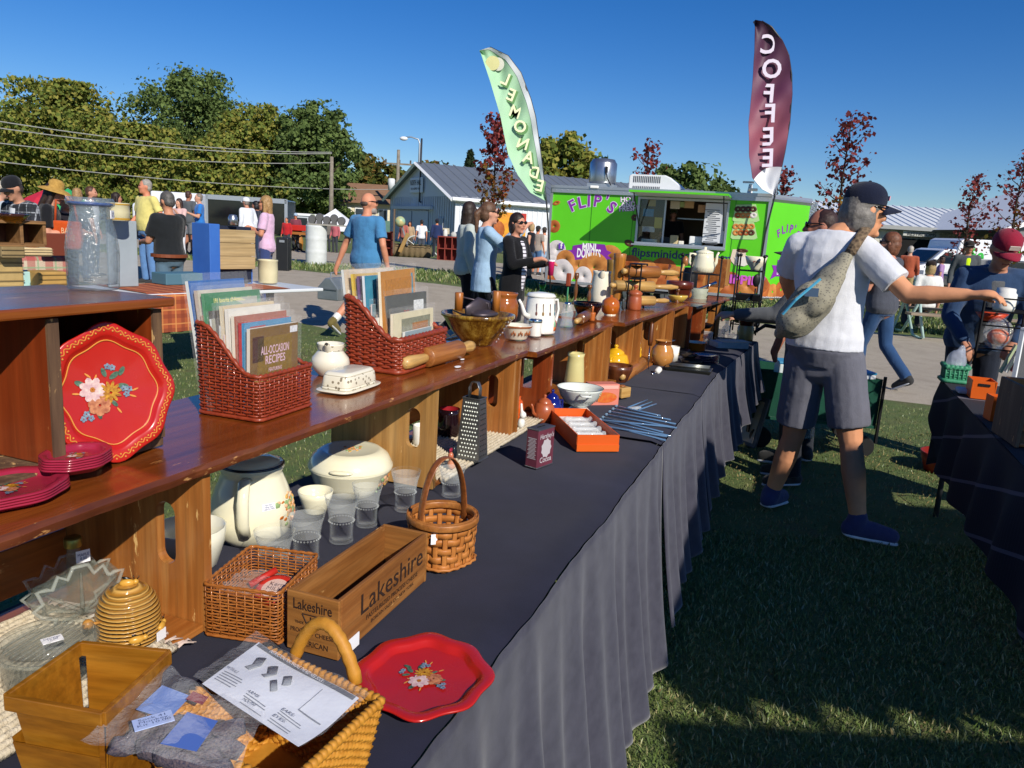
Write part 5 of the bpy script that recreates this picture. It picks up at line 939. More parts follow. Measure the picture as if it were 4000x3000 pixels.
shelf('dark shelf board carrying the white enamel coffeepot',2.27,3.30,R(.5),z=ZS-.004)
shelf('worn shelf board carrying the terracotta honey pot and the rolling pin rack',3.305,4.66,R(-3),z=ZS+.002)
shelf('far shelf board behind the iron rack',4.67,5.75,R(-5.5),z=ZS-.012)
# upper crate on the shelf with two compartments
UH=.232; uc=thing('upper_crate','dark red crate on the shelf, two compartments, glass jar on top','crate',ts(.62,-1.035,ZS+.003),TA); w0=.56
mb=MB(); mb.box((0,0,.007),(w0,.225,.014)); mb.build('bottom_board',RAW,uc,False,.002)
mb=MB(); mb.box((w0/2-.008,0,UH/2),(.015,.225,UH-.03)); mb.build('end_panel',UPW,uc,False,.002); mb=MB(); mb.box((.098,0,UH/2),(.015,.225,UH-.03)); d_=mb.build('divider',UPW,uc,False,.002); mb=MB(); mb.box((.098,-.1135,UH/2),(.0165,.004,UH-.03)); mb.build('raw_edge',RAW,d_)
mb=MB(); mb.box((w0/2-.008,-.1135,UH/2),(.0165,.004,UH-.03)); mb.build('raw_edge',RAW,uc)
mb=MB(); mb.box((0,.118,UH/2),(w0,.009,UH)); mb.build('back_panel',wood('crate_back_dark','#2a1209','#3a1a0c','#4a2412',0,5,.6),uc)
mb=MB(); mb.box((.005,-.004,UH-.004),(w0+.02,.25,.014)); mb.build('top_board',SHELF,uc,False,.003)
# ================================================================ GOODS: helpers
WHT=M('white_glaze','#e6e4dc',.12,coat=.4); CREAM=M('cream_glaze','#e6e2c8',.14,coat=.4,c2='#e2dcbe'); CREAMW=M('cream_white_glaze','#dfd9c6',.2,coat=.3); TAG=M('paper_tag','#e8e8ec',.8); INKP=M('pen_ink','#3a4a7a',.8); NAVYG=M('navy_glaze','#1f2c52',.12,coat=.5); CHROME=M('chrome','#c9cbcc',.15,1.); TIN=M('tin_grey','#8e9193',.38,.85,c2='#787b7d',vs=20); BLACKI=M('black_iron','#17171a',.5,.4); GLS=thin('clear_glass',a=.10); BOXW=wood('rolling_wood','#8a4f22','#a5672f','#b87c40',0,9,.4,.1); PALEW=wood('pale_wood','#b98a48','#cba05c','#d8b678',0,9,.45,.1); DKW=wood('dark_wood','#4a2412','#63341a','#7a4624',2,9,.35,.3)
TERRA=M('terracotta','#a5552f',.4,c2='#94482a',coat=.2); BROWNG=M('brown_glaze','#8a4a1c',.14,coat=.5,c2='#a2602a',vs=7); ORANG=M('orange_glaze','#b5601a',.12,coat=.6,c2='#a24f12'); YELG=M('yellow_glaze','#d9a51c',.12,coat=.6); REDP=M('red_paint','#a81a14',.26,coat=.35,c2='#b32018',vs=3); REDD=M('red_plate','#94223a',.25,coat=.35); GOLD=M('gold_line','#d08a3c',.5)
def on(name,label,cat,x,y,z,rot=0,group=None):
    p=g(x,y,z); return thing(name,label,cat,p,TA+rot,group),p
def lathe_of(prof,r,h,seg=28,**k): mb=MB(); mb.lathe([(a*r,b*h) for a,b in prof],seg,**k); return mb
def vessel(name,label,cat,x,y,z,wpx,top,prof,mat,part='body',seg=28,group=None,rot=0,wob=None,sub=0):
    t,p=on(name,label,cat,x,y,z,rot,group); r=wpx/2*mpp(p); h=max(.01,hz(p,*top)); mb=MB(); mb.lathe([(a*r,b*h) for a,b in prof],seg,wob=wob); mb.build(part,mat,t,True); return t,r,h
def part(t,mb,name,mat,smooth=True,bev=0): return mb.build(name,mat,t,smooth,bev)
def handle(t,r,pts,rad,mat,name='handle',flat=1.,n=8): mb=MB(); mb.tube(pts,rad,n,flat=flat); return mb.build(name,mat,t,True)
def arc(p0,p1,bul,n=10,up=(0,0,1)):
    p0=Vector(p0);p1=Vector(p1);b=Vector(bul); return [p0*(1-f)**2+((p0+p1)/2+b)*2*f*(1-f)*1.0+p1*f*f for f in [i/n for i in range(n+1)]]
FA=-TA+R(-90)        # in a table frame, the side that looks at the camera is near -110..-160 deg
def tag_on(t,p,sz=(.03,.02),rotz=0,tilt=0,name='price_tag',txt=None):
    m_=Tr(*p)@Rz(rotz)@Rx(tilt); mb=MB(); mb.box((0,0,0),(sz[0],.0012,sz[1]),m_); o=mb.build(name,TAG,t)
    if txt: lettering(txt,INKP,o,m_@Tr(0,-.0014,0)@WALLM,sz[1]*.36,sz[0]*.82,ext=.0003)
    return o
# flowers painted on trays
FLW=[M('petal_white','#dcc6bc',.5,c2='#b58a94',vs=160),M('petal_yellow','#d19a2a',.5,c2='#8a5214',vs=200),M('petal_rose','#cc8a60',.5,c2='#8f4a34',vs=160),M('petal_blue','#8fa3b0',.5,c2='#34486a',vs=220),M('leaf_paint','#1f4034',.5,c2='#5a7a64',vs=180),M('stamen','#b06a1e',.5)]
def petals(mb,c,n,r,w,m_,a0=0,z=0,rin=.15):
    for i in range(n):
        a=a0+2*PI*i/n; ol=[]
        for q in range(8): b=2*PI*q/8; ol.append((r*(rin+1)/2+cos(b)*r*(1-rin)/2,sin(b)*w))
        mb.sheet([(c[0]+x*cos(a)-y*sin(a),c[1]+x*sin(a)+y*cos(a)) for x,y in ol],m_,0,z+.00005*i)
def bouquet(t,m_,s,dx=0):
    m_=m_@Tr(dx,0,0)
    def P(name,mat,fn): mb=MB(); fn(mb); mb.build(name,mat,t)
    def leaf(mb):
        for x,y,a,l in [(.35,.45,.6,.3),(.55,.55,1.0,.28),(.1,.55,1.9,.26),(-.25,-.35,-2.2,.3),(.55,.15,-.2,.3),(-.5,.3,2.6,.3),(-.1,-.55,-1.4,.26),(.3,-.3,-.9,.22)]:
            ol=[(cos(2*PI*q/10)*l*.5,sin(2*PI*q/10)*l*.24) for q in range(10)]; mb.sheet([(s*(x+u*cos(a)-v*sin(a)),s*(y+u*sin(a)+v*cos(a))) for u,v in ol],m_,0,.0006)
    P('painted_leaves',FLW[4],leaf)
    P('painted_daisy',FLW[0],lambda mb:petals(mb,(-.22*s,.12*s),8,.34*s,.1*s,m_,.3,.0012)); P('painted_centre',FLW[5],lambda mb:petals(mb,(-.22*s,.12*s),6,.07*s,.03*s,m_,0,.002))
    P('painted_mum',FLW[1],lambda mb:[petals(mb,(.22*s,.02*s),11,.3*s,.045*s,m_,.1,.0012),petals(mb,(.22*s,.0),9,.2*s,.04*s,m_,.4,.0022)])
    P('painted_rose',FLW[2],lambda mb:[petals(mb,(-.08*s,-.3*s),7,.3*s,.12*s,m_,.2,.0011),petals(mb,(-.08*s,-.3*s),5,.17*s,.08*s,m_,.5,.002)])
    def blue(mb):
        for cx,cy in [(.62,-.08),(.7,.05),(.56,.08),(-.42,-.5),(-.32,-.62),(-.5,-.62),(.2,.7),(.32,.66)]: petals(mb,(cx*s,cy*s),5,.09*s,.035*s,m_,cx,.0012)
    mb=MB(); blue(mb); stuff(mb.build('painted_forget_me_nots',FLW[3],t))
    def gl(mb):
        for x,y,a in [(.85,.02,.3),(.78,-.15,-.4),(-.3,.5,2.4),(-.12,.42,1.2),(-.62,.05,3.0),(.4,-.5,-1)]:
            ol=[(cos(2*PI*q/8)*s*.1,sin(2*PI*q/8)*s*.025) for q in range(8)]; mb.sheet([(s*x+u*cos(a)-v*sin(a),s*y+u*sin(a)+v*cos(a)) for u,v in ol],m_,0,.0008)
    mb=MB(); gl(mb); stuff(mb.build('gold_sprigs',GOLD,t))
def scal(sx,sy,k=.045): return lambda a,z:1/math.sqrt((cos(a)/1)**2+(sin(a)/1)**2)*(1+k*.75*cos(8*a)+k*.45*cos(4*a)-.02*cos(2*a))
def tray(t,m_,rx,ry,mat,gold=True,rimh=.012,flow=.62,k=.045,fdx=0):
    w=scal(1,1,k); mb=MB(); mb.lathe([(0,.0012),(.72,.0012),(.755,.002),(.80,rimh*.8),(.83,rimh),(.98,rimh*1.1),(1.0,rimh*1.0),(1.0,rimh*.8),(.84,rimh*.75),(.76,0),(0,0)],72,m_@Sc(rx,ry,1),wob=w); mb.build('tray_body',mat,t,True)
    if gold:
        mb=MB(); mb.tube([m_@Vector((rx*.74*w(a,0)*cos(a),ry*.74*w(a,0)*sin(a),.003)) for a in [2*PI*i/90 for i in range(90)]],.0009,5,closed=True); mb.build('gold_line',GOLD,t)
        mb=MB(); mb.tube([m_@Vector((rx*(.91+.022*sin(44*a))*w(a,0)*cos(a),ry*(.91+.022*sin(44*a))*w(a,0)*sin(a),rimh*1.12)) for a in [2*PI*i/360 for i in range(360)]],.0008,4,closed=True); mb.build('gold_vine',GOLD,t)
        mb=MB()
        for i in range(88):
            a=2*PI*(i+.5)/88; rr=.91+(.03 if i%2 else -.03); c=Vector((rx*rr*w(a,0)*cos(a),ry*rr*w(a,0)*sin(a),rimh*1.16)); mb.ball(m_@c,.0016,n=5,k=3)
        mb.build('gold_vine_leaves',GOLD,t)
    if flow: bouquet(t,m_@Tr(0,0,.0022),min(rx,ry)*flow,fdx)
# woven baskets
def weave(t,wall,height,zmax,rows,stakes,r,mat,rimm=None,flat=1.,rimr=None,stk=True,amp=None,samp=2,sname='strand'):
    amp=amp if amp is not None else r*.9; N_=stakes*samp
    for i in range(rows):
        z=(i+.5)*zmax/rows; runs=[]; cur=[]
        for j in range(N_+1):
            p=(j%N_)/N_
            if z<height(p)-r*.3:
                ph=cos(PI*j/samp+PI*(i%2)); q,nn=wall(p,z); cur.append(q+nn*(amp*ph+r*.15*noise.noise((j*.7,i*1.3,zmax)))+Vector((0,0,r*.35*noise.noise((j*.4,i*2.1,5)))))
            else:
                if len(cur)>2: runs.append(cur)
                cur=[]
        if len(cur)>2: runs.append(cur)
        if not runs: continue
        mb=MB()
        for c in runs: mb.tube(c,r*random.uniform(.9,1.12),5,flat=flat,up=(0,0,1))
        mb.build(sname,mat,t,True)
    if stk:
        for j in range(stakes):
            p=j/stakes; h=height(p); a,n0=wall(p,0); b,_=wall(p,h); mb=MB(); mb.tube([a,(a+b)/2,b],r*.8,5); mb.build('stake',mat,t,True)
    rr=rimr or r*1.9; pts=[]
    for j in range(stakes*3):
        p=j/(stakes*3); q,nn=wall(p,height(p)); pts.append(q+Vector((0,0,rr*.25*sin(j*2.1))))
    mb=MB(); mb.tube(pts,[rr*(1+.13*sin(j*2.1)) for j in range(len(pts))],6,closed=True); mb.build('rim',rimm or mat,t,True)
    pts=[wall(j/(stakes*2),r)[0]+wall(j/(stakes*2),r)[1]*r*(.6+.5*(j%2)) for j in range(stakes*2)]; mb=MB(); mb.tube(pts,rr*.9,6,closed=True); mb.build('base_rim',mat,t,True)
    mb=MB(); mb.add([wall(j/stakes,r)[0] for j in range(stakes)],[tuple(range(stakes))]); mb.build('base',mat,t)
def boxwall(w,d,fl=0.,rc=.15):           # rounded rectangle walls, flare outwards with height; returns point and outward normal
    per=2*(w+d)
    def f(p,z):
        q=p*per; 
        if q<w: x,y,n=q-w/2,-d/2,Vector((0,-1,0))
        elif q<w+d: x,y,n=w/2,q-w-d/2,Vector((1,0,0))
        elif q<2*w+d: x,y,n=w/2-(q-w-d),d/2,Vector((0,1,0))
        else: x,y,n=-w/2,d/2-(q-2*w-d),Vector((-1,0,0))
        # round the corners
        cx,cy=w/2*(1-rc),d/2*(1-rc)
        if abs(x)>cx and abs(y)>cy:
            v=Vector(((abs(x)-cx)/(w/2-cx),(abs(y)-cy)/(d/2-cy),0)); l=max(v.x,v.y); 
            if v.length>0: v=v/v.length*1.0; x=math.copysign(cx+v.x*(w/2-cx)*min(1,l*1.0+.0)*1.0,x); y=math.copysign(cy+v.y*(d/2-cy)*min(1,l),y); n=Vector((math.copysign(v.x,x),math.copysign(v.y,y),0)).normalized()
        s=1+fl*z
        return Vector((x*s,y*s,z)),n
    return f
WICK=M('wicker_red','#7a2c17',.42,c2='#963f22',vs=70,coat=.25); RATT=M('rattan_brown','#8a4d1c',.45,c2='#a9682c',vs=60,coat=.15); SEAG=M('seagrass_gold','#a86f1c',.6,c2='#c48a30',vs=45); SPLT=M('splint_tan','#a5642c',.5,c2='#b9783a',vs=40)
# magazines standing in a basket
def magazine(t,s,y,w,h,th,lean,cov,title=None,tc='#f0e08a',sz=.02,spine='#e6dfcc',yaw=0,blocks=(),sleeve=True):
    """upright booklet in the frame of its own Empty: x width, facing -y, leaning back"""
    m_=Tr(s,y,.008)@Rz(yaw)@Rx(-lean); mb=MB(); mb.box((0,0,h/2),(w,th,h),m_); o=mb.build('pages',M('pages'+spine,spine,.8),t); mb=MB(); mb.box((0,-th/2-.0006,h/2),(w,.001,h),m_); c=mb.build('cover',M('cover'+cov,cov,.35,c2=tuple(q*.8 for q in hexc(cov)),vs=30),o)
    for bx,bz,bw,bh,bc in blocks: mb=MB(); mb.box((bx*w,-th/2-.0014,bz*h),(bw*w,.0006,bh*h),m_); mb.build('cover_print',M('print'+bc,bc,.5,c2=tuple(q*.6 for q in hexc(bc)),vs=120),o)
    if title:
        for (txt,tz,ts_,tw) in title: lettering(txt,M('title'+tc,tc,.5),o,m_@Tr(0,-th/2-.002,tz*h)@WALLM,ts_,tw,ext=.0005,off=.01)
    if sleeve:
        mb=MB(); mb.box((0.003,0,h/2+.006),(w+.014,th+.005,h+.016),m_); mb.build('plastic_sleeve',film('sleeve_film',a=.05),o)
    return o
# ================================================================ GOODS ON THE NEAR SHELF
def holder(label,corner,left,right,backtop,fronttop,mags,topy):
    pc=g(*corner,ZS+.003); pr=g(*right,ZS+.003); w=(pr-pc).length; sc,tc=st(pc); d=abs(st(g(*left,ZS+.003))[1]-tc)*(.8 if corner[0]>1300 else 1); pb=ts(sc,tc-d,ZS)
    o=thing('magazine_basket',label,'basket',ts(sc+w/2,tc-d/2,ZS+.003),TA+R(2)); h1=hz(pb,*backtop); h0=hz(pc,*fronttop)
    wall=boxwall(w,d,.25,.16); per=2*(w+d)
    def height(p):
        q=wall(p,0)[0]; f=(q.y+d/2)/d; return h0+(h1-h0)*S01((f-.12)/.8)
    weave(o,wall,height,h1,30,44,w*.013,WICK,amp=w*.012,rimr=w*.026); return o,w,d,h0,h1
b1,w,d,h0,h1=holder('red brown slanted wicker basket full of cookbooks, nearer the camera',(1007,1648),(749,1614),(1219,1582),(740,1262),(1010,1475),None,0)
bm=h1*1.72
def stack(name_,label,o,y,wf,hf,lean,cov,**k):
    e=thing('cookbook',label,'cookbook',(0,0,0)); e.matrix_world=Tr(o.location)@Rz(TA+R(2)); e.location=o.location; e.rotation_euler=(0,0,TA+R(2)); magazine(e,k.pop('x',0),y,wf,hf,k.pop('th',.006),lean,cov,**k); return e
BH=h1+.062
spec=[(.42,.98,1.02,'#2a62a8','#d8dad6',None,'cookbook with a bright blue top edge at the back of the nearer basket'),
(.33,.98,.95,'#c9bfae','#b9a89a',None,'grey white cookbook behind the green titled one'),
(.24,1.0,.93,'#2f7a4e','#3a8a5a',[('191 favorite all-American dishes',.93,.012,.115)],'green banded cookbook titled 191 favorite all-American dishes'),
(.12,.9,.8,'#191714','#3a3026',[('Ri',.78,.03,.03)],'black cookbook with a yellow lemon in the nearer basket'),
(.05,.95,.84,'#cdb994','#d9cdb0',None,'tan booklet behind the white ones in the nearer basket'),
(-.02,.98,.82,'#ded9cf','#e2ddd2',None,'white booklet with a red corner in the nearer basket'),
(-.09,.98,.77,'#a4563a','#e0d6c4',None,'brown framed booklet behind the blue one'),
(-.16,.94,.72,'#2d86b4','#b5242a',None,'blue booklet right behind the All-Occasion book'),
(-.26,.92,.68,'#7a5a2c','#d9cfc0',[('ALL-OCCASION',.72,.022,.085),('RECIPES',.6,.022,.06),('FEATURING',.48,.010,.04)],'front cookbook titled ALL-OCCASION RECIPES with nuts on the cover')]
for i,(fy,fw,fh,cov,sp_,ti,lab) in enumerate(spec):
    bl=[]
    if i==2: bl=[(-.28,.45,.38,.8,'#2a2420')]
    if i==3: bl=[(.05,.3,.7,.3,'#c9a01c')]
    if i==6: bl=[(0,.5,.8,.8,'#c9946a')]
    if i==7: bl=[(-.2,.5,.3,.9,'#b5242a'),(.2,.75,.5,.2,'#3f4a34')]
    if i==8: bl=[(0,.63,.72,.5,'#8a6a1c'),(-.3,.3,.3,.22,'#c9a95c'),(.25,.2,.4,.3,'#8a4f24'),(-.05,.1,.6,.16,'#c7b496'),(-.35,.75,.22,.3,'#4a1e12'),(.4,.93,.16,.08,'#e6e6ea')]
    stack('cookbook',lab,b1,fy*d,w*fw*.96,BH*fh,R(9-1.2*i),cov,spine=sp_,title=ti,tc='#e8e08a' if i!=8 else '#d9b4c4',th=.007,x=.0,blocks=bl)
def fillers(o,w,d,hh,n,which):
    rs=random.Random(n)
    for i in range(n):
        f=.40-.5*(i+.5)/n; stack('b','thin booklet packed between the others in the '+which+' basket',o,f*d,w*rs.uniform(.82,.97),hh*(.9-.36*(i+.5)/n)*rs.uniform(.88,1.0),R(rs.uniform(0,9)),rs.choice(['#c9c2b4','#d6d2c8','#b5a08a','#8f5a4a','#6f8a94','#a8a89c','#c9a87a']),spine=rs.choice(['#e2ddd2','#d9c9c4','#cfd4d2','#b59a84']),th=.004,x=rs.uniform(-.006,.006),yaw=R(rs.uniform(-4,4)))['group']='thin booklets in the '+which+' basket'
fillers(b1,w,d,BH,8,'nearer')
b2,w2,d2,h02,h12=holder('red brown slanted wicker basket of prints, farther along the shelf',(1552,1462),(1362,1410),(1705,1400),(1366,1165),(1555,1330),None,0)
spec=[(.40,1.0,1.0,'#c9b9a4','#d8dad6',None,'print in a clear sleeve at the back of the farther basket'),(.28,.95,.96,'#c9a21c','#d9b93a',None,'yellow spined booklet in the farther basket'),(.2,.95,.94,'#4a2a58','#6a4a78',None,'purple booklet in the farther basket'),(.1,1.0,.95,'#2a86a4','#d8dde0',None,'teal booklet in the farther basket'),(.02,1.05,1.0,'#c98428','#ded2b8',None,'gold and cream certificate sticking out of the farther basket'),(-.08,.95,.74,'#4f5250','#3a3d46',[('THE',.72,.016,.03)],'grey booklet reading THE in the farther basket'),(-.22,.9,.56,'#d9cfae','#e0d8c0',None,'cream picture frame at the front of the farther basket'),(-.30,.6,.36,'#8fa3ac','#cfd2d0',None,'small blue picture card at the very front of the farther basket')]
for i,(fy,fw,fh,cov,sp_,ti,lab) in enumerate(spec):
    bl={4:[(0,.6,.8,.62,'#c9821c')],6:[(.05,.5,.72,.76,'#8a8a72'),(.15,.62,.4,.3,'#b5742c')],7:[(-.1,.5,.5,.5,'#222428'),(.1,.4,.16,.5,'#a85a48')],5:[(.3,.75,.24,.28,'#dfe2e2')]}.get(i,[])
    e=stack('p',lab,b2,fy*d2,w2*fw*.95,(h12+.06)*fh,R(8-1.0*i),cov,spine=sp_,title=ti,tc='#b5322a',th=.007,yaw=R(9) if i==4 else 0,blocks=bl,x=.02*(i>3)); 
fillers(b2,w2,d2,h12+.06,7,'farther')
# butter dish and creamer
PAT=N('transfer_ware'); vv=PAT.n('TexVoronoi'); vv.inputs['Scale'].default_value=95; PAT.l(PAT.coord(),vv.inputs[0]); PAT.set(Base_Color=PAT.mix(PAT.math('LESS_THAN',vv.outputs[0],.30),'#ddd6c2','#8a7f6c'),Roughness=.18); PAT=PAT.m
t,p=on('butter_dish','cream covered butter dish with brown border on its tray','butter dish',1365,1515,ZS+.002,R(2)); m_=mpp(p); w=285*m_; dd=w*.55
mb=MB(); mb.prism([(cos(2*PI*i/40)*w*.5*abs(cos(2*PI*i/40))**-.45 if False else math.copysign(abs(cos(2*PI*i/40))**.45,cos(2*PI*i/40))*w*.5,math.copysign(abs(sin(2*PI*i/40))**.45,sin(2*PI*i/40))*dd*.5) for i in range(40)],.002,.006,None,0,1.04); mb.build('tray',CREAMW,t,True,.002)
ol=[(math.copysign(abs(cos(2*PI*i/40))**.35,cos(2*PI*i/40))*w*.42,math.copysign(abs(sin(2*PI*i/40))**.35,sin(2*PI*i/40))*dd*.42) for i in range(40)]
mb=MB(); mb.prism(ol,.0065,.012,None,0,.99); mb.prism([(x*.99,y*.99) for x,y in ol],.0121,.036,None,0,.93); mb.build('cover_side',PAT,t,True,.002); mb=MB(); mb.prism([(x*.925,y*.925) for x,y in ol],.0361,.044,None,0,.86); o=mb.build('cover_top',CREAMW,t,True,.004,3)
t,r,h=vessel('creamer','cream pitcher with brown floral border standing behind the butter dish','pitcher',1290,1462,ZS+.002,150,(1290,1340),[(0,0),(.62,0),(.66,.03),(.9,.2),(1,.38),(.93,.55),(.7,.72),(.6,.8),(.66,.95),(.7,1),(.66,1),(.56,.8),(0,.5)],CREAMW)
mb=MB(); mb.lathe([(.605*r,.79*h),(.67*r,.93*h)],28); mb.lathe([(.66*r,.8*h),(.725*r,.965*h)],28); o=mb.build('border_band',PAT,t,True); handle(t,r,arc((r*.62,.1*r,h*.93),(r*.9,.1*r,h*.45),(r*.85,0,h*.1)),r*.08,CREAMW); mb=MB(); mb.tube([(-r*.5,-.2*r,h*.85),(-r*.75,-.3*r,h*.98),(-r*.9,-.36*r,h*1.05)],[r*.2,r*.16,r*.1],8,cap=False); mb.build('lip',CREAMW,t,True)
# rolling pins
def rolling(label,xa,ya,xb,yb,z,rpx,mats,frac=(.2,.8),hr=.42,name='rolling_pin',grp=None):
    a=g(xa,ya,z);b=g(xb,yb,z); r=rpx*mpp((a+b)/2); a.z=b.z=z+r; d=b-a; L=d.length; t=thing(name,label,'rolling pin',(a+b)/2-Vector((0,0,r)),math.atan2(d.y,d.x),grp); f0,f1=frac; Mx=Tr(0,0,r)@Ry(PI/2)
    q=lambda f:(f-.5)*L
    mb=MB(); mb.lathe([(0,q(f0)),(r*.93,q(f0)),(r,q(f0)+.004),(r,q(f1)-.004),(r*.93,q(f1)),(0,q(f1))],24,Mx); mb.build('roller',mats[0],t,True)
    for s0,s1,sg in ((f0,0,-1),(f1,1,1)): mb=MB(); e=q(s1); b_=q(s0); Lh=e-b_; mb.lathe([(0,b_),(r*hr*.6,b_),(r*hr*.75,b_+Lh*.08),(r*hr*.9,b_+Lh*.4),(r*hr*1.05,b_+Lh*.75),(r*hr*.9,b_+Lh*.96),(0,e)],16,Mx); mb.build('handle',mats[1],t,True)
    return t
rolling('brown rolling pin with yellow handles lying on the shelf edge',1572,1462,1842,1385,ZS+.002,38,(BOXW,PALEW),(.30,.78),.62)
for i,(x,y) in enumerate([(1788,1433),(1806,1404)]):
    t,p=on('paper_tag',['larger white paper tag lying in front of the rolling pin','small white paper tag lying beside the rolling pin'][i],'tag',x,y,ZS+.003); mb=MB(); mb.lathe([(0,.001),(.5,.0012),(.5,.0)],14,Sc(40*mpp(p)*(1-.35*i),22*mpp(p)*(1-.35*i),1)); mb.build('tag',TAG,t)
# spatter bowl with hand grinder parts
k=N('spatter_glaze'); n1=k.noise(26,5,.75,k.coord('Object',(1,1,.35))); k.set(Base_Color=k.ramp(n1,[(.36,'#3a2409'),(.47,'#6b4a12'),(.56,'#94762a'),(.68,'#b59a4a')]),Roughness=.14); k.b.inputs['Coat Weight'].default_value=.6; SPAT=k.m
t,r,h=vessel('mixing_bowl','large flared bowl with green brown spatter glaze','bowl',1862,1342,ZS+.002,282,(1862,1222),[(0,0),(.42,0),(.44,.06),(.46,.1),(.74,.45),(.93,.8),(.97,.86),(1.02,.9),(1.02,1.0),(.96,1.0),(.9,.86),(.7,.45),(.4,.14),(0,.12)],SPAT,seg=36)
gr,p=on('hand_grinder','wood handled cast iron grinder lying in the spatter bowl','grinder',1862,1342,ZS+.002); GRP=M('grinder_iron','#5b5258',.45,.6,c2='#4a4248',vs=12)
mb=MB(); mb.tube([(-.6*r,.1*r,h*1.12),(0,.05*r,h*1.16),(.6*r,-.2*r,h*1.05)],[.12*r,.3*r,.22*r],10,flat=.3); mb.ball((.1*r,-.1*r,h*.98),(.55*r,.4*r,.14*h)); mb.build('casting',GRP,gr,True)
for x,y,ln in ((-.22,.5,.62),(.42,-.35,.72)): mb=MB(); mb.lathe([(0,h*1.05),(.11*r,h*1.05),(.12*r,h*(1.05+ln*.9)),(.1*r,h*(1.07+ln*.9)),(0,h*(1.07+ln*.9))],14,Tr(x*r,y*r,0)); mb.build('grip',wood('grip_orange','#8a4a1a','#b06a28','#c07a30',2,14,.4),gr,True)
mb=MB(); mb.tube([(-.22*r,.5*r,h*1.5),(.1*r,.1*r,h*1.38),(.3*r,-.15*r,h*1.3),(.3*r,-.2*r,h*1.05)],.025*r,6); mb.build('crank_arm',GRP,gr,True)
mb=MB()
for i in range(8): mb.lathe([(.022*r,-.012*r),(.03*r,0),(.022*r,.012*r)],10,Tr(-.15*r-.02*r*(i%2),-1.0*r+.45*r*(i/8.)*.9,h*(.92-.11*i))@Rx(R(90*(i%2)+30))@Sc(1,1.7,1))
mb.build('chain',CHROME,gr,True)
# pots further along
def jar_prof(): return [(0,0),(.8,0),(.86,.04),(1,.3),(1,.62),(.9,.76),(.84,.8),(.84,.86),(.9,.92),(.95,1),(.86,1),(.78,.86),(0,.5)]
t,r,h=vessel('crock','glossy brown handled crock behind the spatter bowl','crock',1965,1262,ZS+.002,112,(1962,1142),jar_prof(),BROWNG)
t,r,h=vessel('pie_dish','white enamel dish with painted brown leaves','bowl',2015,1322,ZS+.002,122,(2020,1268),[(0,0),(.66,0),(.7,.04),(.96,.9),(1.02,1),(.95,1),(.64,.1),(0,.08)],CREAMW,seg=32); LB=M('leaf_brown_paint','#9a5a30',.5)
mb=MB(); mb.lathe([(1.0*r,.86*h),(1.03*r,.98*h)],32); mb.build('brown_rim',LB,t,True)
for a in (-170,-140,-110,-80):
    mb=MB(); c=R(a); rr=.87*r
    for q in (-1,0,1): mb.ball((rr*cos(c+q*.12),rr*sin(c+q*.12),h*(.42+.12*(q==0))),(.05*r,.05*r,.13*h),n=6,k=4)
    mb.build('painted_leaf',LB,t,True)
t,r,h=vessel('shaker','white milk glass shaker with a silver lid','shaker',2088,1312,ZS+.002,54,(2087,1245),[(0,0),(.9,0),(.95,.04),(.88,.5),(.98,.8),(.98,.82),(0,.82)],WHT); mb=MB(); mb.lathe([(1.0*r,.8*h),(1.02*r,.94*h),(.95*r,1.0*h),(0,1.02*h)],24); mb.build('lid',CHROME,t,True)
t,r,h=vessel('enamel_coffeepot','tall white enamel coffeepot painted with utensils and a basket','coffeepot',2105,1298,ZS+.002,126,(2110,1148),[(0,0),(.96,0),(1,.03),(1,.12),(.97,.5),(.86,.92),(.84,.95),(0,.95)],WHT,seg=32)
mb=MB(); mb.lathe([(.9*r,.93*h),(.92*r,.96*h),(.8*r,1.02*h),(.3*r,1.05*h),(0,1.06*h)],32); l_=mb.build('lid',WHT,t,True); mb=MB(); mb.lathe([(.88*r,.925*h),(.925*r,.945*h)],32); mb.build('steel_band',CHROME,l_,True)
ca=R(150); mb=MB(); q=Vector((cos(ca),sin(ca),0)); mb.tube([q*r*.92+Z*h*.42,q*r*1.3+Z*h*.5,q*r*1.55+Z*h*.75,q*r*1.75+Z*h*.86],[.2*r,.16*r,.1*r,.08*r],10); mb.build('spout',WHT,t,True); q=-q; handle(t,r,[q*r*.85+Z*h*.82,q*r*1.35+Z*h*.85,q*r*1.5+Z*h*.6,q*r*1.35+Z*h*.25,q*r*.98+Z*h*.2],r*.085,WHT)
for i,a in enumerate((-175,-150,-122,-95,-72)):
    c=R(a); mb=MB(); rr=r*.945; m0=Tr(rr*cos(c),rr*sin(c),0)@Rz(c+PI/2); mb.box((0,0,h*.68),(.035*r,.04*r,h*.2),m0); mb.ball((0,0,h*.52),(.08*r,.05*r,h*.06),m0,n=8,k=6); mb.build('painted_utensil',M('utensil_paint%d'%i,['#6a3a30','#8a6a34','#6a4a3a','#3a6a78','#5a4a54'][i],.5),t,True)
c=R(-85); m0=Tr(r*.985*cos(c),r*.985*sin(c),0)@Rz(c+PI/2); mb=MB(); mb.box((0,0,h*.13),(.5*r,.06*r,h*.1),m0); mb.build('painted_basket',M('paint_orange','#c9641e',.5),t,True); mb=MB(); mb.ball((-.1*r,0,h*.24),(.14*r,.06*r,h*.09),m0); mb.build('painted_cabbage',M('paint_mint','#7fae8a',.5),t,True); mb=MB(); mb.ball((.16*r,.0,h*.25),(.08*r,.06*r,h*.1),m0); mb.build('painted_pepper',M('paint_red','#8f3226',.5),t,True)
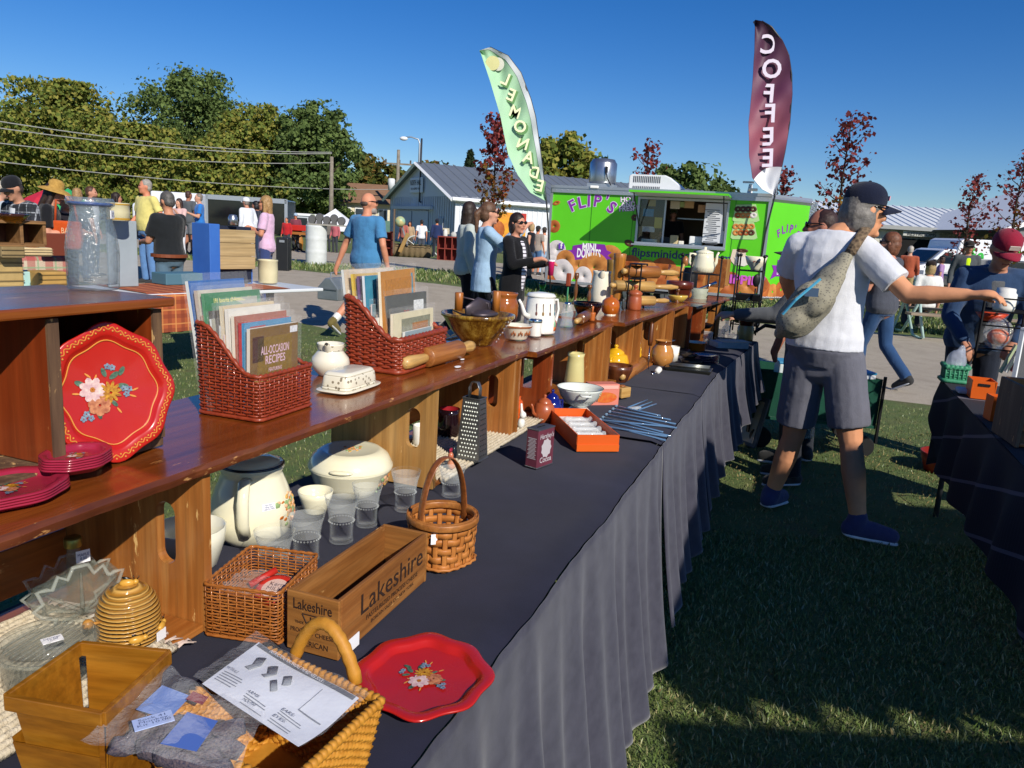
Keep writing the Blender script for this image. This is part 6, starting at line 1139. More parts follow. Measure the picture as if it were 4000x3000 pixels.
GG=glassm('green_glass','#2f9a52',.05); t,r,h=vessel('green_glass_jar','green glass piece with a ruffled top behind the coffeepot','glass jar',2112,1215,ZS+.002,58,(2115,1102),[(0,0),(.9,0),(1,.1),(1,.5),(.8,.62),(.35,.72),(.3,.78),(.5,.9),(.42,1),(.3,1),(.2,.8),(.25,.72),(.7,.58),(.85,.4),(.8,.06),(0,.06)],GG)
t,r,h=vessel('glass_canister','clear ribbed glass jar right of the coffeepot','glass jar',2212,1275,ZS+.002,52,(2215,1188),[(0,0),(.95,0),(1,.05),(.8,.3),(1,.6),(.7,.85),(.75,1),(.66,1),(.6,.85),(.9,.6),(.7,.3),(.85,.07),(0,.06)],GLS); mb=MB(); mb.lathe([(.5*r,1.0*h),(.5*r,1.08*h),(0,1.1*h)],14); mb.build('stopper',CHROME,t,True)
AMB=glassm('amber_glass','#b58a1c',.05,.5,60); t,r,h=vessel('amber_bowl','gold pressed glass bowl behind the small mortar','bowl',2292,1240,ZS+.002,112,(2295,1180),[(0,0),(.55,0),(.6,.05),(.95,.7),(1,1),(.93,1),(.86,.7),(.5,.12),(0,.1)],AMB,wob=lambda a,z:1+.03*cos(12*a))
CAN=wood('candle_wood','#5a3418','#7a4a24','#8f5c30',2,16,.3,.4)
cprof=[(0,0),(.9,0),(1,.05),(.5,.1),(.35,.2),(.55,.35),(.6,.5),(.3,.72),(.25,.78),(.6,.84),(.7,.9),(.6,1),(0,1)]
for x,y,tx,ty,w_,lab in [(2245,1190,2243,1065,26,'tall turned wood candlestick behind the amber bowl'),(2298,1198,2298,1112,28,'shorter turned candlestick, left of the close pair'),(2318,1192,2318,1110,24,'shorter turned candlestick, right of the close pair')]: vessel('candlestick',lab,'candlestick',x,y,ZS+.002,w_,(tx,ty),cprof,CAN,seg=16,group='turned wood candlesticks')
t,p=on('sausage_stuffer_stick','red brown block on a green stick standing behind the shelf goods','stick',2212,1215,ZS+.002); mm=mpp(p); h=hz(p,2212,1065); mb=MB(); mb.tube([(0,0,0),(0,0,h*.7)],3.5*mm,7); mb.build('stick',M('green_stick','#2c7a50',.5),t,True); mb=MB(); mb.box((0,0,h*.82),(19*mm,16*mm,h*.34)); mb.build('block',M('brick_red','#8a3a20',.6),t,False,.004)
t,r,h=vessel('ironstone_pitcher','tall cream pitcher with a curled lip beside the rolling pin rack','pitcher',2342,1192,ZS+.002,80,(2340,1058),[(0,0),(.85,0),(.9,.04),(1,.25),(.96,.6),(.86,.85),(.84,.92),(.9,1),(.82,1),(.76,.85),(0,.4)],CREAMW); mb=MB(); mb.tube([(-.7*r,-.2*r,h*.86),(-.95*r,-.3*r,h*.98),(-1.05*r,-.35*r,h*1.03)],[.3*r,.24*r,.12*r],8,cap=False); mb.build('lip',CREAMW,t,True); handle(t,r,arc((.75*r,.4*r,h*.85),(.9*r,.45*r,h*.3),(r*.9,.4*r,0)),r*.09,CREAMW)
for x,y,tx,ty,w_,lab,mt in [(2380,1175,2368,1012,32,'short pale wooden masher standing behind the cream pitcher',wood('masher_olive','#6e5020','#8f6c2e','#a5823c',2,8,.45)),(2405,1200,2425,990,37,'tall tapered wooden pestle beside the rolling pin rack',wood('pestle_gold','#9a5c1c','#b5742a','#c98a3c',2,7,.35,.3))]: vessel('wooden_pestle',lab,'pestle',x,y,ZS+.002,w_*1.35,(tx,ty),[(0,0),(.62,0),(.72,.06),(.66,.2),(.8,.5),(.95,.9),(1,.98),(.9,1),(0,1)],mt,seg=18,group='wooden pestles')
t,r,h=vessel('mortar','small orange wooden mortar with its pestle','mortar',2312,1252,ZS+.002,25,(2312,1220),[(0,0),(.8,0),(.85,.05),(1,.85),(1,1),(.8,1),(.7,.3),(0,.25)],M('mortar_orange','#b5622a',.45)); mb=MB(); mb.lathe([(0,.3*h),(.3*r,.3*h),(.25*r,1.2*h),(.4*r,1.7*h),(0,1.8*h)],10); mb.build('pestle',M('mortar_orange','#b5622a',.45),t,True)
rolling('small dark rolling pin with pale handles in front of the amber bowl',2248,1278,2325,1230,ZS+.002,20,(CAN,PALEW),(.2,.85),.5)
t,r,h=vessel('pumpkin_teapot','glossy orange lidded pot near the terracotta honey pot','pot',2382,1230,ZS+.002,72,(2382,1152),[(0,0),(.6,0),(.62,.05),(.9,.15),(1,.45),(.9,.7),(.55,.85),(.2,.9),(.12,.92),(.2,.97),(.12,1),(0,1)],ORANG); mb=MB(); mb.lathe([(.62*r,-.001),(.66*r,.04*h),(.6*r,.05*h)],20); mb.build('cream_foot',CREAMW,t,True)
t,r,h=vessel('honey_pot','terracotta lidded pot with a tall knob','honey pot',2476,1210,ZS+.002,56,(2476,1112),[(0,0),(.9,0),(.95,.04),(1,.12),(.95,.5),(.85,.55),(.95,.6),(1,.68),(.7,.76),(.25,.8),(.2,.86),(.36,.92),(.33,.98),(0,1)],TERRA)
t,p=on('squirrel_figurine','small dark grey squirrel figurine beside the honey pot','figurine',2434,1212,ZS+.002); mm=mpp(p); mb=MB(); mb.ball((0,0,16*mm),(11*mm,9*mm,16*mm)); mb.ball((2*mm,0,38*mm),(7*mm,7*mm,8*mm)); mb.ball((-9*mm,0,28*mm),(6*mm,6*mm,20*mm)); mb.ball((5*mm,0,46*mm),2.5*mm); fuse(mb,'body',M('figurine_grey','#3d4040',.4),t,.0035,2)
# rolling pin rack
t,p=on('rolling_pin_rack','black metal rack holding three wooden rolling pins','rack',2480,1205,ZS+.002); mm=mpp(p); W_=105*mm; Hh=hz(p,2480,1030)
for x in (-W_/2,W_/2): mb=MB(); mb.tube([(x,-.03,0),(x,-.03,Hh),(x,.03,Hh),(x,.03,0)],.0045,4); mb.build('side_frame',BLACKI,t)
mb=MB(); mb.box((0,0,Hh),(W_,.065,.006)); mb.build('top_bar',BLACKI,t)
for i in range(3): mb=MB(); mb.box((0,0,.012+i*Hh*.31),(W_,.06,.005)); mb.build('rest',BLACKI,t)
p0=Vector(p)
for i,(lab,mt) in enumerate([('lowest rolling pin on the black rack',PALEW),('middle rolling pin on the black rack',PALEW),('top rolling pin on the black rack',BOXW)]):
    z=ZS+.02+i*Hh*.31; xx=[(2445,1192,2612,1180),(2382,1118,2650,1118),(2430,1052,2650,1070)][i]
    a=dp(xx[0],xx[1],p0.y-.05); b=dp(xx[2],xx[3],p0.y+.12); r_=[.026,.028,.032][i]; rz_=math.atan2(b.y-a.y,b.x-a.x); L=(Vector((a.x,a.y))-Vector((b.x,b.y))).length; c=(a+b)/2
    tt=thing('rolling_pin',lab,'rolling pin',(c.x,c.y,z-.002),rz_,'rolling pins on the rack'); Mx=Tr(0,0,r_)@Ry(PI/2); mb=MB(); mb.lathe([(0,-L*.42),(r_,-L*.42),(r_,L*.12),(0,L*.12)],22,Mx); mb.build('roller',mt,tt,True)
    for e0,e1 in ((L*.12,L*.5),(-L*.42,-L*.5)): d_=e1-e0; mb=MB(); mb.lathe([(0,e0),(.4*r_,e0),(.45*r_,e0+d_*.3),(.55*r_,e0+d_*.7),(.3*r_,e0+d_*.97),(0,e1)],14,Mx); mb.build('handle',PALEW if i else mt,tt,True)
t,p=on('price_label','white price tag hanging over the shelf edge','tag',2542,1200,ZS); mm=mpp(p); mb=MB(); mb.box((0,-.01,-.03),(24*mm,.002,32*mm),Rz(R(-30))); mb.build('tag',TAG,t); mb=MB(); mb.tube([(0,0,.012),(0,-.008,-.012)],.0008,4); mb.build('string',TAG,t)
t,r,h=vessel('stacked_bowl','dark red brown bowl right of the rolling pin rack','bowl',2650,1172,ZS+.002,105,(2650,1098),[(0,0),(.6,0),(.7,.1),(.88,.6),(.9,.62),(1,.64),(1,.98),(.94,1),(.9,.98),(.85,.6),(.5,.1),(0,.1)],M('bowl_maroon','#5a2618',.3,coat=.3))
t,r,h=vessel('yellow_bowl','yellow ware bowl under the maroon bowl','bowl',2645,1180,ZS+.002,78,(2645,1152),[(0,0),(.6,0),(1,.8),(1,1),(0,.9)],M('yellow_ware','#c9a94c',.2,coat=.3))
t,r,h=vessel('short_candlestick','dark turned candlestick right of the rack','candlestick',2644,1182,ZS+.002,22,(2650,1128),cprof,CAN,seg=14)
for x,lab,c in [(2692,'pair of small rooster figurines near the iron rack','#b5762c')]:
    t,p=on('rooster_figurine',lab,'figurine',x,1165,ZS+.002); mm=mpp(p); mb=MB(); mb.ball((0,0,14*mm),(12*mm,9*mm,14*mm)); mb.ball((4*mm,0,32*mm),(7*mm,6*mm,9*mm)); mb.ball((-9*mm,0,26*mm),(5*mm,5*mm,14*mm)); fuse(mb,'body',M('rooster_gold',c,.3,c2='#7a3a1c',vs=60),t,.004,2)
# far shelf end: tall crate-like boards, skillet, black canister
t,p=on('wooden_box','upright wooden box at the far end of the shelf','box',2790,1118,ZS); mm=mpp(p); mb=MB(); Hh=hz(p,2790,1010); mb.box((0,.05,Hh/2),(.30,.012,Hh)); mb.build('back_board',CRZ,t); mb=MB(); mb.box((.15,-.02,Hh/2),(.012,.16,Hh)); mb.build('side_board',CRB,t); mb=MB(); mb.box((-.15,-.02,Hh/2),(.012,.16,Hh)); mb.build('side_board',CR,t); mb=MB(); mb.box((0,-.02,.008),(.29,.13,.01)); mb.build('floor_board',CR,t); lettering('KEE',M('stencil','#4a2412',.8),t,Tr(-.02,.042,Hh*.55)@WALLM,.1,.2)
t,r,h=vessel('black_skillet','black iron pan on top of the upright wooden box','pan',2735,1030,ZS+.06,62,(2735,980),[(0,0),(.8,0),(1,.9),(1,1),(.92,1),(.8,.2),(0,.15)],BLACKI)
t,r,h=vessel('wooden_pear','round wooden knob beside the black pan','knob',2675,1040,ZS+.04,26,(2675,1000),[(0,0),(.7,.05),(1,.4),(.8,.8),(.2,1),(0,1)],BOXW)
t,r,h=vessel('black_canister','black round canister behind the iron rack','canister',2690,1140,ZS+.002,58,(2690,1045),[(0,0),(.95,0),(1,.1),(1,.8),(.8,1),(0,1)],BLACKI)
for i,(xa,ya,xb,yb) in enumerate([(2655,1085,2690,1022),(2600,1090,2640,1030)]):
    a=g(xa,ya,ZS+.03); b=a+Vector((.02,0,.12))+US*.05; t=thing('wooden_spoon',['wooden spoon leaning out beside the rolling pins','dark wooden scoop leaning out of the rolling pin rack'][i],'spoon',a); mb=MB(); mb.tube([(0,0,0),(b-a)*.6,(b-a)],[.006,.008,.02],8,flat=.5); mb.build('spoon',PALEW if i==0 else DKW,t,True)
# items left: glass jar on upper crate, trays, plates
UZ=ZS+.003+UH+.004
JG=thin('pebbled_glass','#8f9da6',.24,.1,.5,190,.006); p=g(368,1128,UZ); t=thing('milk_jar','tall pebbled glass dairy jar standing on the upper crate','glass jar',p,TA); r=97*mpp(p); h=hz(p,360,772)
mb=MB(); mb.lathe([(0,0),(.85*r,0),(.93*r,.02*h),(.95*r,.2*h),(.97*r,.45*h),(.9*r,.6*h),(.74*r,.8*h),(.71*r,.88*h),(.74*r,.9*h),(.86*r,.92*h),(.88*r,.96*h),(.82*r,1.0*h),(.74*r,1.0*h),(.68*r,.93*h),(.66*r,.88*h),(.69*r,.8*h),(.84*r,.6*h),(.9*r,.45*h),(.88*r,.2*h),(.84*r,.06*h),(0,.05*h)],40); mb.build('jar',JG,t,True)
mb=MB(); mb.lathe([(.7*r,.91*h),(.8*r,.925*h),(.8*r,.945*h),(.7*r,.95*h)],32); mb.build('blue_ring',M('jar_blue','#2f4f94',.3),t,True); a=R(-60); tag_on(t,(.80*r*cos(a),.80*r*sin(a),.83*h),(.36*r,.32*r),a+PI/2,0,'price_tag','DAIRY\nMAX 16')
mb=MB(); a=R(-62); m0=Tr(.95*r*cos(a),.95*r*sin(a),.32*h)@Rz(a+PI/2)@WALLM; mb.tube([m0@Vector((.42*r*cos(q),.42*r*sin(q),.0-.09*r*cos(q)**2)) for q in [2*PI*i/36 for i in range(36)]],.018*r,6,closed=True); mb.tube([m0@Vector((.34*r*cos(q),.34*r*sin(q),.01*r-.06*r*cos(q)**2)) for q in [2*PI*i/36 for i in range(36)]],.012*r,6,closed=True); mb.build('embossed_ring',JG,t,True)
# leaning red tray: stands in the right compartment, leaning back on the rear
t=thing('serving_tray','large red tole tray with painted flowers leaning inside the upper crate','tray',ts(.812,-.932,ZS+.006),TA-R(22)); mt=Tr(.0,.0,.097)@Rx(R(81)); tray(t,mt,.088,.096,REDP,True,.009,.62,.045,-.012)
def plates(label,x,y,n,rad):
    t,p=on('snack_plate_stack',label,'plate stack',x,y,ZS+(.017 if n==5 else .002)); mm=mpp(p); r=rad*mm
    for i in range(n):
        e=thing('snack_plate',['bottom','second','third','fourth','top'][i if i<n-1 else 4]+' red plate of the stack '+('beside the large red tray' if n==5 else 'at the shelf front left'),'plate',p+Vector((0,0,.0035*i)),TA+R(1.5*i),'red snack plates '+('by the tray' if n==5 else 'at the left')); tray(e,Matrix.Identity(4),r,r*.78,REDD,False,.009,.5 if i==n-1 else 0,.03)
    bpy.data.objects.remove(t)
plates('',300,1826,5,140); plates('',30,1945,4,235)
# ================================================================ GOODS ON THE NEAR TABLE TOP
ZC=ZT+.004
# rattan tray basket with red things
def quad_basket(label,name,pc,pl,pr,hpx,rows,stakes,rf,mat,cat='basket',flat=1.,fl=0.15,z=ZC,rimr=None):
    a=g(*pc,z); b=g(*pl,z); c=g(*pr,z); ux=(a-b); w=ux.length; uy=c-a; rz=math.atan2(ux.y,ux.x); nrm=Vector((-ux.y,ux.x,0)).normalized(); d=abs(uy.dot(nrm)); ctr=a-ux*.5+nrm*d*.5
    t=thing(name,label,cat,ctr,rz); h=hz(a,*hpx); weave(t,boxwall(w,d,fl,.12),lambda p:h,h,rows,stakes,w*rf,mat,flat=flat,rimr=rimr); return t,w,d,h
t,w,d,h=quad_basket('square tan rattan basket holding red rings in plastic','rattan_basket',(1088,2520),(800,2478),(1225,2345),(1066,2318),17,40,.011,RATT)
rb=t; q=Vector(t.location)
i_=thing('jar_ring','red jar rubber rings with a printed card in the rattan basket','packet',q+Vector((0,0,.028)),rb.rotation_euler.z); mb=MB(); mb.lathe([(.02,.006),(.026,.009),(.033,.006),(.033,.0),(.02,.0)],28,Tr(.02,0,.02)@Rx(R(18))@Sc(1,1,1)); mb.build('red_ring',M('rubber_red','#b5281c',.5),i_,True); mb=MB(); mb.lathe([(0,.004),(.022,.004)],24,Tr(.02,0,.023)@Rx(R(18))); mb.build('card',M('card_pink','#c9a89a',.7),i_); lettering('Kerr\nMILK',M('card_ink','#5a2a2a',.7),i_,Tr(.02,0,.029)@Rx(R(18)),.012,.026,ext=.0003)
mb=MB(); mb.tube([(-.03,.01,.02),(.0,.045,.035)],.006,8); mb.build('red_stick',M('rubber_red','#b5281c',.5),i_,True); mb=MB(); mb.grid(12,8,lambda u,v:(-.06+.12*u,-.045+.09*v,.03+.012*noise.noise((u*5,v*5,2)))); mb.build('plastic_bag',film('bag_film',a=.14),i_,True)
mb=MB(); mb.grid(8,8,lambda u,v:(-w*.45+w*.9*u,-d*.45+d*.9*v,.012)); mb.build('inner_mat',RATT,i_)
# Lakeshire cheese box
A0=g(1120,2528,ZC); B0=g(1321,2583,ZC); C0=g(1612,2257,ZC); ux=(B0-A0); wx=ux.length; uy=C0-B0; rz=math.atan2(ux.y,ux.x); nrm=Vector((-ux.y,ux.x,0)).normalized(); dl=uy.dot(nrm); hb=hz(B0,1318,2352)
CB=wood('cheese_box','#6e3f18','#8f5a26','#a87238',1,8,.6,0,.06,'#c99a5c'); CBE=wood('cheese_box_end','#7a4a1e','#98642c','#b07a3c',0,8,.6,0,.06,'#c99a5c')
t=thing('cheese_box','long open wooden cheese box lettered Lakeshire','box',A0+ux*.5+nrm*dl/2,rz); th=.007
mb=MB(); mb.box((0,-dl/2+th/2,hb/2),(wx,th,hb)); fe=mb.build('end_board',CBE,t,False,.0015); mb=MB(); mb.box((0,dl/2-th/2,hb/2),(wx,th,hb)); mb.build('end_board',CBE,t,False,.0015)
for s_ in (-1,1): mb=MB(); mb.box((s_*(wx/2-th/2),0,hb/2+.001),(th,dl-2*th-.001,hb-.002)); sd_=mb.build('side_board',CB,t,False,.0015)
mb=MB(); mb.box((0,0,.004),(wx-2*th,dl-2*th,.007)); mb.build('floor_board',CB,t)
ST=M('stencil_black','#2a160c',.8); fm=Tr(0,-dl/2-.0008,0)
lettering('Lakeshire',ST,fe,fm@Tr(0,0,hb*.80)@WALLM,.024,wx*.74,ext=.0003,off=.012); lettering('L',ST,fe,fm@Tr(0,0,hb*.54)@WALLM,.022,ext=.0003,off=.01)
mb=MB(); tri=[(-.017,.012),(.017,.012),(0,-.02)]
for a_,b_ in zip(tri,tri[1:]+tri[:1]): mb.tube([fm@Tr(0,0,hb*.54)@WALLM@Vector((*a_,.0006)),fm@Tr(0,0,hb*.54)@WALLM@Vector((*b_,.0006))],.0008,4)
mb.build('triangle_mark',ST,fe)
for tx,x,z,sz,wd in [('TRADE',-.25,.5,.006,.016),('MARK',.25,.5,.006,.016),('PROCESS',-.24,.36,.010,wx*.36),('CHEESE',.24,.34,.010,wx*.36),('AMERICAN',0,.16,.013,wx*.62)]: lettering(tx,ST,fe,fm@Tr(x*wx,0,z*hb)@WALLM,sz,wd,ext=.0003,off=.01)
sm_=Tr(wx/2+.0008,0,0)@Rz(PI/2)
lettering('Lakeshire',ST,sd_,sm_@Tr(.02,0,hb*.62)@WALLM,.05,dl*.72,ext=.0003,off=.004); lettering('PASTEURIZED PROCESS CHEESE',ST,sd_,sm_@Tr(.02,0,hb*.33)@WALLM,.012,dl*.6,ext=.0003); lettering('BORDEN SALES CO. NEW YORK',ST,sd_,sm_@Tr(.02,0,hb*.2)@WALLM,.009,dl*.5,ext=.0003)
tag_on(t,(wx/2+.0015,-dl*.36,hb*.1),(.03,.022),PI/2)
# market basket with tall handle
t,p=on('market_basket','small splint basket with a tall bentwood handle','basket',1722,2185,ZC,R(-18)); mm=mpp(p); r=128*mm; h=hz(p,1715,2010); 
def rw(p_,z):
    a=2*PI*p_; f=z/h; c,s=cos(a),sin(a); q=(abs(c)**(3.2-f*1.2)+abs(s)**(3.2-f*1.2))**(-1/(3.2-f*1.2)); rr=r*(.82+.2*f)*q; return Vector((rr*c,rr*s,z)),Vector((c,s,0))
weave(t,rw,lambda p_:h,h*.92,5,22,h*.075,SPLT,flat=.16,amp=.0016,stk=False,samp=4,rimr=.0035,sname='splint')
for j in range(22):
    pts=[rw(j/22,h*f)[0]+rw(j/22,0)[1]*(.0012*(1 if q%2==j%2 else -1)) for q,f in enumerate((0,.1,.28,.46,.64,.82,1.))]; mb=MB(); n_=rw(j/22,0)[1]; mb.tube(pts,.0055,6,flat=.2,up=tuple(Vector((0,0,1)).cross(n_))); mb.build('upright_splint',SPLT,t,True)
for off in (.0035,-.0035): mb=MB(); mb.tube([rw(i/40,h*.97)[0]+rw(i/40,0)[1]*off for i in range(40)],h*.09,6,closed=True,flat=.22,up=(0,0,1)); mb.build('hoop',wood('hoop_tan','#8f5424','#a86a30','#b87a3c',0,10,.45),t,True)
hh=hz(p,1705,1785); mb=MB(); mb.tube([(-r*.98*cos(PI*i/24) if False else -r*.96*cos(PI*i/24),0,h*.55+(hh-h*.55)*sin(PI*i/24)**.8) for i in range(25)],.0085,8,flat=.22,up=(0,1,0)); mb.build('handle',wood('handle_brown','#6a3a18','#8a4f24','#9c6030',0,10,.4,.2),t,True); tag_on(t,(-r*.9,-r*.55,h*.75),(.012,.02),R(-30))
# red tray lying at the table edge
p=g(1655,2655,ZC); t=thing('serving_tray','red scalloped tray with painted flowers lying at the table edge','tray',p,TA+R(22)); w_=262*mpp(p); tray(t,Tr(0,0,.001),w_*1.12,w_*.98,REDP,False,.011,.5,.05)
# coffee pot, casserole, bowls
FLO=[M('decal_orange','#cf7a34',.4),M('decal_yellow','#d9a95a',.4),M('decal_green','#8fa872',.4),M('decal_peach','#dfae86',.4)]
def decal(t,prof,r,h,a0,z0,spread,n,seed=1):
    rs=random.Random(seed)
    def rad(z):
        for (ra,za),(rb_,zb) in zip(prof,prof[1:]):
            if za<=z<=zb and zb>za: return ra+(rb_-ra)*(z-za)/(zb-za)
        return prof[2][0]
    for ci in range(4):
        mb=MB()
        for _ in range(n):
            a=a0+rs.gauss(0,spread); z=min(.95,max(.05,z0+rs.gauss(0,spread*.30))); rr=rad(z)*r*1.002; s=r*rs.uniform(.04,.085)*(1.2 if ci==2 else 1); m_=Tr(rr*cos(a),rr*sin(a),z*h)@Rz(a)@Ry(R(rs.uniform(-12,12))); mb.ball((0,0,0),(.0008+.0004*ci,s,s*.8),m_,n=7,k=4)
        mb.build(['orange_roses','yellow_roses','painted_leaves','peach_roses'][ci],FLO[ci],t,True)
cp=[(0,0),(.62,0),(.68,.03),(.9,.12),(1.0,.28),(.96,.45),(.84,.62),(.72,.76),(.7,.80),(.75,.83),(.76,.87),(.72,.9),(0,.9)]
t,r,h=vessel('coffee_pot','large cream coffee pot with yellow roses and a dark lid','coffeepot',986,2100,ZC,318,(985,1768),cp,CREAM,seg=40)
mb=MB(); mb.lathe([(.755*r,.872*h),(.765*r,.885*h),(.735*r,.9*h)],40); mb.build('silver_line',M('platinum_line','#3c4048',.3,.8),t,True)
mb=MB(); mb.lathe([(.66*r,.895*h),(.62*r,.92*h),(.42*r,.955*h),(.2*r,.965*h),(.12*r,.99*h),(.17*r,1.03*h),(.14*r,1.05*h),(0,1.055*h)],32); mb.build('lid',CREAM,t,True)
ca=R(-150); q=Vector((cos(ca),sin(ca),0)); handle(t,r,[q*r*.72+Z*h*.78,q*r*1.02+Z*h*.80,q*r*1.22+Z*h*.62,q*r*1.18+Z*h*.36,q*r*.98+Z*h*.2],r*.1,CREAM,flat=1.4); q=Vector((cos(R(35)),sin(R(35)),0)); mb=MB(); mb.tube([q*r*.8+Z*h*.5,q*r*1.15+Z*h*.62,q*r*1.18+Z*h*.86,q*r*1.3+Z*h*.98],[.2*r,.17*r,.11*r,.1*r],12,cap=False); mb.build('spout',CREAM,t,True)
decal(t,cp,r,h,R(-72),.42,.24,16,3); a=R(-117); tag_on(t,(.925*r*cos(a),.925*r*sin(a),.5*h),(.30*r*1.1,.16*r),a+PI/2,R(-14),'price_tag','Hall China\nYellow Rose\nCoffee Pot 38.00')
cp2=[(0,0),(.6,0),(.66,.03),(.86,.25),(.95,.5),(.97,.52),(.99,.56),(.97,.6),(0,.58)]
t,r,h=vessel('casserole','round cream casserole with lid painted with orange roses','casserole',1368,1918,ZC,325,(1368,1738),cp2,CREAM,seg=44); mb=MB(); mb.lathe([(1.0*r,.58*h),(1.0*r,.62*h),(.88*r,.82*h),(.7*r,.93*h),(.62*r,.92*h),(.3*r,.915*h),(0,.915*h)],44); l_=mb.build('lid',CREAM,t,True)
for a in (R(20),R(200)): mb=MB(); m_=Tr(.97*r*cos(a),.97*r*sin(a),.66*h)@Rz(a); mb.ball((0,0,0),(.1*r,.28*r,.05*h),m_); mb.build('shell_handle',CREAM,t,True)
decal(t,cp2,r,h,R(-80),.3,.18,10,5); mb=MB(); rs=random.Random(4)
for ci in range(4):
    mb=MB()
    for _ in range(9): mb.ball((rs.gauss(0,.16)*r,rs.gauss(0,.1)*r,.917*h),(.05*r,.035*r,.001),n=7,k=4)
    mb.build('lid_roses',FLO[ci],l_,True)
t,r,h=vessel('custard_bowl','small cream bowl between the coffee pot and the casserole','bowl',1232,1998,ZC,135,(1232,1915),[(0,0),(.6,0),(.64,.05),(.92,.7),(1,1),(.95,1),(.86,.7),(.5,.12),(0,.1)],CREAM)
t,r,h=vessel('deep_bowl','deep cream bowl beside the crate with the hand slot','bowl',745,2205,ZC,265,(745,2055),[(0,0),(.7,0),(.76,.05),(.96,.6),(1,1),(.96,1),(.9,.6),(.7,.1),(0,.08)],M('bowl_ivory','#dcdac8',.16,coat=.3),seg=36,wob=lambda a,z:1+.008*cos(16*a)); decal(t,[(0,0),(.76,.05),(1,1)],r,h,R(-60),.4,.1,4,9)
# etched tumblers
EG=thin('tumbler_glass','#e6ecea',.0,.02); ETCH=M('etched_band','#dfe4e2',.7,alpha=.2)
gp=[(0,.0),(.66,.0),(.7,.02),(.66,.1),(.68,.4),(.8,.72),(1,1.0),(.97,1.0),(.76,.72),(.63,.4),(.6,.1),(.58,.07),(0,.06)]
def tumbler(i,x,y,w_,tx,ty,lab):
    t,r,h=vessel('etched_tumbler',lab,'glass',x,y,ZC,w_,(tx,ty),gp,EG,'glass',28,'etched glass tumblers'); mb=MB(); mb.lathe([(.72*r,.5*h),(.835*r,.76*h),(.96*r,.92*h)],28); mb.build('etched_band',ETCH,t,True); mb=MB()
    for j in range(26): a=2*PI*j/26; mb.lathe([(.03*r,-.002),(.055*r,0),(.03*r,.002)],8,Tr(.715*r*cos(a),.715*r*sin(a),.46*h)@Rz(a)@Ry(PI/2))
    mb.build('etched_loops',ETCH,t)
for i,a_ in enumerate([(1072,2238,158,1069,2072,'etched tumbler nearest the camera, behind the rattan basket'),(1196,2180,146,1194,2000,'etched tumbler second from the rattan basket'),(1333,2112,134,1340,1935,'etched tumbler third from the rattan basket, in front of the casserole'),(1432,2050,120,1434,1888,'etched tumbler fourth from the rattan basket, near the cheese box'),(1581,1990,116,1592,1838,'etched tumbler just left of the market basket handle'),(1762,1935,108,1765,1820,'etched tumbler behind the market basket, right of its handle')]): tumbler(i,*a_)
# left crate contents: rug, beehive, leaf bottle, covered jar
RUG=M('rag_rug','#cfc4ae',.95,c2='#b5a78c',vs=70,bump=1.,bs=140,bd=.004)
def rug(label,s0,s1,t0,t1,z):
    t=thing('rag_rug',label,'rug',ts((s0+s1)/2,(t0+t1)/2,z),TA); w=s1-s0; d=t1-t0; nrow=22
    for i in range(nrow):
        y=-d/2+d*(i+.5)/nrow; mb=MB(); mb.tube([(-w/2+w*j/24,y,.003+.0012*((i+j)%2)) for j in range(25)],d/nrow*.55,5,flat=.6); mb.build('rag_strip',RUG,t,True)
    mb=MB()
    for i in range(60): y=random.uniform(-d/2,d/2); mb.tube([(w/2-.002,y,.004),(w/2+random.uniform(.008,.02),y+random.uniform(-.008,.008),.006),(w/2+random.uniform(.02,.03),y+random.uniform(-.012,.012),.001)],[.0022,.0018,.001],4)
    stuff(mb.build('fringe',M('fringe_pink','#cdb6ac',.95,c2='#b9a99a',vs=60),t,True))
ZR=ZC+.016; rug('cream rag rug under the beehive jar in the left crate',.36,.80,-1.08,-.80,ZC+.014); rug('cream rag rug under the grater in the pine crate',1.69,2.44,-1.06,-.80,ZC+.014)
HV=N('hive_glaze'); zc=HV.coord('Object',(1,1,1)); w1=HV.n('TexWave'); w1.bands_direction='Z'; w1.inputs['Scale'].default_value=55; w1.inputs['Distortion'].default_value=1.2; HV.l(zc,w1.inputs[0]); HV.set(Base_Color=HV.mix(w1.outputs['Fac'],'#a5722a','#d0a458'),Roughness=.18); HV.bump(w1.outputs['Fac'],1.,.004); HV.b.inputs['Coat Weight'].default_value=.5; HV=HV.m
p=g(505,2490,ZR+.006); t=thing('beehive_jar','tan ceramic beehive honey jar with bees and a bee knob','honey jar',p,TA); r=119*mpp(p); h=hz(p,510,2290); mb=MB(); mb.lathe([(0,0),(.92*r,0),(.97*r,.05*h),(1*r,.25*h),(.97*r,.5*h)],36); mb.build('body',HV,t,True); mb=MB(); mb.lathe([(.98*r,.5*h),(.95*r,.6*h),(.83*r,.8*h),(.6*r,.95*h),(.3*r,1.02*h),(0,1.03*h)],36); l_=mb.build('lid',HV,t,True)
GB=M('bee_gold','#c9973c',.3); BB=M('bee_black','#17120c',.25)
def bee(par,m_,s):
    mb=MB(); mb.ball((0,0,0),(s,s*.5,s*.55),m_); mb.ball((s*1.05,0,s*.1),(s*.4,s*.38,s*.38),m_); o=mb.build('bee_body',GB,par,True); mb=MB(); mb.ball((-s*.2,s*.15,s*.45),(s*.7,s*.18,s*.28),m_@Ry(R(25))); mb.tube([(s*1.2,0,s*.3),(s*1.5,0,s*.9)],s*.06,5,m_); mb.tube([(s*.9,0,s*.4),(s*.8,0,s*1.0)],s*.06,5,m_); mb.tube([(s*.3,0,-s*.4),(s*.5,0,-s*.9)],s*.07,5,m_); mb.build('bee_wings',BB,o,True)
for a in (-120,-60): c=R(a); bee(t,Tr(1.0*r*cos(c),1.0*r*sin(c),.22*h)@Rz(c+PI/2)@Rx(0),r*.24)
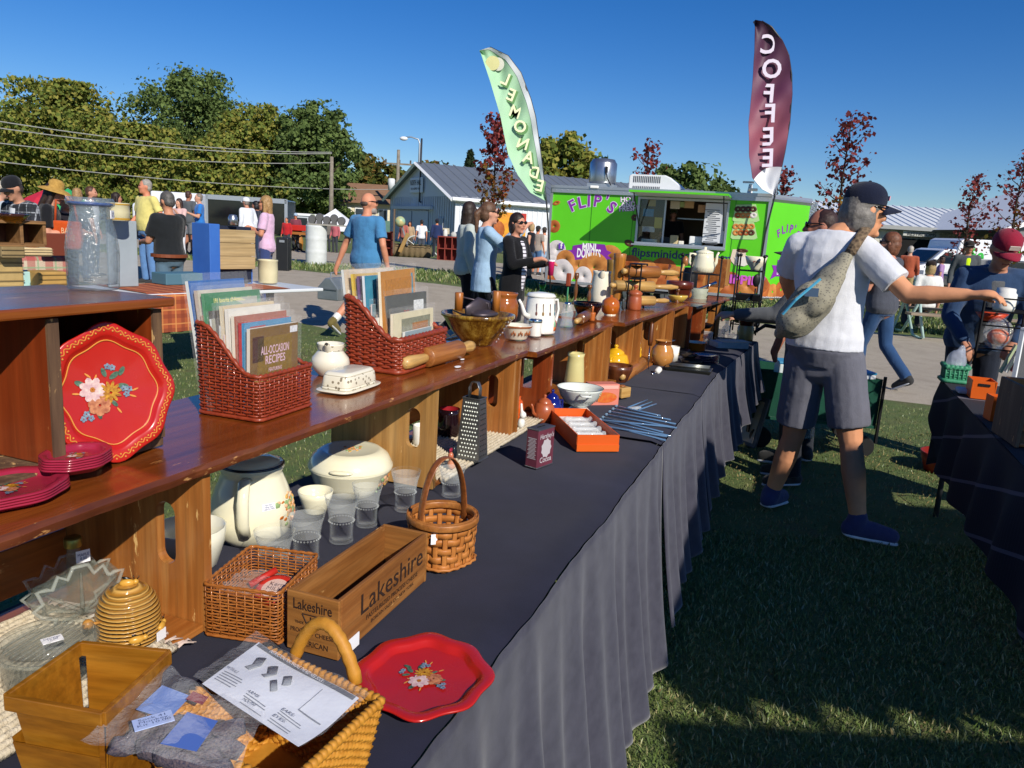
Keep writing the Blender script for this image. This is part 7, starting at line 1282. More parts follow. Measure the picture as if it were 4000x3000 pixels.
bee(l_,Tr(0,0,1.06*h)@Rz(R(-50)),r*.24); mb=MB(); mb.tube([(-.9*r,.15*r,.52*h),(-1.25*r,.22*r,.56*h)],[.05*r,.05*r],8); mb.ball((-1.3*r,.24*r,.57*h),.17*r); mb.build('dipper',M('dipper_wood','#b5803c',.4),t,True); tag_on(t,(.35*r,-1.02*r,.1*h),(.02,.016),R(10))
# maple leaf bottle
p=g(300,2400,ZR+.004); t=thing('leaf_bottle','clear glass maple leaf shaped bottle with a gold cap','bottle',p,TA+R(-20)); s=330*mpp(p); lf=[(.0,.0),(.14,.02),(.3,.0),(.28,.12),(.42,.18),(.5,.28),(.4,.34),(.46,.5),(.36,.5),(.3,.48),(.24,.62),(.14,.55),(.08,.68)]; ol=[(x*s,y*s) for x,y in lf]+[(-x*s,y*s) for x,y in reversed(lf)][:-1]
mb=MB(); mb.prism(ol,-.024,.024,WALLM); LG_=thin('leaf_bottle_glass','#8f958a',.22,.04,.8,60,.006); o=mb.build('leaf_body',LG_,t,False,.007,3); mb=MB(); mb.lathe([(.085*s,.62*s),(.075*s,.72*s),(.07*s,.86*s),(.085*s,.88*s)],20); mb.build('neck',LG_,t,True); mb=MB(); mb.lathe([(.09*s,.86*s),(.095*s,.88*s),(.095*s,.96*s),(.085*s,.975*s),(0,.975*s)],22); mb.build('cap',M('cap_gold','#8d8444',.35,.7),t,True)
mb=MB()
for x,y in [(0,.6),(.38,.44),(-.38,.44),(.36,.24),(-.36,.24),(.22,.06),(-.22,.06)]: mb.tube([(0,-.027,.12*s),(x*s,-.026,y*s)],[.004,.002],5)
mb.build('leaf_veins',LG_,t,True); mb=MB(); mb.tube([(x,-.026,y) for x,y in ol],.0035,6,closed=True); mb.tube([(x,.026,y) for x,y in ol],.003,6,closed=True); mb.build('leaf_edge',thin('edge_glass','#cfd6cc',.2,.03),t,True); tag_on(t,(.01,-.078*s,.74*s),(.02,.02),0,0,'price_tag','MAPLE\n8.00')
p=g(190,2640,ZR+.004); t=thing('refrigerator_jar','clear round glass storage jar with a ribbed glass lid','glass jar',p,TA+R(10)); r=180*mpp(p); h=hz(p,190,2500); GJ=thin('fridge_glass','#8f968c',.18,.04)
mb=MB(); mb.lathe([(0,0),(.8*r,0),(.86*r,.05*h),(.95*r,.85*h),(.97*r,.9*h),(.9*r,.9*h),(.8*r,.1*h),(0,.08*h)],44); mb.build('jar',GJ,t,True); mb=MB(); mb.lathe([(1.0*r,.86*h),(1.02*r,.95*h),(.97*r,1.02*h),(.86*r,1.02*h),(.83*r,.98*h),(0,.98*h)],44); l_=mb.build('lid',GJ,t,True)
for i in range(9): y=(-.6+.15*i)*r; x=math.sqrt(max(0,(.8*r)**2-y*y)); mb=MB(); mb.tube([(-x,y,.985*h),(x,y,.985*h)],.03*r,5); mb.build('lid_rib',GJ,l_,True)
tag_on(t,(.05*r,-.1*r,1.0*h),(.4*r,.24*r),R(-35),R(-88),'price_tag','Canister\n12.00')
# amber berry boxes
cs=[g(x,y,.905) for x,y in [(20,2712),(315,2505),(662,2540),(402,2782)]]; AMBW=wood('berry_box','#7a480e','#9a6216','#b07822',0,6,.35,.25); c=sum(cs,Vector())/4; 
for j,(dz,lab) in enumerate([(0,'amber wooden berry box at the bottom left, upper of the two'),(-.05,'lower amber berry box under the first one')]):
    t=thing('berry_box',lab,'basket',Vector((c.x,c.y,ZC+.006+.03*(1-j)-.0)),0,'amber berry boxes'); z0=Vector(t.location); top=[q+Vector((0,0,dz)) for q in cs]; bot=[]
    for q in top: v=c+(q-c)*.78; bot.append(Vector((v.x,v.y,ZC+.008+(.05 if j==0 else 0))))
    if j==1: top=[c+(q-c)*1.03+Vector((0,0,0)) for q in top]; top=[Vector((q.x,q.y,.905+dz)) for q in top]
    for i in range(4):
        a,b=top[i],top[(i+1)%4]; a2,b2=bot[i],bot[(i+1)%4]; ins=.06
        def L_(u,v): return (a+(b-a)*u)*v+(a2+(b2-a2)*u)*(1-v)
        mb=MB(); n_=(b-a).cross(Vector((0,0,1))).normalized()*.0015; P_=[L_(ins,0),L_(1-ins,0),L_(1-ins,.97),L_(ins,.97)]; mb.add([q-z0 for q in P_]+[q-z0+n_ for q in P_],[(0,1,2,3),(7,6,5,4),(0,4,5,1),(1,5,6,2),(2,6,7,3),(3,7,4,0)]); mb.build('side_veneer',AMBW,t)
    if j==0:
        for i in range(4):
            a,b=top[i],top[(i+1)%4]; n_=(b-a).cross(Vector((0,0,1))).normalized()*.003; P_=[a-z0,b-z0,b-z0+Vector((0,0,-.017)),a-z0+Vector((0,0,-.017))]; mb=MB(); mb.add([q+n_ for q in P_]+[q-n_ for q in P_],[(0,1,2,3),(7,6,5,4),(0,4,5,1),(1,5,6,2),(2,6,7,3),(3,7,4,0)]); mb.build('rim_band',AMBW,t,False,.001)
    mb=MB(); mb.add([q-z0 for q in bot],[(0,1,2,3)]); mb.build('floor_veneer',AMBW,t)
# big woven handled basket with the craft kits
A0=g(1440,2800,.86); pts=[g(1046,2540,.86),g(1489,2738,.86),g(1120,3080,.86),g(560,2830,.86)]; c=sum(pts,Vector())/4; t=thing('handled_basket','golden seagrass basket with a wrapped handle holding craft kits','basket',Vector((c.x,c.y,ZC)),0); H_=.86-ZC
def gw(p_,z):
    q=p_*4; i=int(q)%4; f=q-int(q); a,b=pts[i],pts[(i+1)%4]; P_=a+(b-a)*f; sc_=.80+.2*z/H_; n_=(b-a).cross(Vector((0,0,1))).normalized(); n_=-n_ if n_.dot(P_-c)<0 else n_
    v=(P_-c)*sc_; return Vector((v.x,v.y,z)),n_
weave(t,gw,lambda p_:H_,H_,22,80,.0034,SEAG,amp=.0022,rimr=.0055)
a=g(1152,2572,.862)-Vector(t.location); b=g(1391,2668,.862)-Vector(t.location); mb=MB(); hp=[a*(1-f)+b*f+Vector((0,0,.062*sin(PI*f)**.75)) for f in [i/26 for i in range(27)]]; mb.tube(hp,[.0075*(1+.14*(i%2)) for i in range(27)],9); mb.build('handle',SEAG,t,True)
# instruction sheet for the kit and kit bag
qd=[g(1011,2548,.862),g(1402,2780,.862),g(1165,2965,.862),g(790,2715,.868)]; t=thing('instruction_sheet','printed instruction sheet in plastic lying in the golden basket','paper',qd[3],0); o0=Vector(t.location); ex=(qd[1]-qd[0]); ey=(qd[0]-qd[3])
def PS(u,v): return qd[3]+(qd[2]-qd[3])*u*(1-v)+(qd[1]-qd[3])*0+((qd[0]-qd[3])*(1-u)+(qd[1]-qd[2])*u)*v+((qd[2]-qd[3])*u*v)+Vector((0,0,.004*sin(u*5)*sin(v*4)+.002+.012))-o0
mb=MB(); mb.grid(24,18,PS); mb.build('sheet',M('sheet_white','#d5d9e2',.7),t,True); PG=M('print_grey','#5c6068',.7); PL=M('print_line','#7b808a',.7)
def strip(u0,v0,u1,v1,mat,name,dz=.0012,n=8): mb=MB(); mb.grid(n,3,lambda a,b:PS(u0+(u1-u0)*a,v0+(v1-v0)*b)+Vector((0,0,dz))); return mb.build(name,mat,t)
strip(.02,.92,.98,.985,PG,'title_band')
def sheet_text(txt,u,v,size,wid,mat=PG,dz=.003):
    o_=PS(u,v); tx=(PS(min(.99,u+.05),v)-PS(max(.01,u-.05),v)); tx.z=0; tx.normalize(); ty=Vector((-tx.y,tx.x,0)); M_=Matrix((tx,ty,Vector((0,0,1)))).transposed().to_4x4(); lettering(txt,mat,t,Tr(o_+Vector((0,0,dz)))@M_,size,wid,ext=.0002)
sheet_text('INSTRUCTIONS FOR MAKING THE RED HEEL SOCK MONKEY TOY',.5,.952,.008,.125,M('paper_white','#e6e8ee',.7),.0035)
for u,v,txt in [(.1,.36,'MATERIALS:'),(.42,.22,'ARMS:'),(.45,.1,'MOUTH:'),(.72,.3,'EARS:'),(.72,.16,'EYES:')]: sheet_text(txt,u,v,.006,.02)
for i,(u0,v0,wd) in enumerate([(.04,.30,.2),(.04,.26,.22),(.04,.22,.2),(.04,.18,.21),(.04,.14,.18),(.36,.18,.2),(.36,.14,.22),(.38,.05,.22),(.66,.26,.2),(.66,.22,.22),(.66,.1,.2),(.66,.06,.2)]): strip(u0,v0,u0+wd,v0+.012,PL,'text_line')
GF=M('drawing_grey','#7f848c',.7)
for pth,rr in [([(.16,.78),(.2,.62),(.17,.5)],.006),([(.3,.75),(.36,.62),(.33,.52)],.006),([(.46,.74),(.52,.6)],.005),([(.42,.55),(.5,.42)],.004)]: mb=MB(); mb.tube([PS(*q)+Vector((0,0,.0015)) for q in pth],rr,6,flat=.12,up=(1,0,0)); mb.build('drawn_sock',GF,t,True)
strip(.74,.42,.95,.44,PL,'dotted_line'); strip(.74,.42,.745,.85,PL,'dotted_line')
mb=MB(); mb.grid(30,24,lambda u,v:PS(-.06+1.12*u,-.06+1.12*v)+Vector((0,0,.008+.006*noise.noise((u*6,v*5,3))))); mb.build('plastic_bag',film('kit_film',a=.10,rough=.03),t,True)
# kit bag with grey socks
qk=[g(640,2700,.87),g(1020,2850,.87),g(900,3080,.87),g(360,2960,.87)]; c=sum(qk,Vector())/4; t=thing('sock_kit','plastic bag of speckled grey socks with a blue label','craft kit',c); SOCK=M('rockford_sock','#66585a',.95,c2='#20263e',vs=420,bump=.6,bs=300); DEN=M('label_blue','#4a6ab4',.7)
def PK(u,v): return (qk[3]*(1-u)+qk[2]*u)*(1-v)+(qk[0]*(1-u)+qk[1]*u)*v-c
for i,(u0,v0,u1,v1,rr) in enumerate([(.15,.35,.7,.55,.014),(.3,.1,.85,.3,.015),(.5,.55,.9,.8,.013),(.08,.12,.3,.5,.013),(.6,.2,.95,.5,.013),(.25,.25,.75,.42,.015),(.3,.5,.8,.68,.012),(.45,.05,.95,.2,.013)]): mb=MB(); mb.tube([PK(u0+(u1-u0)*f,v0+(v1-v0)*f)+Vector((0,0,.006+.006*sin(f*6+i))) for f in [j/8 for j in range(9)]],[rr*(.7+.3*sin(PI*j/8)) for j in range(9)],10,flat=.5); mb.build('sock',SOCK,t,True)
mb=MB(); mb.grid(6,6,lambda u,v:PK(.02+.3*u,.55+.4*v)+Vector((0,0,.012))); mb.build('blue_card',M('kit_blue','#6f8fd0',.7),t); mb=MB(); mb.grid(6,4,lambda u,v:PK(.5+.26*u,.02+.5*v)+Vector((.0,0,.03))); mb.build('blue_label',DEN,t); mb=MB(); mb.grid(6,6,lambda u,v:PK(.34+.16*u,.82+.14*v)+Vector((0,0,.018))); mb.build('red_cloth',M('red_felt','#8a1f24',.9),t)
mb=MB(); tg=PK(.36,.22)+Vector((0,0,.036)); M_=Rz(R(35)); mb.box((0,0,0),(.036,.019,.001),Tr(tg)@M_); o=mb.build('handwritten_label',M('note_blue','#a9b9e0',.7),t); lettering('Sock 41\nMonkey\nKit 10.00',INKP,o,Tr(tg+Vector((0,0,.001)))@M_,.0052,.03,ext=.0002)
mb=MB(); mb.grid(40,30,lambda u,v:PK(-.05+1.1*u,-.05+1.1*v)+Vector((0,0,.022+.016*noise.noise((u*5,v*4,8))+.012*sin(PI*u)*sin(PI*v)))); mb.build('plastic_bag',film('kit_film2',a=.13,rough=.03),t,True)
# grater
p1=g(1870,1815,ZR+.006); p2=g(1778,1797,ZR+.006); p3=g(1905,1780,ZR+.006); w_=(p1-p2).length*.98; t=thing('box_grater','tall four sided tin grater with a strap handle','grater',(p2+p3)/2,math.atan2((p1-p2).y,(p1-p2).x)); h=hz(p1,1868,1572); tp=.72; dd=w_*.8
mb=MB(); X,Y=w_/2,dd/2; mb.add([(-X,-Y,0),(X,-Y,0),(X,Y,0),(-X,Y,0),(-X*tp,-Y*tp,h),(X*tp,-Y*tp,h),(X*tp,Y*tp,h),(-X*tp,Y*tp,h)],[(0,1,5,4),(1,2,6,5),(2,3,7,6),(3,0,4,7)]); mb.build('body',TIN,t,False)
mb=MB()
for i in range(14):
    for j in range(6):
        f=.07+.86*i/13; ww=X*(1-(1-tp)*f)*.8; x=-ww+2*ww*(j+.25+.5*(i%2))/6; y=-Y*(1-(1-tp)*f)-.0006; mb.ball((x,y,h*f),(.0028,.002,.0028),n=6,k=4)
o=mb.build('fine_teeth',M('teeth','#e2e6da',.3,.3),t,True); stuff(o); mb=MB()
for i in range(11):
    for j in range(4): f=.08+.84*i/10; ww=Y*(1-(1-tp)*f)*.75; y=-ww+2*ww*(j+.25+.5*(i%2)*.5)/4; mb.ball((X*(1-(1-tp)*f)+.0004,y,h*f),(.0012,.0032,.0022),n=6,k=4)
stuff(mb.build('coarse_holes',M('hole_dark','#1c1d1f',.7),t,True)); mb=MB(); mb.tube([(-X*.45,0,h),(-X*.45,0,h*1.16),(-X*.25,0,h*1.25),(X*.25,0,h*1.25),(X*.45,0,h*1.16),(X*.45,0,h)],.010,8,flat=.16,up=(0,1,0)); mb.build('handle',TIN,t,True)
mb=MB(); 
for z_,s_ in ((0.002,1.02),(h,tp*1.02)): mb.tube([(-X*s_,-Y*s_,z_),(X*s_,-Y*s_,z_),(X*s_,Y*s_,z_),(-X*s_,Y*s_,z_)],.0022,5,closed=True)
mb.build('rolled_rim',TIN,t)
# cocoa tin
a=g(2044,1821,ZC);b=g(2096,1834,ZC);c=g(2158,1812,ZC); ux=(c-b); w_=ux.length; rz=math.atan2(ux.y,ux.x); dd=(b-a).length*.95; ctr=(b+c)/2+Vector((-ux.y,ux.x,0)).normalized()*dd/2; h=hz(b,2100,1684); t=thing('cocoa_tin','maroon cocoa tin with silver lettering',"tin",ctr,rz); MAR=M('tin_maroon','#5c2a38',.4,c2='#6b3442',vs=20); SL=M('tin_silver','#b5aeb2',.4)
mb=MB(); mb.box((0,0,h/2),(w_,dd,h)); mb.build('body',MAR,t,False,.003,3); mb=MB(); mb.box((0,0,h+.001),(w_*1.03,dd*1.03,.004)); mb.box((0,0,.002),(w_*1.03,dd*1.03,.004)); mb.build('tin_rims',TIN,t,False,.001); mb=MB(); mb.box((0,0,h+.0035),(w_*.45,dd*.1,.001)); mb.build('coin_slot',DARK,t)
lettering("Hershey's",SL,t,Tr(0,-dd/2-.0008,h*.82)@WALLM,.02,w_*.85,ext=.0003,off=.012,shear=.2); lettering('Cocoa',SL,t,Tr(0,-dd/2-.0008,h*.2)@WALLM,.022,w_*.72,ext=.0003,off=.015); mb=MB(); mb.lathe([(0,.0012),(.3*w_,.001)],18,Tr(0,-dd/2-.0002,h*.5)@WALLM@Sc(1,1.15,1),wob=lambda a,z:1+.08*cos(9*a)); mb.build('cocoa_emblem',SL,t)
mb=MB()
for i in range(16): mb.box((-w_/2-.0006,0,h*(.25+.035*i)),(.0006,dd*(.7-.1*(i%3)),.0016))
mb.build('side_text_lines',SL,t)
# rooster, dark pitcher, floral mug, bunny, pots in the crates
t,p=on('rooster_shaker','small painted rooster figurine in front of the grater','figurine',1765,1835,ZR+.004); mm=mpp(p); mb=MB(); mb.ball((0,0,26*mm),(24*mm,18*mm,24*mm)); mb.ball((-16*mm,0,60*mm),(12*mm,12*mm,18*mm)); fuse(mb,'body',M('rooster_cream','#cfa07c',.25,c2='#b54a2c',vs=40),t,.003,2); mb=MB(); mb.ball((20*mm,0,66*mm),(16*mm,8*mm,28*mm)); mb.build('tail',M('rooster_black','#1c2228',.2),t,True); mb=MB(); mb.ball((-16*mm,0,84*mm),(14*mm,5*mm,9*mm)); mb.build('comb',M('comb_red','#8f2038',.3),t,True)
t,r,h=vessel('dark_pitcher','nearly black glazed pitcher with a red inside','pitcher',1752,1700,ZR+.004,92,(1755,1595),[(0,0),(.8,0),(.9,.05),(1,.4),(.85,.8),(.9,1),(.84,1),(.8,.8),(.9,.4),(0,.1)],M('pitcher_black','#1c0d12',.1,coat=.5)); mb=MB(); mb.lathe([(.83*r,.995*h),(.78*r,.8*h),(.6*r,.6*h)],24); mb.build('red_inside',M('inside_red','#8a1c24',.2),t,True)
t,r,h=vessel('floral_mug','white mug with dark flowers seen through the pine hand slot','mug',1650,1735,ZR+.004,78,(1650,1660),[(0,0),(.9,0),(1,.1),(1,1),(.93,1),(.9,.1),(0,.08)],WHT); decal(t,[(0,0),(1,.1),(1,1)],r,h,R(-120),.5,.2,4,2)
t,p=on('bunny_figurine','white ceramic bunny beside the brown teapot','figurine',2035,1672,ZR+.004); mm=mpp(p); mb=MB(); mb.ball((0,0,22*mm),(17*mm,15*mm,24*mm)); mb.ball((-4*mm,-6*mm,54*mm),(15*mm,14*mm,15*mm)); mb.cap((-4*mm,0,66*mm),(-2*mm,4*mm,96*mm),6*mm,5*mm); mb.cap((4*mm,2*mm,66*mm),(8*mm,8*mm,92*mm),6*mm,5*mm); fuse(mb,'body',WHT,t,.0028,2)
def teapot(name,label,x,y,z,w_,tx,ty,mat,sp=R(180),lid=True,hb=.7):
    t,r,h=vessel(name,label,'teapot',x,y,z,w_,(tx,ty),[(0,0),(.7,0),(.75,.03),(1,.25),(1,.45),(.85,.66),(.6,.72),(0,.72)],mat); mb=MB(); mb.lathe([(.64*r,.7*h),(.6*r,.78*h),(.3*r,.86*h),(.12*r,.88*h),(.1*r,.9*h),(.18*r,.95*h),(.1*r,1*h),(0,1*h)],22); mb.build('lid',mat,t,True)
    q=Vector((cos(sp),sin(sp),0)); mb=MB(); mb.tube([q*r*.85+Z*h*.25,q*r*1.3+Z*h*.4,q*r*1.45+Z*h*.62,q*r*1.62+Z*h*.72],[.2*r,.15*r,.11*r,.09*r],9); mb.build('spout',mat,t,True); handle(t,r,[-q*r*.8+Z*h*.6,-q*r*1.35+Z*h*.62,-q*r*1.4+Z*h*.35,-q*r*.95+Z*h*.2],r*.09,mat); return t
teapot('enamel_teapot','glossy rust brown enamel teapot',2122,1650,ZC,84,2122,1540,TERRA,R(150)); teapot('blue_teapot','dark blue and white teapot behind the rust brown one',2152,1640,ZC,80,2150,1520,M('blue_glaze','#141c6b',.1,coat=.6),R(150)); teapot('orange_teapot','small orange and white teapot behind the bunny',2008,1640,ZR+.004,70,2012,1525,M('orange_white_glaze','#c9551c',.15,coat=.5),R(0))
# enamel colander
cpf=[(0,0),(.62,0),(.64,.03),(.5,.2),(.36,.3),(.34,.34),(.6,.45),(.85,.68),(.98,.92),(1.04,1.0),(1.0,1.0),(.93,.9),(.78,.68),(.5,.46),(0,.4)]
ENM=M('enamel_white','#d3d8d2',.14,coat=.5); t,r,h=vessel('enamel_colander','white enamel footed colander with a floral band','colander',2258,1622,ZC,176,(2270,1512),cpf,ENM,seg=36); mb=MB(); mb.lathe([(1.02*r,.985*h),(1.05*r,1.0*h),(1.02*r,1.01*h)],36); mb.build('dark_rim',M('rim_grey','#4a5052',.3),t,True); decal(t,[(0,.4),(.6,.45),(.85,.68),(.98,.92)],r,h,R(-75),.78,.14,7,6); mb=MB()
for j in range(26): a=R(-150+j*5); rr=.80*r; mb.ball((rr*cos(a),rr*sin(a),(.60-.03*(j%2))*h),(.012*r,.02*r,.02*r),Tr(0,0,0),n=6,k=4)
stuff(mb.build('drain_holes',M('hole_grey','#5f6664',.6),t,True))
for a in (R(-150),R(40)): mb=MB(); q=Vector((cos(a),sin(a),0)); s_=Vector((-sin(a),cos(a),0)); mb.tube([q*r*1.0-s_*.25*r+Z*h*.88,q*r*1.22-s_*.18*r+Z*h*.86,q*r*1.22+s_*.18*r+Z*h*.86,q*r*1.0+s_*.25*r+Z*h*.88],.05*r,7); mb.build('handle',ENM,t,True)
# orange box of glass, rods, pink box, wood block etc.
a=g(2252,1762,ZC); b=g(2413,1762,ZC); ux=b-a; w_=ux.length; bl=g(2201,1690,ZC); nrm=Vector((-ux.y,ux.x,0)).normalized(); dd=abs((g(2201,1668,ZC)-a).dot(nrm))*1.0+.06; h=hz(a,2255,1698); ORB=M('box_orange','#cf5410',.45); t=thing('orange_gift_box','orange open gift box holding small glass pieces','box',(a+b)/2+nrm*dd/2,math.atan2(ux.y,ux.x))
for bx in [((0,-dd/2,h/2),(w_,.003,h)),((0,dd/2,h/2),(w_,.003,h)),((-w_/2,0,h/2),(.003,dd,h)),((w_/2,0,h/2),(.003,dd,h))]: mb=MB(); mb.box(*bx); mb.build('box_side',ORB,t)
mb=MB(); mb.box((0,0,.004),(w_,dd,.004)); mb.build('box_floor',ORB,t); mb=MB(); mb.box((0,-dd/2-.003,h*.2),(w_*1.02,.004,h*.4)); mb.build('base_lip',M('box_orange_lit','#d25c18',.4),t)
for i in range(4): e=thing('glass_knife_rest',['first','second','third','fourth'][i]+' small glass piece from the front in the orange box','glass piece',Vector(t.location)+Rz(t.rotation_euler.z)@Vector((.005*i,-dd*.28+dd*.18*i,h*.62)),t.rotation_euler.z,'glass pieces in the orange box'); mb=MB(); mb.lathe([(0,-w_*.36),(.010,-w_*.36),(.012,-w_*.3),(.007,-w_*.25),(.007,w_*.25),(.012,w_*.3),(.010,w_*.36),(0,w_*.36)],8,Ry(PI/2)); mb.build('glass',thin('piece_glass','#e6ecec',.3,.05),e,True)
mb=MB(); mb.box((0,0,h*.25),(w_*.94,dd*.94,h*.46)); mb.build('tissue_filling',M('tissue','#d2d0cc',.9,bump=1,bs=40,bd=.01),t)
ROD=thin('blue_rod_glass','#6488ae',.7,.05)
ra=[(2330+i*13,1652-i*11,2560+j,1720-i*16) for i,j in enumerate([40,60,30,84,80,60,20])]
for i,(x0,y0,x1,y1) in enumerate(ra+[(2322,1658,2605,1705),(2345,1640,2622,1668)]):
    a=g(x0,y0,ZC+.004+.001*i); b=g(x1,y1,ZC+.004); t=thing('glass_rod','slender blue glass rod in the fan of rods on the cloth','glass rod',a,0,'blue glass rods'); mb=MB(); mb.tube([(0,0,0),b-a],.0032,7); mb.build('rod',ROD,t,True); mb=MB(); mb.ball((0,0,0),.006); mb.build('knob',thin('rod_knob','#9fc4e0',.4,.05),t,True)
for i in range(3): a=g(2452+i*22,1592+i*4,ZC+.006); b=g(2528+i*18,1562+i*8,ZC+.006); t=thing('short_glass_rod','short blue glass rod in the small bundle above the fan','glass rod',a,0,'short blue glass rods'); mb=MB(); mb.tube([(0,0,0),b-a],.0032,7); mb.build('rod',ROD,t,True)
t,p=on('plastic_holder','clear plastic holder at the end of the short rods','holder',2480,1600,ZC+.003,R(-30)); mm=mpp(p); mb=MB(); mb.box((0,0,6*mm),(55*mm,18*mm,10*mm)); mb.build('holder',thin('holder_plastic','#dfe6ea',.35,.1),t,False,.002)
t,r,h=vessel('glass_stopper','faceted clear glass stopper in front of the colander','stopper',2246,1632,ZC,36,(2246,1602),[(0,0),(.4,0),(.5,.15),(1,.5),(.8,.9),(0,1)],thin('facet_glass','#cfd6d8',.35,.03),seg=8)
a=g(2306,1585,ZC); b=g(2415,1583,ZC); ux=b-a; t=thing('recipe_box','pink and red card box printed with vegetables','box',(a+b)/2,math.atan2(ux.y,ux.x)); w_=ux.length; h=hz(a,2308,1502); mb=MB(); mb.box((0,.03,h/2),(w_,.06,h)); mb.build('carton',M('carton_pink','#cf7a6a',.5),t,False,.002); mb=MB(); mb.lathe([(0,.001),(.42*w_,.001)],20,Tr(0,-.0005,h*.38)@WALLM@Sc(1,.42,1)); mb.build('vegetable_print',M('veg_red','#c9421c',.5,c2='#c97a2c',vs=60),t); mb=MB(); mb.box((0,-.001,h*.87),(w_*.9,.001,h*.16)); mb.build('title_panel',M('panel_pink','#dfa89a',.5),t)
t,p=on('butter_mold','square wooden butter mold block behind the pink box','butter mold',2440,1562,ZC,R(-25)); mm=mpp(p); h=hz(p,2440,1505); mb=MB(); mb.box((0,.02,h/2),(58*mm,50*mm,h*.7)); mb.build('block',PALEW,t,False,.004); mb=MB(); mb.lathe([(0,h*.86),(15*mm,h*.86),(13*mm,h*.95),(0,h*.97)],18,Tr(0,.02,0)); mb.build('mold_cup',BOXW,t,True)
rolling('smooth brown rolling pin leaning by the wooden bowl',2425,1500,2505,1440,ZC,26,(BOXW,PALEW),(.12,.95),.5)
t,r,h=vessel('wooden_bowl','dark turned wooden bowl in front of the yellow teapot','bowl',2412,1490,ZC,112,(2412,1425),[(0,0),(.6,0),(.66,.05),(.95,.7),(1,1),(.94,1),(.85,.65),(.5,.15),(0,.12)],DKW)
t,r,h=vessel('cream_pitcher','pale cream pitcher behind the colander','pitcher',2240,1528,ZC,78,(2238,1378),[(0,0),(.85,0),(.92,.04),(1,.3),(.85,.75),(.8,.9),(.88,1),(.82,1),(.74,.9),(0,.4)],M('celadon_cream','#c9c088',.14,coat=.4)); q=Vector((cos(R(-10)),sin(R(-10)),0)); handle(t,r,[q*r*.8+Z*h*.88,q*r*1.5+Z*h*.85,q*r*1.65+Z*h*.5,q*r*.95+Z*h*.15],r*.1,MATS['celadon_cream'])
teapot('yellow_teapot','shiny yellow teapot behind the wooden bowl',2398,1462,ZC,108,2398,1345,YELG,R(0))
t,r,h=vessel('yellow_beehive','yellow stacked beehive jar beside the yellow teapot','honey jar',2484,1415,ZC,40,(2484,1328),[(0,0),(.9,0),(1,.12),(.86,.24),(1,.36),(.84,.48),(.9,.6),(.7,.72),(.7,.84),(.4,.94),(0,1)],YELG)
t,p=on('pastry_blender','wooden handled wire pastry blender hanging upright','kitchen tool',2530,1442,ZC); mm=mpp(p); h=hz(p,2530,1255); mb=MB(); mb.lathe([(0,h*.5),(8*mm,h*.5),(10*mm,h*.6),(8*mm,h*.95),(0,h)],12); mb.build('grip',wood('grip_dark','#4a2412','#6b3a1c','#7a4826',2,14,.4),t,True)
for s_ in (-1,1): mb=MB(); mb.tube([(0,0,h*.5),(s_*18*mm,s_*6*mm,.004)],.0022,6); mb.build('wire',CHROME,t,True)
jp=[(0,0),(.6,0),(.66,.03),(.92,.2),(1,.4),(.88,.66),(.6,.84),(.58,.9),(.7,.98),(.64,1),(.52,.9),(0,.5)]
t,r,h=vessel('tan_jug','round bellied tan jug with a dark neck','jug',2582,1428,ZC,92,(2582,1328),jp,M('tan_glaze','#bf8648',.16,coat=.4,c2='#a86c30',vs=12)); mb=MB(); mb.lathe([(.64*r,.83*h),(.605*r,.9*h),(.72*r,.985*h)],28); mb.build('dark_neck',M('neck_brown','#6b3a1c',.2),t,True)
t,r,h=vessel('white_mug','white mug with a green print behind the tan jug','mug',2625,1410,ZC,50,(2625,1352),[(0,0),(.85,0),(1,1),(.92,1),(.8,.1),(0,.08)],WHT); decal(t,[(0,0),(.85,.05),(1,1)],r,h,R(-90),.5,.15,3,8)
t,r,h=vessel('wash_basin','wide white enamel basin behind the tan jug','basin',2610,1362,ZC,130,(2610,1318),[(0,0),(.6,0),(.92,.8),(1.02,1),(.92,1),(.6,.12),(0,.1)],ENM)
t,r,h=vessel('orange_casserole','orange casserole with a cream inside','casserole',2712,1368,ZC,88,(2712,1335),[(0,0),(.88,0),(.92,.05),(.98,.9),(1.04,1),(.95,1),(.85,.2),(0,.15)],ORANG); mb=MB(); mb.lathe([(.94*r,1.0*h),(.86*r,.5*h),(0,.45*h)],24); mb.build('cream_inside',CREAMW,t,True)
p0=g(2755,1418,ZC)
for i in range(5): t=thing('blue_plate',['bottom','second','third','fourth','top'][i]+' dark blue plate of the stack','plate',p0+Vector((0,0,.0085*i)),0,'dark blue plates'); r=50*mpp(p0); mb=MB(); mb.lathe([(0,.002),(.6*r,.002),(.95*r,.011),(1*r,.012),(1*r,.0105),(.62*r,0),(0,0)],30); mb.build('plate',M('plate_blue','#27304f',.2,coat=.4),t,True)
for i,(x,y,w_,hh,lab) in enumerate([(2700,1425,88,20,'larger dark muffin tin with fluted edge'),(2692,1400,62,18,'smaller dark muffin tin set on the larger one')]): t,r,h=vessel('fluted_tin',lab,'baking tin',x,y,ZC+(0,.02)[i],w_,(x,y-hh),[(0,0),(.7,0),(1,1),(.95,1),(.66,.1),(0,.08)],M('old_tin','#4f4438',.45,.6,c2='#2f2a26',vs=20),wob=lambda a,z:1+.02*cos(14*a))
a=g(2590,1448,ZC); b=g(2780,1470,ZC); ux=b-a; t=thing('black_pan','long black enamel pan with tools lying on the cloth','pan',(a+b)/2,math.atan2(ux.y,ux.x)); L=ux.length; mb=MB(); mb.box((0,.05,.012),(L*.9,.12,.022),None,0,1.08); mb.build('pan',M('pan_black','#1f201d',.25,.3,c2='#2e2f2a',vs=12),t,False,.006,3)
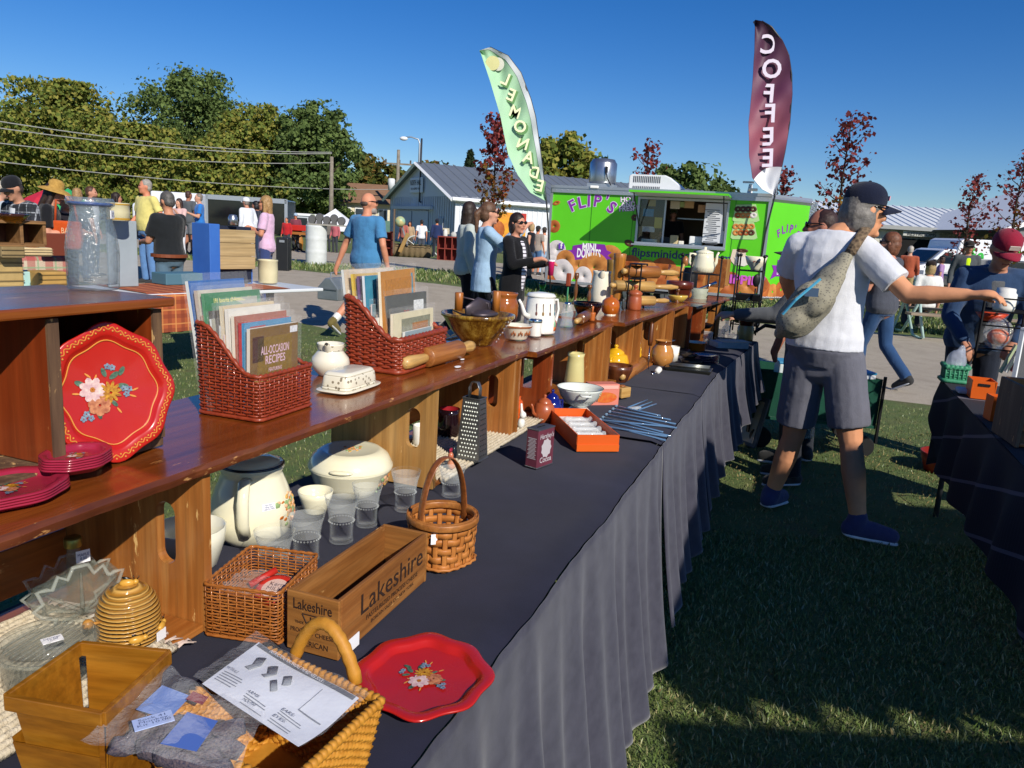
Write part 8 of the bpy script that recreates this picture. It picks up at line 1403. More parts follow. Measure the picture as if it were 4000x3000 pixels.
for i in range(3): mb=MB(); mb.tube([(-L*.4,.02+.03*i,.03),(L*.42,.035+.03*i,.032)],.005,6,flat=.5); mb.build('tool',M('tool_steel','#8a8d88',.3,.8),t,True)
t,p=on('ladle','white enamel scoop lying on the cloth','scoop',2560,1462,ZC,R(-12)); mm=mpp(p); mb=MB(); mb.tube([(-32*mm,0,4*mm),(12*mm,0,8*mm)],3.2*mm,7); mb.build('scoop_handle',CHROME,t,True); mb=MB(); mb.lathe([(0,-16*mm),(11*mm,-14*mm),(13*mm,10*mm),(12*mm,12*mm),(10*mm,-8*mm),(0,-12*mm)],16,Tr(24*mm,0,12*mm)@Ry(R(70))); mb.build('scoop_bowl',WHT,t,True)
t,p=on('corn_stick_pan','dark iron pan behind the fluted tins','pan',2660,1385,ZC); mm=mpp(p); mb=MB(); mb.box((0,0,.015),(80*mm,60*mm,.03)); mb.build('pan',BLACKI,t,False,.006)
# far table glassware and crock
for i,(x,y,w_,tx,ty,lab,pr) in enumerate([(2722,1330,46,2722,1298,'squat pressed glass jar nearest the red crate',0),(2760,1345,40,2760,1295,'clear measuring tumbler in the glass group',0),(2790,1310,30,2790,1262,'slim clear cruet in the glass group',1),(2815,1322,30,2815,1285,'small clear jar in the glass group',0),(2835,1305,34,2838,1250,'tall clear bottle in the glass group',1),(2862,1328,46,2862,1298,'round glass sugar dish with lid in the glass group',2)]):
    prof=[[(0,0),(.9,0),(1,.06),(1,1),(.93,1),(.9,.1),(0,.08)],[(0,0),(.9,0),(1,.1),(1,.45),(.4,.7),(.35,.95),(.45,1),(.36,1),(.28,.7),(.9,.42),(0,.1)],[(0,0),(.5,0),(.9,.3),(1,.6),(.7,.75),(.2,.85),(.25,1),(0,1)]][pr]; vessel('pressed_glass',lab,'glassware',x,y,ZC,w_,(tx,ty),prof,thin('ware_glass','#dfe6e6',.22,.04),'glass',18,'clear glassware on the far table')
t,r,h=vessel('utensil_crock','cream and brown crock with a whisk and utensils','crock',2908,1328,ZC,64,(2908,1248),[(0,0),(.95,0),(1,.05),(1,.62),(.82,.72),(.8,.78),(.9,.85),(.85,1),(.75,1),(.7,.75),(0,.3)],M('crock_cream','#c2a765',.2,coat=.3)); mb=MB(); mb.lathe([(.835*r,.715*h),(.82*r,.78*h),(.915*r,.85*h),(.87*r,1.0*h)],26); mb.build('brown_collar',M('collar_brown','#4a1c14',.15),t,True); mb=MB()
for i in range(9): a=R(i*40); mb.tube([(0,0,.7*h),(-.3*r+.2*r*cos(a),.2*r*sin(a),1.5*h),(-.75*r+.3*r*cos(a),.3*r*sin(a),1.95*h),(-.9*r,0,2.1*h)],.0012,4)
mb.build('whisk',CHROME,t); mb=MB(); mb.tube([(.2*r,0,.7*h),(.35*r,.1*r,1.15*h)],[.008,.014],8); mb.build('red_utensil',M('utensil_red','#a83240',.4),t,True)
a=g(2805,1362,ZC); b=g(2925,1366,ZC); ux=b-a; t=thing('blue_booklet_box','pale blue flat box at the edge of the far table','box',(a+b)/2,math.atan2(ux.y,ux.x)); mb=MB(); mb.box((0,.07,.02),(ux.length,.13,.036)); mb.build('carton',M('carton_blue','#7fa9be',.5,c2='#9fbccb',vs=30),t,False,.003); mb=MB(); mb.box((0.03,.07,.042),(ux.length*.9,.12,.006)); mb.build('paper_top',M('paper_pale','#c9c4b4',.8),t)
# iron racks with teapot, bowl, pans
def rack(label,xs,ybase,ytop,shelves,z=ZC,dep=.2):
    a=g(xs[0],ybase[0],z); b=g(xs[1],ybase[1],z); ux=b-a; rz=math.atan2(ux.y,ux.x); t=thing('iron_rack',label,'rack',(a+b)/2,rz); L=ux.length; h=hz(a,*ytop)
    for x in (-L/2,L/2):
        for y in (0,dep): mb=MB(); mb.tube([(x,y,0),(x,y,h)],.006,7); o=mb.build('post',BLACKI,t,True); mb=MB(); mb.ball((x,y,h+.008),.013); mb.build('finial',BLACKI,o,True)
    for f in shelves:
        mb=MB(); mb.tube([(-L/2,0,h*f),(L/2,0,h*f),(L/2,dep,h*f),(-L/2,dep,h*f)],.004,5,closed=True); o=mb.build('shelf_frame',BLACKI,t)
        for i in range(1,6): mb=MB(); mb.tube([(-L/2+L*i/6,0,h*f),(-L/2+L*i/6,dep,h*f)],.0025,4); mb.build('shelf_wire',BLACKI,o)
    return t,L,h,rz
rk,L,h,rz=rack('black iron shelf rack with ball finials holding the ribbed cream teapot',(2672,2785),(1325,1330),(2690,1003),(.36,.80))
def onrack(rk,h,f,x,y=.1): return Vector(rk.location)+Rz(rk.rotation_euler.z)@Vector((x,y,h*f+.006))
p=onrack(rk,h,.80,L*.08); t=thing('ribbed_teapot','cream ribbed teapot on the top of the iron rack','teapot',p,rz); r=.075; hh=.165; mb=MB(); mb.lathe([(0,0),(.75*r,0),(.95*r,.06*hh),(1.0*r,.25*hh),(.8*r,.62*hh),(.74*r,.82*hh),(0,.82*hh)],48,wob=lambda a,z:1+.03*cos(24*a)); mb.build('body',CREAM,t,True); mb=MB(); mb.lathe([(.78*r,.8*hh),(.76*r,.86*hh),(.3*r,.93*hh),(.12*r,.95*hh),(.16*r,1.03*hh),(0,1.06*hh)],24); mb.build('lid',CREAM,t,True); mb=MB(); mb.tube([(.8*r,-.1*r,.2*hh),(1.1*r,-.15*r,.45*hh),(1.12*r,-.15*r,.75*hh),(1.25*r,-.15*r,.86*hh)],[.2*r,.14*r,.1*r,.1*r],9); mb.build('spout',CREAM,t,True); handle(t,r,[(-.75*r,0,.72*hh),(-1.3*r,0,.75*hh),(-1.35*r,0,.4*hh),(-.95*r,0,.2*hh)],.01,CREAM)
p=onrack(rk,h,.36,0); t=thing('iron_skillet','black iron skillet on the middle shelf of the rack','skillet',p,rz); mb=MB(); mb.lathe([(0,.004),(.085,.004),(.1,.045),(.105,.045),(.09,0),(0,0)],28); mb.build('pan',BLACKI,t,True); mb=MB(); mb.tube([(.1,0,.04),(.2,0,.05)],[.012,.009],8,flat=.5); mb.build('handle',BLACKI,t,True)
p=onrack(rk,h,.36,0)+Vector((0,0,.05)); t=thing('grey_basket_mold','stack of pale grey ribbed molds in the skillet','mold',p,rz); mb=MB(); mb.lathe([(0,0),(.05,0),(.06,.02),(.055,.03),(.065,.05),(.058,.06),(.066,.085),(0,.085)],22,wob=lambda a,z:1+.03*cos(11*a)); mb.build('mold',M('mold_grey','#9aa08f',.6,bump=.6,bs=60),t,True); mb=MB(); mb.tube([(.0,0,.08),(.12,0,.13)],[.006,.012],7); mb.build('spoon',CHROME,t,True)
p=g(2700,1328,ZC+.0); t=thing('cake_stand_pan','round dark pan raised on a short stand under the rack','pan',p+Vector((.03,.05,0)),0); mb=MB(); mb.lathe([(.06,0),(.03,.02),(.03,.07),(.1,.085),(.115,.11),(.11,.11),(0,.09)],26); mb.build('pan',BLACKI,t,True)
rk2,L2_,h2,rz2=rack('second black iron rack behind, holding the cream footed bowl',(2850,2950),(1300,1310),(2868,1000),(.12,.42,.82))
p=onrack(rk2,h2,.82,L2_*.15); t=thing('footed_bowl','cream ribbed bowl with a red motif on the second iron rack','bowl',p,rz2); r=.075; mb=MB(); mb.lathe([(0,0),(.4*r,0),(.45*r,.015),(.85*r,.05),(1.05*r,.1),(1.0*r,.1),(.8*r,.055),(0,.02)],36,wob=lambda a,z:1+.015*cos(20*a)); mb.build('bowl',CREAM,t,True); mb=MB()
for i in range(5): a=R(-100+i*9); mb.ball((.9*r*cos(a),.9*r*sin(a),.062+.006*(i%2)),(.005,.005,.006),n=6,k=4)
mb.build('red_motif',M('motif_red','#8a3226',.5),t,True)
p=onrack(rk2,h2,.42,0); t=thing('loaf_pan','black loaf pan on the second iron rack','pan',p,rz2); mb=MB(); mb.box((0,0,.025),(.16,.09,.05),None,0,1.15); mb.build('pan',BLACKI,t,False,.006)
p=onrack(rk2,h2,.12,0); t=thing('iron_kettle','black iron kettle low on the second iron rack','kettle',p,rz2); mb=MB(); mb.lathe([(0,0),(.07,0),(.095,.03),(.1,.06),(.09,.065),(0,.06)],24); mb.build('pot',BLACKI,t,True)
p=g(2962,1300,ZC)+Vector((0,.2,0)); t=thing('hanging_ladle','black ladle hanging from the second iron rack','ladle',p+Vector((0,0,.02))); mb=MB(); mb.tube([(0,0,.1),(0,0,.3)],.006,6); mb.ball((0,0,.36),(.03,.012,.05)); mb.lathe([(0,0),(.06,.01),(.075,.06),(.07,.06),(0,.02)],20); mb.build('ladle',BLACKI,t,True)
# ================================================================ ADDED CANOPIES (out of view behind and right, put there to shade the aisle)
k=N('tent_canvas'); tr_=k.n('BsdfTranslucent'); tr_.inputs[0].default_value=(.75,.76,.78,1); mx=k.n('MixShader'); mx.inputs[0].default_value=.45; k.set(Base_Color=col4('#d5d8dc'),Roughness=.8); k.l(k.b.outputs[0],mx.inputs[1]); k.l(tr_.outputs[0],mx.inputs[2]); k.l(mx.outputs[0],k.t.nodes['Material Output'].inputs[0]); TENT=k.m  # canvas made translucent to add soft fill light in the shaded aisle
for i,(y0,y1) in enumerate([(-4.6,-1.27),(-.95,.8)]):
    t=thing('vendor_canopy',['vendor canopy standing behind the camera on the right','vendor canopy standing over the right hand stall'][i],'tent',(3.96,(y0+y1)/2,0),0,'vendor canopies'); W=1.5; Dh=(y1-y0)/2; e=2.5
    mb=MB(); mb.add([(-W,-Dh,e),(W,-Dh,e),(W,Dh,e),(-W,Dh,e),(0,0,e+.75)],[(0,1,4),(1,2,4),(2,3,4),(3,0,4)]); mb.build('canopy',TENT,t)
    n=14
    for a,b in (((-W,-Dh),(W,-Dh)),((W,-Dh),(W,Dh)),((W,Dh),(-W,Dh)),((-W,Dh),(-W,-Dh))):
        mb=MB()
        for j in range(n): p=[(a[0]+(b[0]-a[0])*f,a[1]+(b[1]-a[1])*f) for f in (j/n,(j+.5)/n,(j+1)/n)]; mb.add([(*p[0],e+.01),(*p[2],e+.01),(*p[2],e-.14),(*p[1],e-.24),(*p[0],e-.14)],[(0,1,2,3,4)])
        mb.build('valance',TENT,t)
    for sx in (-1,1):
        for sy in (-1,1): mb=MB(); mb.tube([(sx*W,sy*Dh,0),(sx*W,sy*Dh,e)],.02,6); mb.build('leg',SILV,t)
# ================================================================ RIGHT HAND STALL
RT0,RT1,RTT=2.3,4.68,.72
k=N('striped_cloth'); sp=k.n('SeparateXYZ'); k.l(k.coord(),sp.inputs[0]); a=k.math('ABSOLUTE',k.math('SUBTRACT',k.math('FRACT',k.math('ADD',k.math('MULTIPLY',sp.outputs[2],5),k.math('MULTIPLY',sp.outputs[0],1.2))),.5)); b=k.math('FRACT',k.math('MULTIPLY',sp.outputs[0],60)); c=k.mix(k.math('MULTIPLY',k.math('LESS_THAN',b,.3),.35),'#1c1c24','#34323c'); k.set(Base_Color=k.mix(k.math('LESS_THAN',a,.035),c,'#5f5b64'),Roughness=.95); STRC=k.m
sm=(RT0+RT1)/2; t=thing('folding_table','folding table of the right hand stall','table',ts(sm,RTT+.37,0),TA); mb=MB(); mb.box((0,0,.715),(RT1-RT0-.03,.7,.04)); mb.build('tabletop',M('table_plastic','#7e7f80',.6),t)
for sx in (-1,1):
    for sy in (-1,1): mb=MB(); mb.tube([(sx*1.1,sy*.3,0),(sx*1.1,sy*.3,.7)],.014,7); mb.build('leg',M('leg_grey','#4a4c50',.5,.5),t,True)
t=thing('tablecloth','black striped cloth hanging off the right hand stall table','tablecloth',ts(sm,RTT+.37,0),TA); L=RT1-RT0; mb=MB(); mb.grid(60,16,lambda u,v:(-L/2+L*u,.37-.74*v,.742+.003*noise.noise((u*9,v*5,4)))); mb.build('cloth_top',STRC,t,True)
def sd(u,v): f=sin(u*34)+.8*noise.noise((u*14,v,1)); low=.33-.22*u+.05*noise.noise((u*4,1,2)); return (-L/2+L*u+.02*v,.372+.02*v+.018*f*min(1,v*2),.740*(1-v)+(.34+.04*noise.noise((u*6,2,2))+.2*S01((u-.82)/.18))*v)
mb=MB(); mb.grid(120,30,sd); mb.build('cloth_side',STRC,t,True); mb=MB(); mb.grid(30,16,lambda u,v:(L/2+.004+.03*v,.37-.74*u,.740*(1-v)+.25*v+.02*sin(u*18)*v)); mb.build('cloth_end',STRC,t,True)
RZ_=.746; rg=lambda x,y,z=RZ_:g(x,y,z)
# green basket, totes, crate
p=rg(3722,1488); t=thing('green_basket','green woven chip basket with plastic bags on the right table','basket',p,TA); s=mpp(p); w=84*s; h=hz(p,3722,1430); weave(t,boxwall(w,w*.9,.6),lambda q:h,h,6,22,h*.085,M('basket_green','#2f7a58',.6,c2='#3f8f6a',vs=30),flat=.3,amp=.002)
t=thing('plastic_bag','crumpled clear plastic bags in the green basket','bag',p+Vector((0,0,h*.6))); mb=MB(); mb.ball((0,0,.05),(.05,.05,.07)); mb.ball((.02,0,.1),(.02,.02,.05)); fuse(mb,'bag',film('bag_white','#cfd6e6',.45),t,.008,1,.02)
OT=M('tote_orange','#cf5a14',.4)
def tote(label,x,y,wpx,hy,rot=0):
    p=rg(x,y); t=thing('orange_tote',label,'tote',p,TA+rot,'orange plastic totes'); w=wpx*mpp(p); h=hz(p,x,hy); d=w*.75
    for c_,s_ in [((0,-d/2,h/2),(w,.004,h)),((0,d/2,h/2),(w,.004,h)),((-w/2,0,h/2),(.004,d,h)),((w/2,0,h/2),(.004,d,h)),((0,0,.003),(w,d,.005))]: mb=MB(); mb.box(c_,s_,None,0,1.08 if s_[2]==h else 1); mb.build('tote_wall',OT,t)
    mb=MB(); mb.box((-w/2-.004,0,h*.78),(.004,d*.5,h*.14)); mb.build('hand_hole',DARK,t)
tote('larger orange plastic tote on the right table',3825,1550,105,1480); tote('smaller orange plastic tote in front of the larger one',3885,1640,75,1545,R(8))
p=rg(4010,1720); t=thing('wooden_crate','weathered wooden crate standing open on the right table','crate',p,TA+R(6)); h=hz(p,3930,1490); GW=wood('grey_board','#4a3a2c','#6b5844','#84705a',2,6,.8,0,.1)
for c_,s_,m_ in [((-.02,.08,h/2),(.26,.014,h),GW),((-.02,-.2,h/2),(.26,.014,h),CR),((.11,-.06,h/2),(.014,.26,h),CR),((-.02,-.06,.008),(.24,.26,.012),CR)]: mb=MB(); mb.box(c_,s_); mb.build('crate_board',m_,t,False,.003)
p=rg(3765,1535); t=thing('white_dish','white folded dish towel pack near the orange tote','towel',p,TA); mb=MB(); mb.box((0,0,.012),(.09,.07,.024)); mb.build('towel',M('towel_white','#b9bcc9',.9),t,False,.01,3)
# wire rack with basket top
p=rg(3800,1440); t=thing('wire_rack','tall black wire rack with a basket on top at the right stall','rack',p,TA+R(-10)); h=hz(p,3830,1160); W=.30; Dp=.22
for x in (0,W):
    for y in (0,-Dp): mb=MB(); mb.tube([(x,y,0),(x,y,h)],.008,6); mb.build('post',BLACKI,t)
for f in (.3,.62,.82,1.): mb=MB(); mb.tube([(0,0,h*f),(W,0,h*f),(W,-Dp,h*f),(0,-Dp,h*f)],.005,5,closed=True); o=mb.build('shelf_frame',BLACKI,t)
for i in range(1,6): mb=MB(); mb.tube([(W*i/6,0,h*.82),(W*i/6,-Dp,h*.82)],.003,4); mb.build('shelf_wire',BLACKI,t)
rk=Vector(p); rm=Tr(rk)@Rz(TA+R(-10))
def rit(nm,lab,cat,x,y,z): return thing(nm,lab,cat,rm@Vector((x,y,z)),TA)
for i,x in enumerate((.07,.2)): t=rit('white_canister',['white canister at the left of the wire rack top','white canister at the right of the wire rack top'][i],'canister',x,-.1,h*.82+.004); mb=MB(); mb.lathe([(0,0),(.055,0),(.06,.02),(.06,.1),(.05,.11),(.05,.13),(0,.135)],20); mb.build('can',WHT,t,True)
t=rit('orange_bowl','orange plastic bowl in a bag on the wire rack','bowl',.08,-.1,h*.3+.02); mb=MB(); mb.ball((0,0,.05),(.06,.06,.05)); mb.build('bowl',OT,t,True); mb=MB(); mb.ball((.02,0,.07),(.09,.08,.1)); fuse(mb,'clear_bag',film('bag_film3',a=.2),t,.01,1,.02)
t=rit('orange_dish','shallow orange red dish at the right edge on the wire rack','dish',.26,-.05,h*.62+.01); mb=MB(); mb.lathe([(0,0),(.05,0),(.09,.05),(.085,.05),(0,.01)],22); mb.build('dish',M('dish_orange','#c2401c',.4),t,True)
for i in range(4): t=rit('packaged_utensils',['first','second','third','fourth'][i]+' clear packet of utensils from the left on the right table','packet',-.02+.06*i,-.14-.03*i,-.0); mb=MB(); mb.box((0,0,.09),(.05,.012,.18),Rx(R(18))); mb.build('packet',[M('pack_green','#b9c9a0',.5),M('pack_white','#c9ccd6',.5),M('pack_red','#6b2a34',.6),M('pack_grey','#9a9ca8',.5)][i],t)
p=rg(3958,1490); t=thing('wall_mirror','white edged mirror board leaning at the right stall','mirror',p,TA+R(-30)); h=hz(p,3965,1285); mb=MB(); mb.box((0,0,h/2),(.02,.02,h)); mb.box((.25,0,h/2),(.02,.02,h)); mb.box((.125,0,h),(.27,.02,.02)); mb.build('frame',TRIMW,t); mb=MB(); mb.box((.125,.004,h/2),(.24,.006,h)); mb.build('mirror_glass',M('mirror_face','#7d8794',.05,.9),t)
p=g(3605,1855,0); t=thing('red_tub','red plastic tub on the grass under the right table','tub',p+Vector((.2,.1,0))); mb=MB(); mb.lathe([(0,0),(.13,0),(.17,.13),(.16,.13),(0,.03)],22); mb.build('tub',M('tub_red','#8a2414',.5),t,True)
p=g(3930,2120,0); t=thing('wire_crate','white wire crate on the grass under the right table','crate',p+Vector((.12,.1,0)),TA+R(20)); mb=MB()
for i in range(7): mb.tube([(-.2+.066*i,-.15,.02),(-.1+.066*i,-.15,.24)],.003,4); mb.tube([(-.1+.066*i,-.15,.02),(-.2+.066*i,-.15,.24)],.003,4)
mb.tube([(-.22,-.15,.02),(.24,-.15,.02),(.24,.15,.02),(-.22,.15,.02)],.004,4,closed=True); mb.tube([(-.22,-.15,.25),(.24,-.15,.25),(.24,.15,.25),(-.22,.15,.25)],.004,4,closed=True); mb.build('wire_mesh',M('wire_white','#c9ccd0',.4),t)
# ================================================================ BETWEEN THE TABLES: wagon, framed picture
p=g(2985,1752,0); t=thing('folding_wagon','dark green folding wagon loaded with boxes behind the woman','wagon',p+Vector((.35,.25,0)),R(-8)); WG=cloth('#164a3a')
mb=MB(); 
for a,b in (((-.42,-.24),(.42,-.24)),((.42,-.24),(.42,.24)),((.42,.24),(-.42,.24)),((-.42,.24),(-.42,-.24))): mb.grid(14,8,lambda u,v:(a[0]+(b[0]-a[0])*u,a[1]+(b[1]-a[1])*u+.015*sin(u*14)*v,.55-.33*v-.02*sin(PI*u)*(1-v)))
mb.build('fabric_tub',WG,t,True); mb=MB(); mb.box((0,0,.21),(.84,.48,.02)); mb.build('wagon_floor',WG,t)
for x in (-.43,.43):
    for y in (-.25,.25): mb=MB(); mb.tube([(x,y,.1),(x,y,.57)],.012,6); mb.build('frame_post',BLACKI,t); mb=MB(); mb.lathe([(0,-.02),(.07,-.02),(.075,-.015),(.075,.015),(.07,.02),(0,.02)],18,Tr(x*.8,y*1.06,.075)@Rx(PI/2)); mb.build('wheel',TY,t)
mb=MB(); mb.tube([(-.43,-.25,.6),(-.5,-.25,.78),(-.4,-.25,.86),(-.2,-.25,.84)],.014,7); mb.build('pull_handle',BLACKI,t,True)
for i,(x,y,c,s) in enumerate([(-.12,0,'#c9d3d6',(.24,.2,.16)),(.18,.05,'#9fb6c4',(.2,.2,.2)),(.3,-.08,'#dfe3e6',(.18,.16,.14))]):
    e=thing('storage_box',['white box in the left of the green wagon','blue grey box in the middle of the green wagon','small white box at the right of the green wagon'][i],'box',Vector(t.location)+Rz(R(-8))@Vector((x,y,.42)),R(-8+6*i)); mb=MB(); mb.box((0,0,s[2]/2),s); mb.build('box',M('stor%d'%i,c,.6),e,False,.008); mb=MB(); mb.box((0,0,s[2]+.008),(s[0]*1.04,s[1]*1.04,.016)); mb.build('lid',M('stor_lid%d'%i,['#3f8ab5','#d5d9dc','#3f9ac4'][i],.5),e,False,.004)
p=g(3185,1870,0); t=thing('water_bottle','clear water bottle with a white cap behind the legs of the woman','bottle',p+Vector((0,.25,.2))); mb=MB(); mb.lathe([(0,0),(.05,0),(.055,.02),(.05,.1),(.055,.14),(.03,.2),(.016,.23)],20); mb.build('bottle',thin('bottle_pet','#7d98a0',.3,.05),t,True); mb=MB(); mb.lathe([(.018,.22),(.018,.25),(0,.25)],12); mb.build('cap',WHT,t,True)
p=g(2882,1728,0); t=thing('framed_picture','framed picture leaning against the far table leg','picture',p,R(-62)); h=.36; mb=MB(); mb.box((0,0,h/2),(.34,.02,h),Rx(R(-14))); mb.build('frame',M('frame_grey','#3f4550',.5),t,False,.004); mb=MB(); mb.box((0,-.012,h/2),(.28,.004,h*.84),Rx(R(-14))); mb.build('picture',M('picture_art','#b59a78',.5,c2='#6f7f94',vs=7),t)
# ================================================================ LEFT STALL BEHIND THE SHELF
q0=g(430,1150,.76); q1=g(1150,1125,.76); e_=(q1-q0); LA=math.atan2(e_.y,e_.x); LS=e_.length; ORP=checks('plaid_orange','#a5522c','#7a3420','#c9864a',9,.3)
t=thing('stall_table','trestle table of the left stall','table',((q0+q1)/2-e_.normalized()*.6)*1.0-Vector((0,0,.76)),LA); mb=MB(); mb.box((0,.4,.735),(LS+1.9,.8,.03)); mb.build('tabletop',M('enamel_top','#d4d8da',.3),t,False,.008)
for x in (-1.4,1.4):
    for y in (.1,.7): mb=MB(); mb.box((x*.9,y,.36),(.05,.05,.72)); mb.build('leg',M('leg_wood','#5a4a3a',.8),t)
t=thing('plaid_runner','orange plaid cloth hanging over the left stall table','tablecloth',q0-Vector((0,0,.76)),LA); a=(g(600,1150,.76)-q0).length; b=(g(770,1142,.76)-q0).length; mb=MB(); mb.grid(14,20,lambda u,v:(a+(b-a)*u,.78*(1-min(1,v*2))-.012*(v>.5)-.01*sin(u*12)*max(0,v-.5),.757-max(0,v-.5)*.62)); mb.build('runner',ORP,t,True); mb=MB(); mb.grid(16,10,lambda u,v:(b+.01+(LS-b-.05)*u,.78*(1-v),.757)); mb.build('runner_top',ORP,t,True)
def lst(nm,lab,cat,x,y,z=.76): p=g(x,y,z); return thing(nm,lab,cat,p,LA),p,mpp(p)
def lbox(nm,lab,cat,x,y,wpx,ty,mat,dep=.2,z=.76,pn='board',bev=.006):
    t,p,s=lst(nm,lab,cat,x,y,z); h=hz(p,x,ty); mb=MB(); mb.box((0,dep/2,h/2),(wpx*s,dep,h)); mb.build(pn,mat,t,False,bev); return t,wpx*s,h
t,w,h=lbox('metal_sheet','flat grey metal board standing on the left stall','metal sheet',487,1120,116,862,M('sheet_grey','#8d979e',.55,c2='#9aa4aa',vs=4),.03); tp=Vector(t.location)
def lcrock(lab,x,y,wpx,ty,z,mat,band=None,lid=None):
    t,p,s=lst('stoneware_crock',lab,'crock',x,y,z); r=wpx/2*s; h=hz(p,x,ty); mb=MB(); mb.lathe([(0,0),(.93*r,0),(.98*r,.03*h),(1*r,.5*h),(.98*r,.93*h),(1.02*r,.95*h),(1.02*r,1*h),(.9*r,1*h),(.9*r,.2*h),(0,.2*h)],26); mb.build('crock',mat,t,True)
    for f in band or (): mb=MB(); mb.lathe([(1.015*r,f*h),(1.02*r,(f+.1)*h)],26); mb.build('band',M('band_ochre','#b58a2c',.4),t,True)
CRK=M('crock_ivory','#cfc6a2',.3,c2='#c4ba94',vs=6)
lcrock('cream crock with yellow bands on top of the grey metal board',463,862,84,792,tp.z+h,CRK,(.06,.88)); lcrock('plain cream crock beside the blue crate',1047,1105,74,1014,.76,CRK)
t,p,s=lst('blue_crate','bright blue painted crate with a bare wood front','crate',910,1112); h=hz(p,910,878); w=205*s; BLU=M('paint_blue','#2f5fae',.5,c2='#3a6cba',vs=4); BAR=wood('bare_board','#a58a5c','#b99e70','#c9b084',0,4,.8)
mb=MB(); mb.box((-w*.39,.12,h/2),(w*.22,.26,h)); mb.build('blue_side',BLU,t,False,.006); mb=MB(); mb.box((w*.46,.14,h*.14),(w*.1,.2,h*.28)); mb.build('blue_foot',BLU,t)
for i in range(3): mb=MB(); mb.box((w*.11,.0,h*(.37+.22*i)),(w*.78,.02,h*.215)); mb.build('front_board',BAR,t,False,.004)
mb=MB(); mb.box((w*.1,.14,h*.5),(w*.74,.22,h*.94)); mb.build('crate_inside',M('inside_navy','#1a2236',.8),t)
t,p,s=lst('milk_can','small aluminium can on the blue crate','can',910,878,.76+h); r=18*s; hh=hz(p,910,838); mb=MB(); mb.lathe([(0,0),(r,0),(r,.75*hh),(.8*r,.82*hh),(.85*r,.95*hh),(.3*r,1*hh),(0,1*hh)],20); mb.build('can',ALU,t,True)
lbox('teal_toolbox','flat teal box lying on the left stall','box',735,1112,185,1068,M('teal_paint','#4a7080',.6),.22)
t,p,s=lst('cubby_shelf','rough wooden cubby shelf at the left edge','shelf',85,958,1.12); h=hz(p,85,868); w=175*s; CUB=wood('cubby_wood','#6b4a2a','#8a6238','#a57c4c',0,5,.7)
for c_,d_ in [((0,.1,h),(w*1.05,.22,.02)),((-w/2,.1,h/2),(.02,.2,h)),((w*.02,.1,h/2),(.02,.2,h)),((w/2,.1,h/2),(.02,.2,h)),((0,.1,0),(w,.2,.02))]: mb=MB(); mb.box(c_,d_); mb.build('plank',CUB,t,False,.003)
mb=MB(); mb.box((0,.2,h/2),(w,.01,h)); mb.build('back_board',DKW,t)
t,p,s=lst('amber_dish','amber glass dish on the cubby shelf','dish',45,866,1.12+h); mb=MB(); mb.lathe([(0,0),(.06,0),(.11,.05),(.1,.05),(0,.01)],24); mb.build('dish',AMB,t,True)
lbox('wooden_board','reddish brown board leaning beside the cubby shelf','board',215,1000,92,912,M('board_rust','#6b2f1c',.6),.03,.95)
for i,(x,y,w_,ty,c,nm,lab,z) in enumerate([(45,1120,95,1005,'#b59a62','wooden_box','pale slatted box low at the left edge',.76),(55,1008,85,945,'#8f7a52','stacked_boards','stack of thin boards on the pale slatted box',.98),(150,1002,112,968,'#d0b98c','bread_box','cream bread box on the quilt',.98),(210,1122,105,1062,'#b08a48','egg_tray','stacked tan egg trays beside the glass jar',.76)]):
    t,w,h=lbox(nm,lab,nm.split('_')[-1],x,y,w_,ty,M('lb%d'%i,c,.75,c2=tuple(q*.75 for q in hexc(c)),vs=12),.2,z,bev=.012)
    for j in range(3): mb=MB(); mb.box((0,-.004,h*(.2+.3*j)),(w*1.0,.008,h*.04)); mb.build('seam',M('lbd%d'%i,tuple(q*.4 for q in hexc(c)),.8),t)
t,w,h=lbox('patch_quilt','red and green patchwork quilt folded on the left stall','quilt',180,1085,180,1002,checks('quilt','#c9c0a8','#a03a3a','#7fa07a',7,.45),.15,.76,'quilt',.03)
lcrock('small orange mug crock on the bread box',126,966,48,942,1.08,ORANG); lbox('step_stool','pale blue and white step stool at the left edge','stool',95,1128,150,1062,M('stool_aqua','#9fc4c0',.6),.2,.74)
# ================================================================ FAR ANTIQUES AND MIDDLE GROUND
def far(nm,lab,cat,x,y): p=gg(x,y); return thing(nm,lab,cat,p),p,mpp(p)
t,p,s=far('steel_drum','white steel drum standing on the grass strip','drum',1235,1035); r=40*s; h=hz(p,1235,880); mb=MB(); pr=[(0,0),(r,0)]
for i in range(1,24): f=i/24; pr.append((r*(1.035 if i in (8,16) else 1),h*f))
mb.lathe(pr+[(r,h),(r*.95,h),(r*.95,h-.02),(0,h-.02)],30); mb.build('drum',M('drum_white','#d5d9d8',.4,c2='#c4c8c6',vs=4),t,True)
t=thing('drum_plank','grey plank with small machines lying on the white drum','plank',p+Vector((0,0,h))); mb=MB(); mb.box((.35,0,.02),(1.0,.4,.03)); mb.build('plank',M('plank_grey','#9a978c',.8),t)
for i in range(5): mb=MB(); mb.lathe([(0,-.05),(.08,-.05),(.1,0),(.08,.05),(0,.05)],12,Tr(-.1+.17*i,0,.13+.05*(i%2))@Rx(PI/2)); mb.box((-.1+.17*i,0,.08),(.1,.12,.12)); mb.build('machine_part',M('machine_grey','#6b6a68',.5,.4),t)
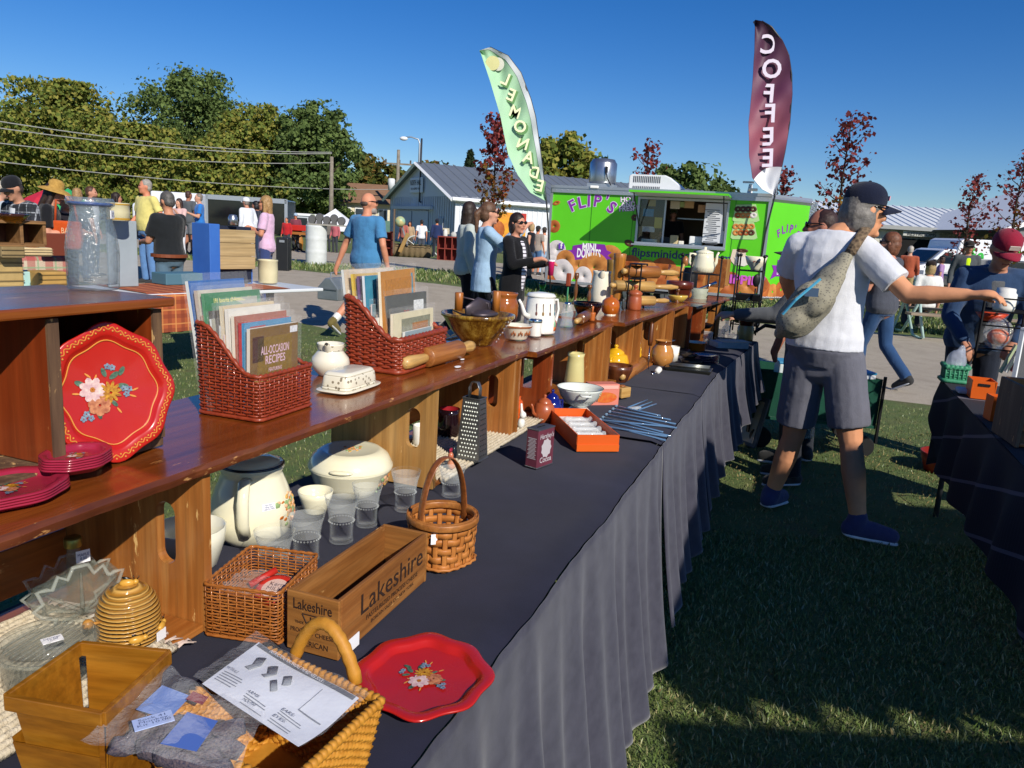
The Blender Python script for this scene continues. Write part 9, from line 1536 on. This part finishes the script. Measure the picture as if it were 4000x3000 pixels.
t,p,s=far('carved_bear','yellow carved wooden bear standing beyond the path','carving',1168,978); mb=MB(); h=88*s; mb.ball((0,0,.35*h),(.2*h,.17*h,.36*h)); mb.ball((0,0,.8*h),(.13*h,.13*h,.15*h)); mb.ball((-.02*h,-.14*h,.78*h),(.06*h,.08*h,.05*h)); mb.ball((-.1*h,-.05*h,.05*h),(.09*h,.12*h,.06*h)); mb.ball((.1*h,-.05*h,.05*h),(.09*h,.12*h,.06*h)); fuse(mb,'body',M('bear_wood','#b07a30',.6,c2='#8a5a20',vs=6),t,.03,3)
t,p,s=far('red_wagon','long red wagon box behind the carved bear','wagon',1158,985); mb=MB(); mb.box((0,.3,(985-888)*s*.96),(72*s,.5,22*s)); mb.build('box',M('wagon_red','#b02018',.5),t,False,.02); mb=MB(); mb.box((0,.3,(985-888)*s*.75),(78*s,.6,10*s)); mb.build('bed',BOXW,t)
for x in (-28,28): mb=MB(); mb.lathe([(.22,-.03),(.26,0),(.22,.03)],18,Tr(x*s,.0,.28)@Rx(PI/2)); mb.build('wheel',BLACKI,t,True)
for i,(x0,x1,y0,y1,nm,nx,nz) in enumerate([(1484,1526,1002,905,'red pigeonhole shelf right behind the man in the blue tee',1,3),(1708,1790,1020,925,'red pigeonhole shelf left of the walking couple',3,2)]):
    t,p,s=far('cubby_shelf',nm,'shelf',(x0+x1)/2,y0); w=(x1-x0)*s; h=(y0-y1)*s; RP=M('cubby_red','#7a2c20',.7); mb=MB(); mb.box((0,.3,h/2),(w,.02,h)); mb.build('back_board',RP,t)
    for j in range(nx+1): mb=MB(); mb.box((-w/2+w*j/nx,.15,h/2),(.03,.3,h)); mb.build('upright',RP,t)
    for j in range(nz+1): mb=MB(); mb.box((0,.14,.02+(h-.04)*j/nz),(w+.03,.3,.03)); mb.build('shelf',RP,t)
t,p,s=far('bicycle','pale blue bicycle with a front basket among the antiques','bicycle',1670,1000); TQ=M('bike_aqua','#5f9aa4',.4); 
for x in (-.45,.5): mb=MB(); mb.tube([(x+.33*cos(2*PI*i/24),0,.34+.33*sin(2*PI*i/24)) for i in range(24)],.022,6,closed=True); o=mb.build('wheel',M('tyre_white','#c9cfcc',.6),t,True); mb=MB(); [mb.tube([(x,0,.34),(x+.32*cos(PI*i/5),0,.34+.32*sin(PI*i/5))],.003,3) for i in range(10)]; mb.build('spokes',SILV,o)
mb=MB(); mb.tube([(-.45,0,.34),(-.1,0,.85),(.4,0,.82),(.5,0,.34)],.02,6); mb.tube([(-.1,0,.85),(.02,0,.3),(.42,0,.75)],.02,6); mb.tube([(.4,0,.82),(.36,0,1.0),(.36,-.25,1.05)],.014,6); mb.tube([(.36,0,1.0),(.36,.25,1.05)],.014,6); mb.build('frame',TQ,t,True); mb=MB(); mb.box((-.12,0,.93),(.25,.16,.06)); mb.build('saddle',BLACKI,t,False,.02); mb=MB(); mb.box((.6,0,.9),(.26,.3,.2)); mb.build('basket',M('basket_cream','#b9b09a',.7),t)
t,p,s=far('stone_basket','low wire gabion of brown bags before the hall','planter',1608,1005); mb=MB()
for i in range(7): mb.ball((-.55+.18*i,0,.2),(.13,.16,.24)); 
fuse(mb,'brown_bags',M('bag_brown','#5f5038',.9,c2='#7a6a4c',vs=5),t,.03,2); mb=MB(); mb.tube([(-.65,-.2,.4),(.65,-.2,.4),(.65,.2,.4),(-.65,.2,.4)],.015,4,closed=True); mb.build('wire_rim',BLACKI,t)
for i,(x,y,ty,wd,c,nm,lab,an) in enumerate([(1672,1012,968,.16,'#b5542c','clay_pipe','upright orange clay pipe before the bicycle',0),(1560,985,905,.12,'#a5844c','plank','tan plank leaning among the antiques',22),(1590,960,880,.05,'#8a8d90','metal_pole','grey pole leaning among the antiques',-18),(1480,1000,945,.2,'#c9a688','picture_board','small framed board beside the red pigeonhole shelf',8),(1535,990,820,.05,'#6b5a48','door_frame','tall brown door frame standing before the hall',0),(1500,905,862,.3,'#5f8272','green_box','green box on the red pigeonhole shelf',0),(1735,925,895,.16,'#d8d8d4','stone_jug','white jug on the red pigeonhole shelf',0),(1770,925,905,.26,'#bfc0be','stone_crock','grey white crock on the red pigeonhole shelf',0)]):
    p=gg(x,1005); s=mpp(p); z0=p.z+(1005-y)*s*.97; h=(y-ty)*s; t=thing(nm,lab,nm.split('_')[-1],(p.x,p.y+.05,z0)); mb=MB()
    if nm in('clay_pipe','stone_jug','stone_crock'): r=wd/2; mb.lathe([(0,0),(r*.95,0),(r,.1*h),(r,.7*h),(r*.7,.9*h),(r*.75,h),(0,h)],16)
    else: mb.box((0,0,h/2),(wd,.08,h),Ry(R(an)))
    mb.build('body',M('far%d'%i,c,.7,c2=tuple(q*.7 for q in hexc(c)),vs=6),t,nm in('clay_pipe','stone_jug','stone_crock'),0 if nm in('clay_pipe','stone_jug','stone_crock') else .01)
p=gg(1555,1005); t=thing('globe','pale green globe among the antiques','globe',(p.x,p.y+.2,p.z+(1005-885)*mpp(p))); mb=MB(); mb.ball((0,0,.14),.17,n=18,k=12); mb.build('sphere',M('globe_map','#6fae9a',.4,c2='#c9b06a',vs=8),t,True)
p=dp(1990,900,36); t=thing('hall_banner','yellow and red food banner on the white hall wall','banner',(p.x-.1,35.9,p.z-.5),R(28)); mb=MB(); mb.box((0,0,.6),(1.9,.03,1.4)); mb.build('banner',M('banner_yellow','#d9a41c',.6,c2='#c9752c',vs=3),t); mb=MB(); mb.box((.8,-.03,1.1),(.25,.02,.4)); mb.build('red_corner',M('banner_red','#b02c24',.6),t); mb=MB(); mb.ball((-.5,-.03,.5),(.35,.03,.4)); mb.build('food_print',DC[0],t,True)
# black panel behind the lavender shirt, picnic table on the right
t,p,s=far('black_case','tall black case behind the lavender shirt woman','case',1103,1062); mb=MB(); mb.box((0,.1,66*s),(48*s,.25,132*s)); mb.build('case',M('case_black','#1a1c1e',.5),t,False,.02); mb=MB(); mb.box((0,-.03,118*s),(20*s,.02,9*s)); mb.build('handle',SILV,t)
p=dp(3680,1160,13.4); p.z=0; t=thing('picnic_table','picnic table with bent pale green pipe legs on the grass','picnic table',p,R(-6)); WP=M('pipe_aqua','#a9c4bc',.4); PT_=wood('picnic_wood','#7a6a58','#948470','#a89a86',0,4,.8)
for i in range(4): mb=MB(); mb.box((.2,-.3+.2*i,.75),(2.0,.17,.04)); mb.build('top_plank',PT_,t,False,.005)
for y in (-.75,.75):
    mb=MB(); mb.box((.2,y,.44),(2.0,.26,.04)); mb.build('bench_plank',PT_,t,False,.005)
for x in (-.5,.8): mb=MB(); mb.tube([(x,-.35,.73),(x,-.5,.4),(x,-.75,.05),(x,-.6,.03),(x,-.3,.05),(x,.35,.73)],.024,7); mb.build('pipe_leg',WP,t,True); mb=MB(); mb.tube([(x+.05,.35,.73),(x+.05,.5,.4),(x+.05,.75,.05),(x+.05,.6,.03),(x+.05,.3,.05),(x+.05,-.35,.73)],.024,7); mb.build('pipe_leg',WP,t,True)
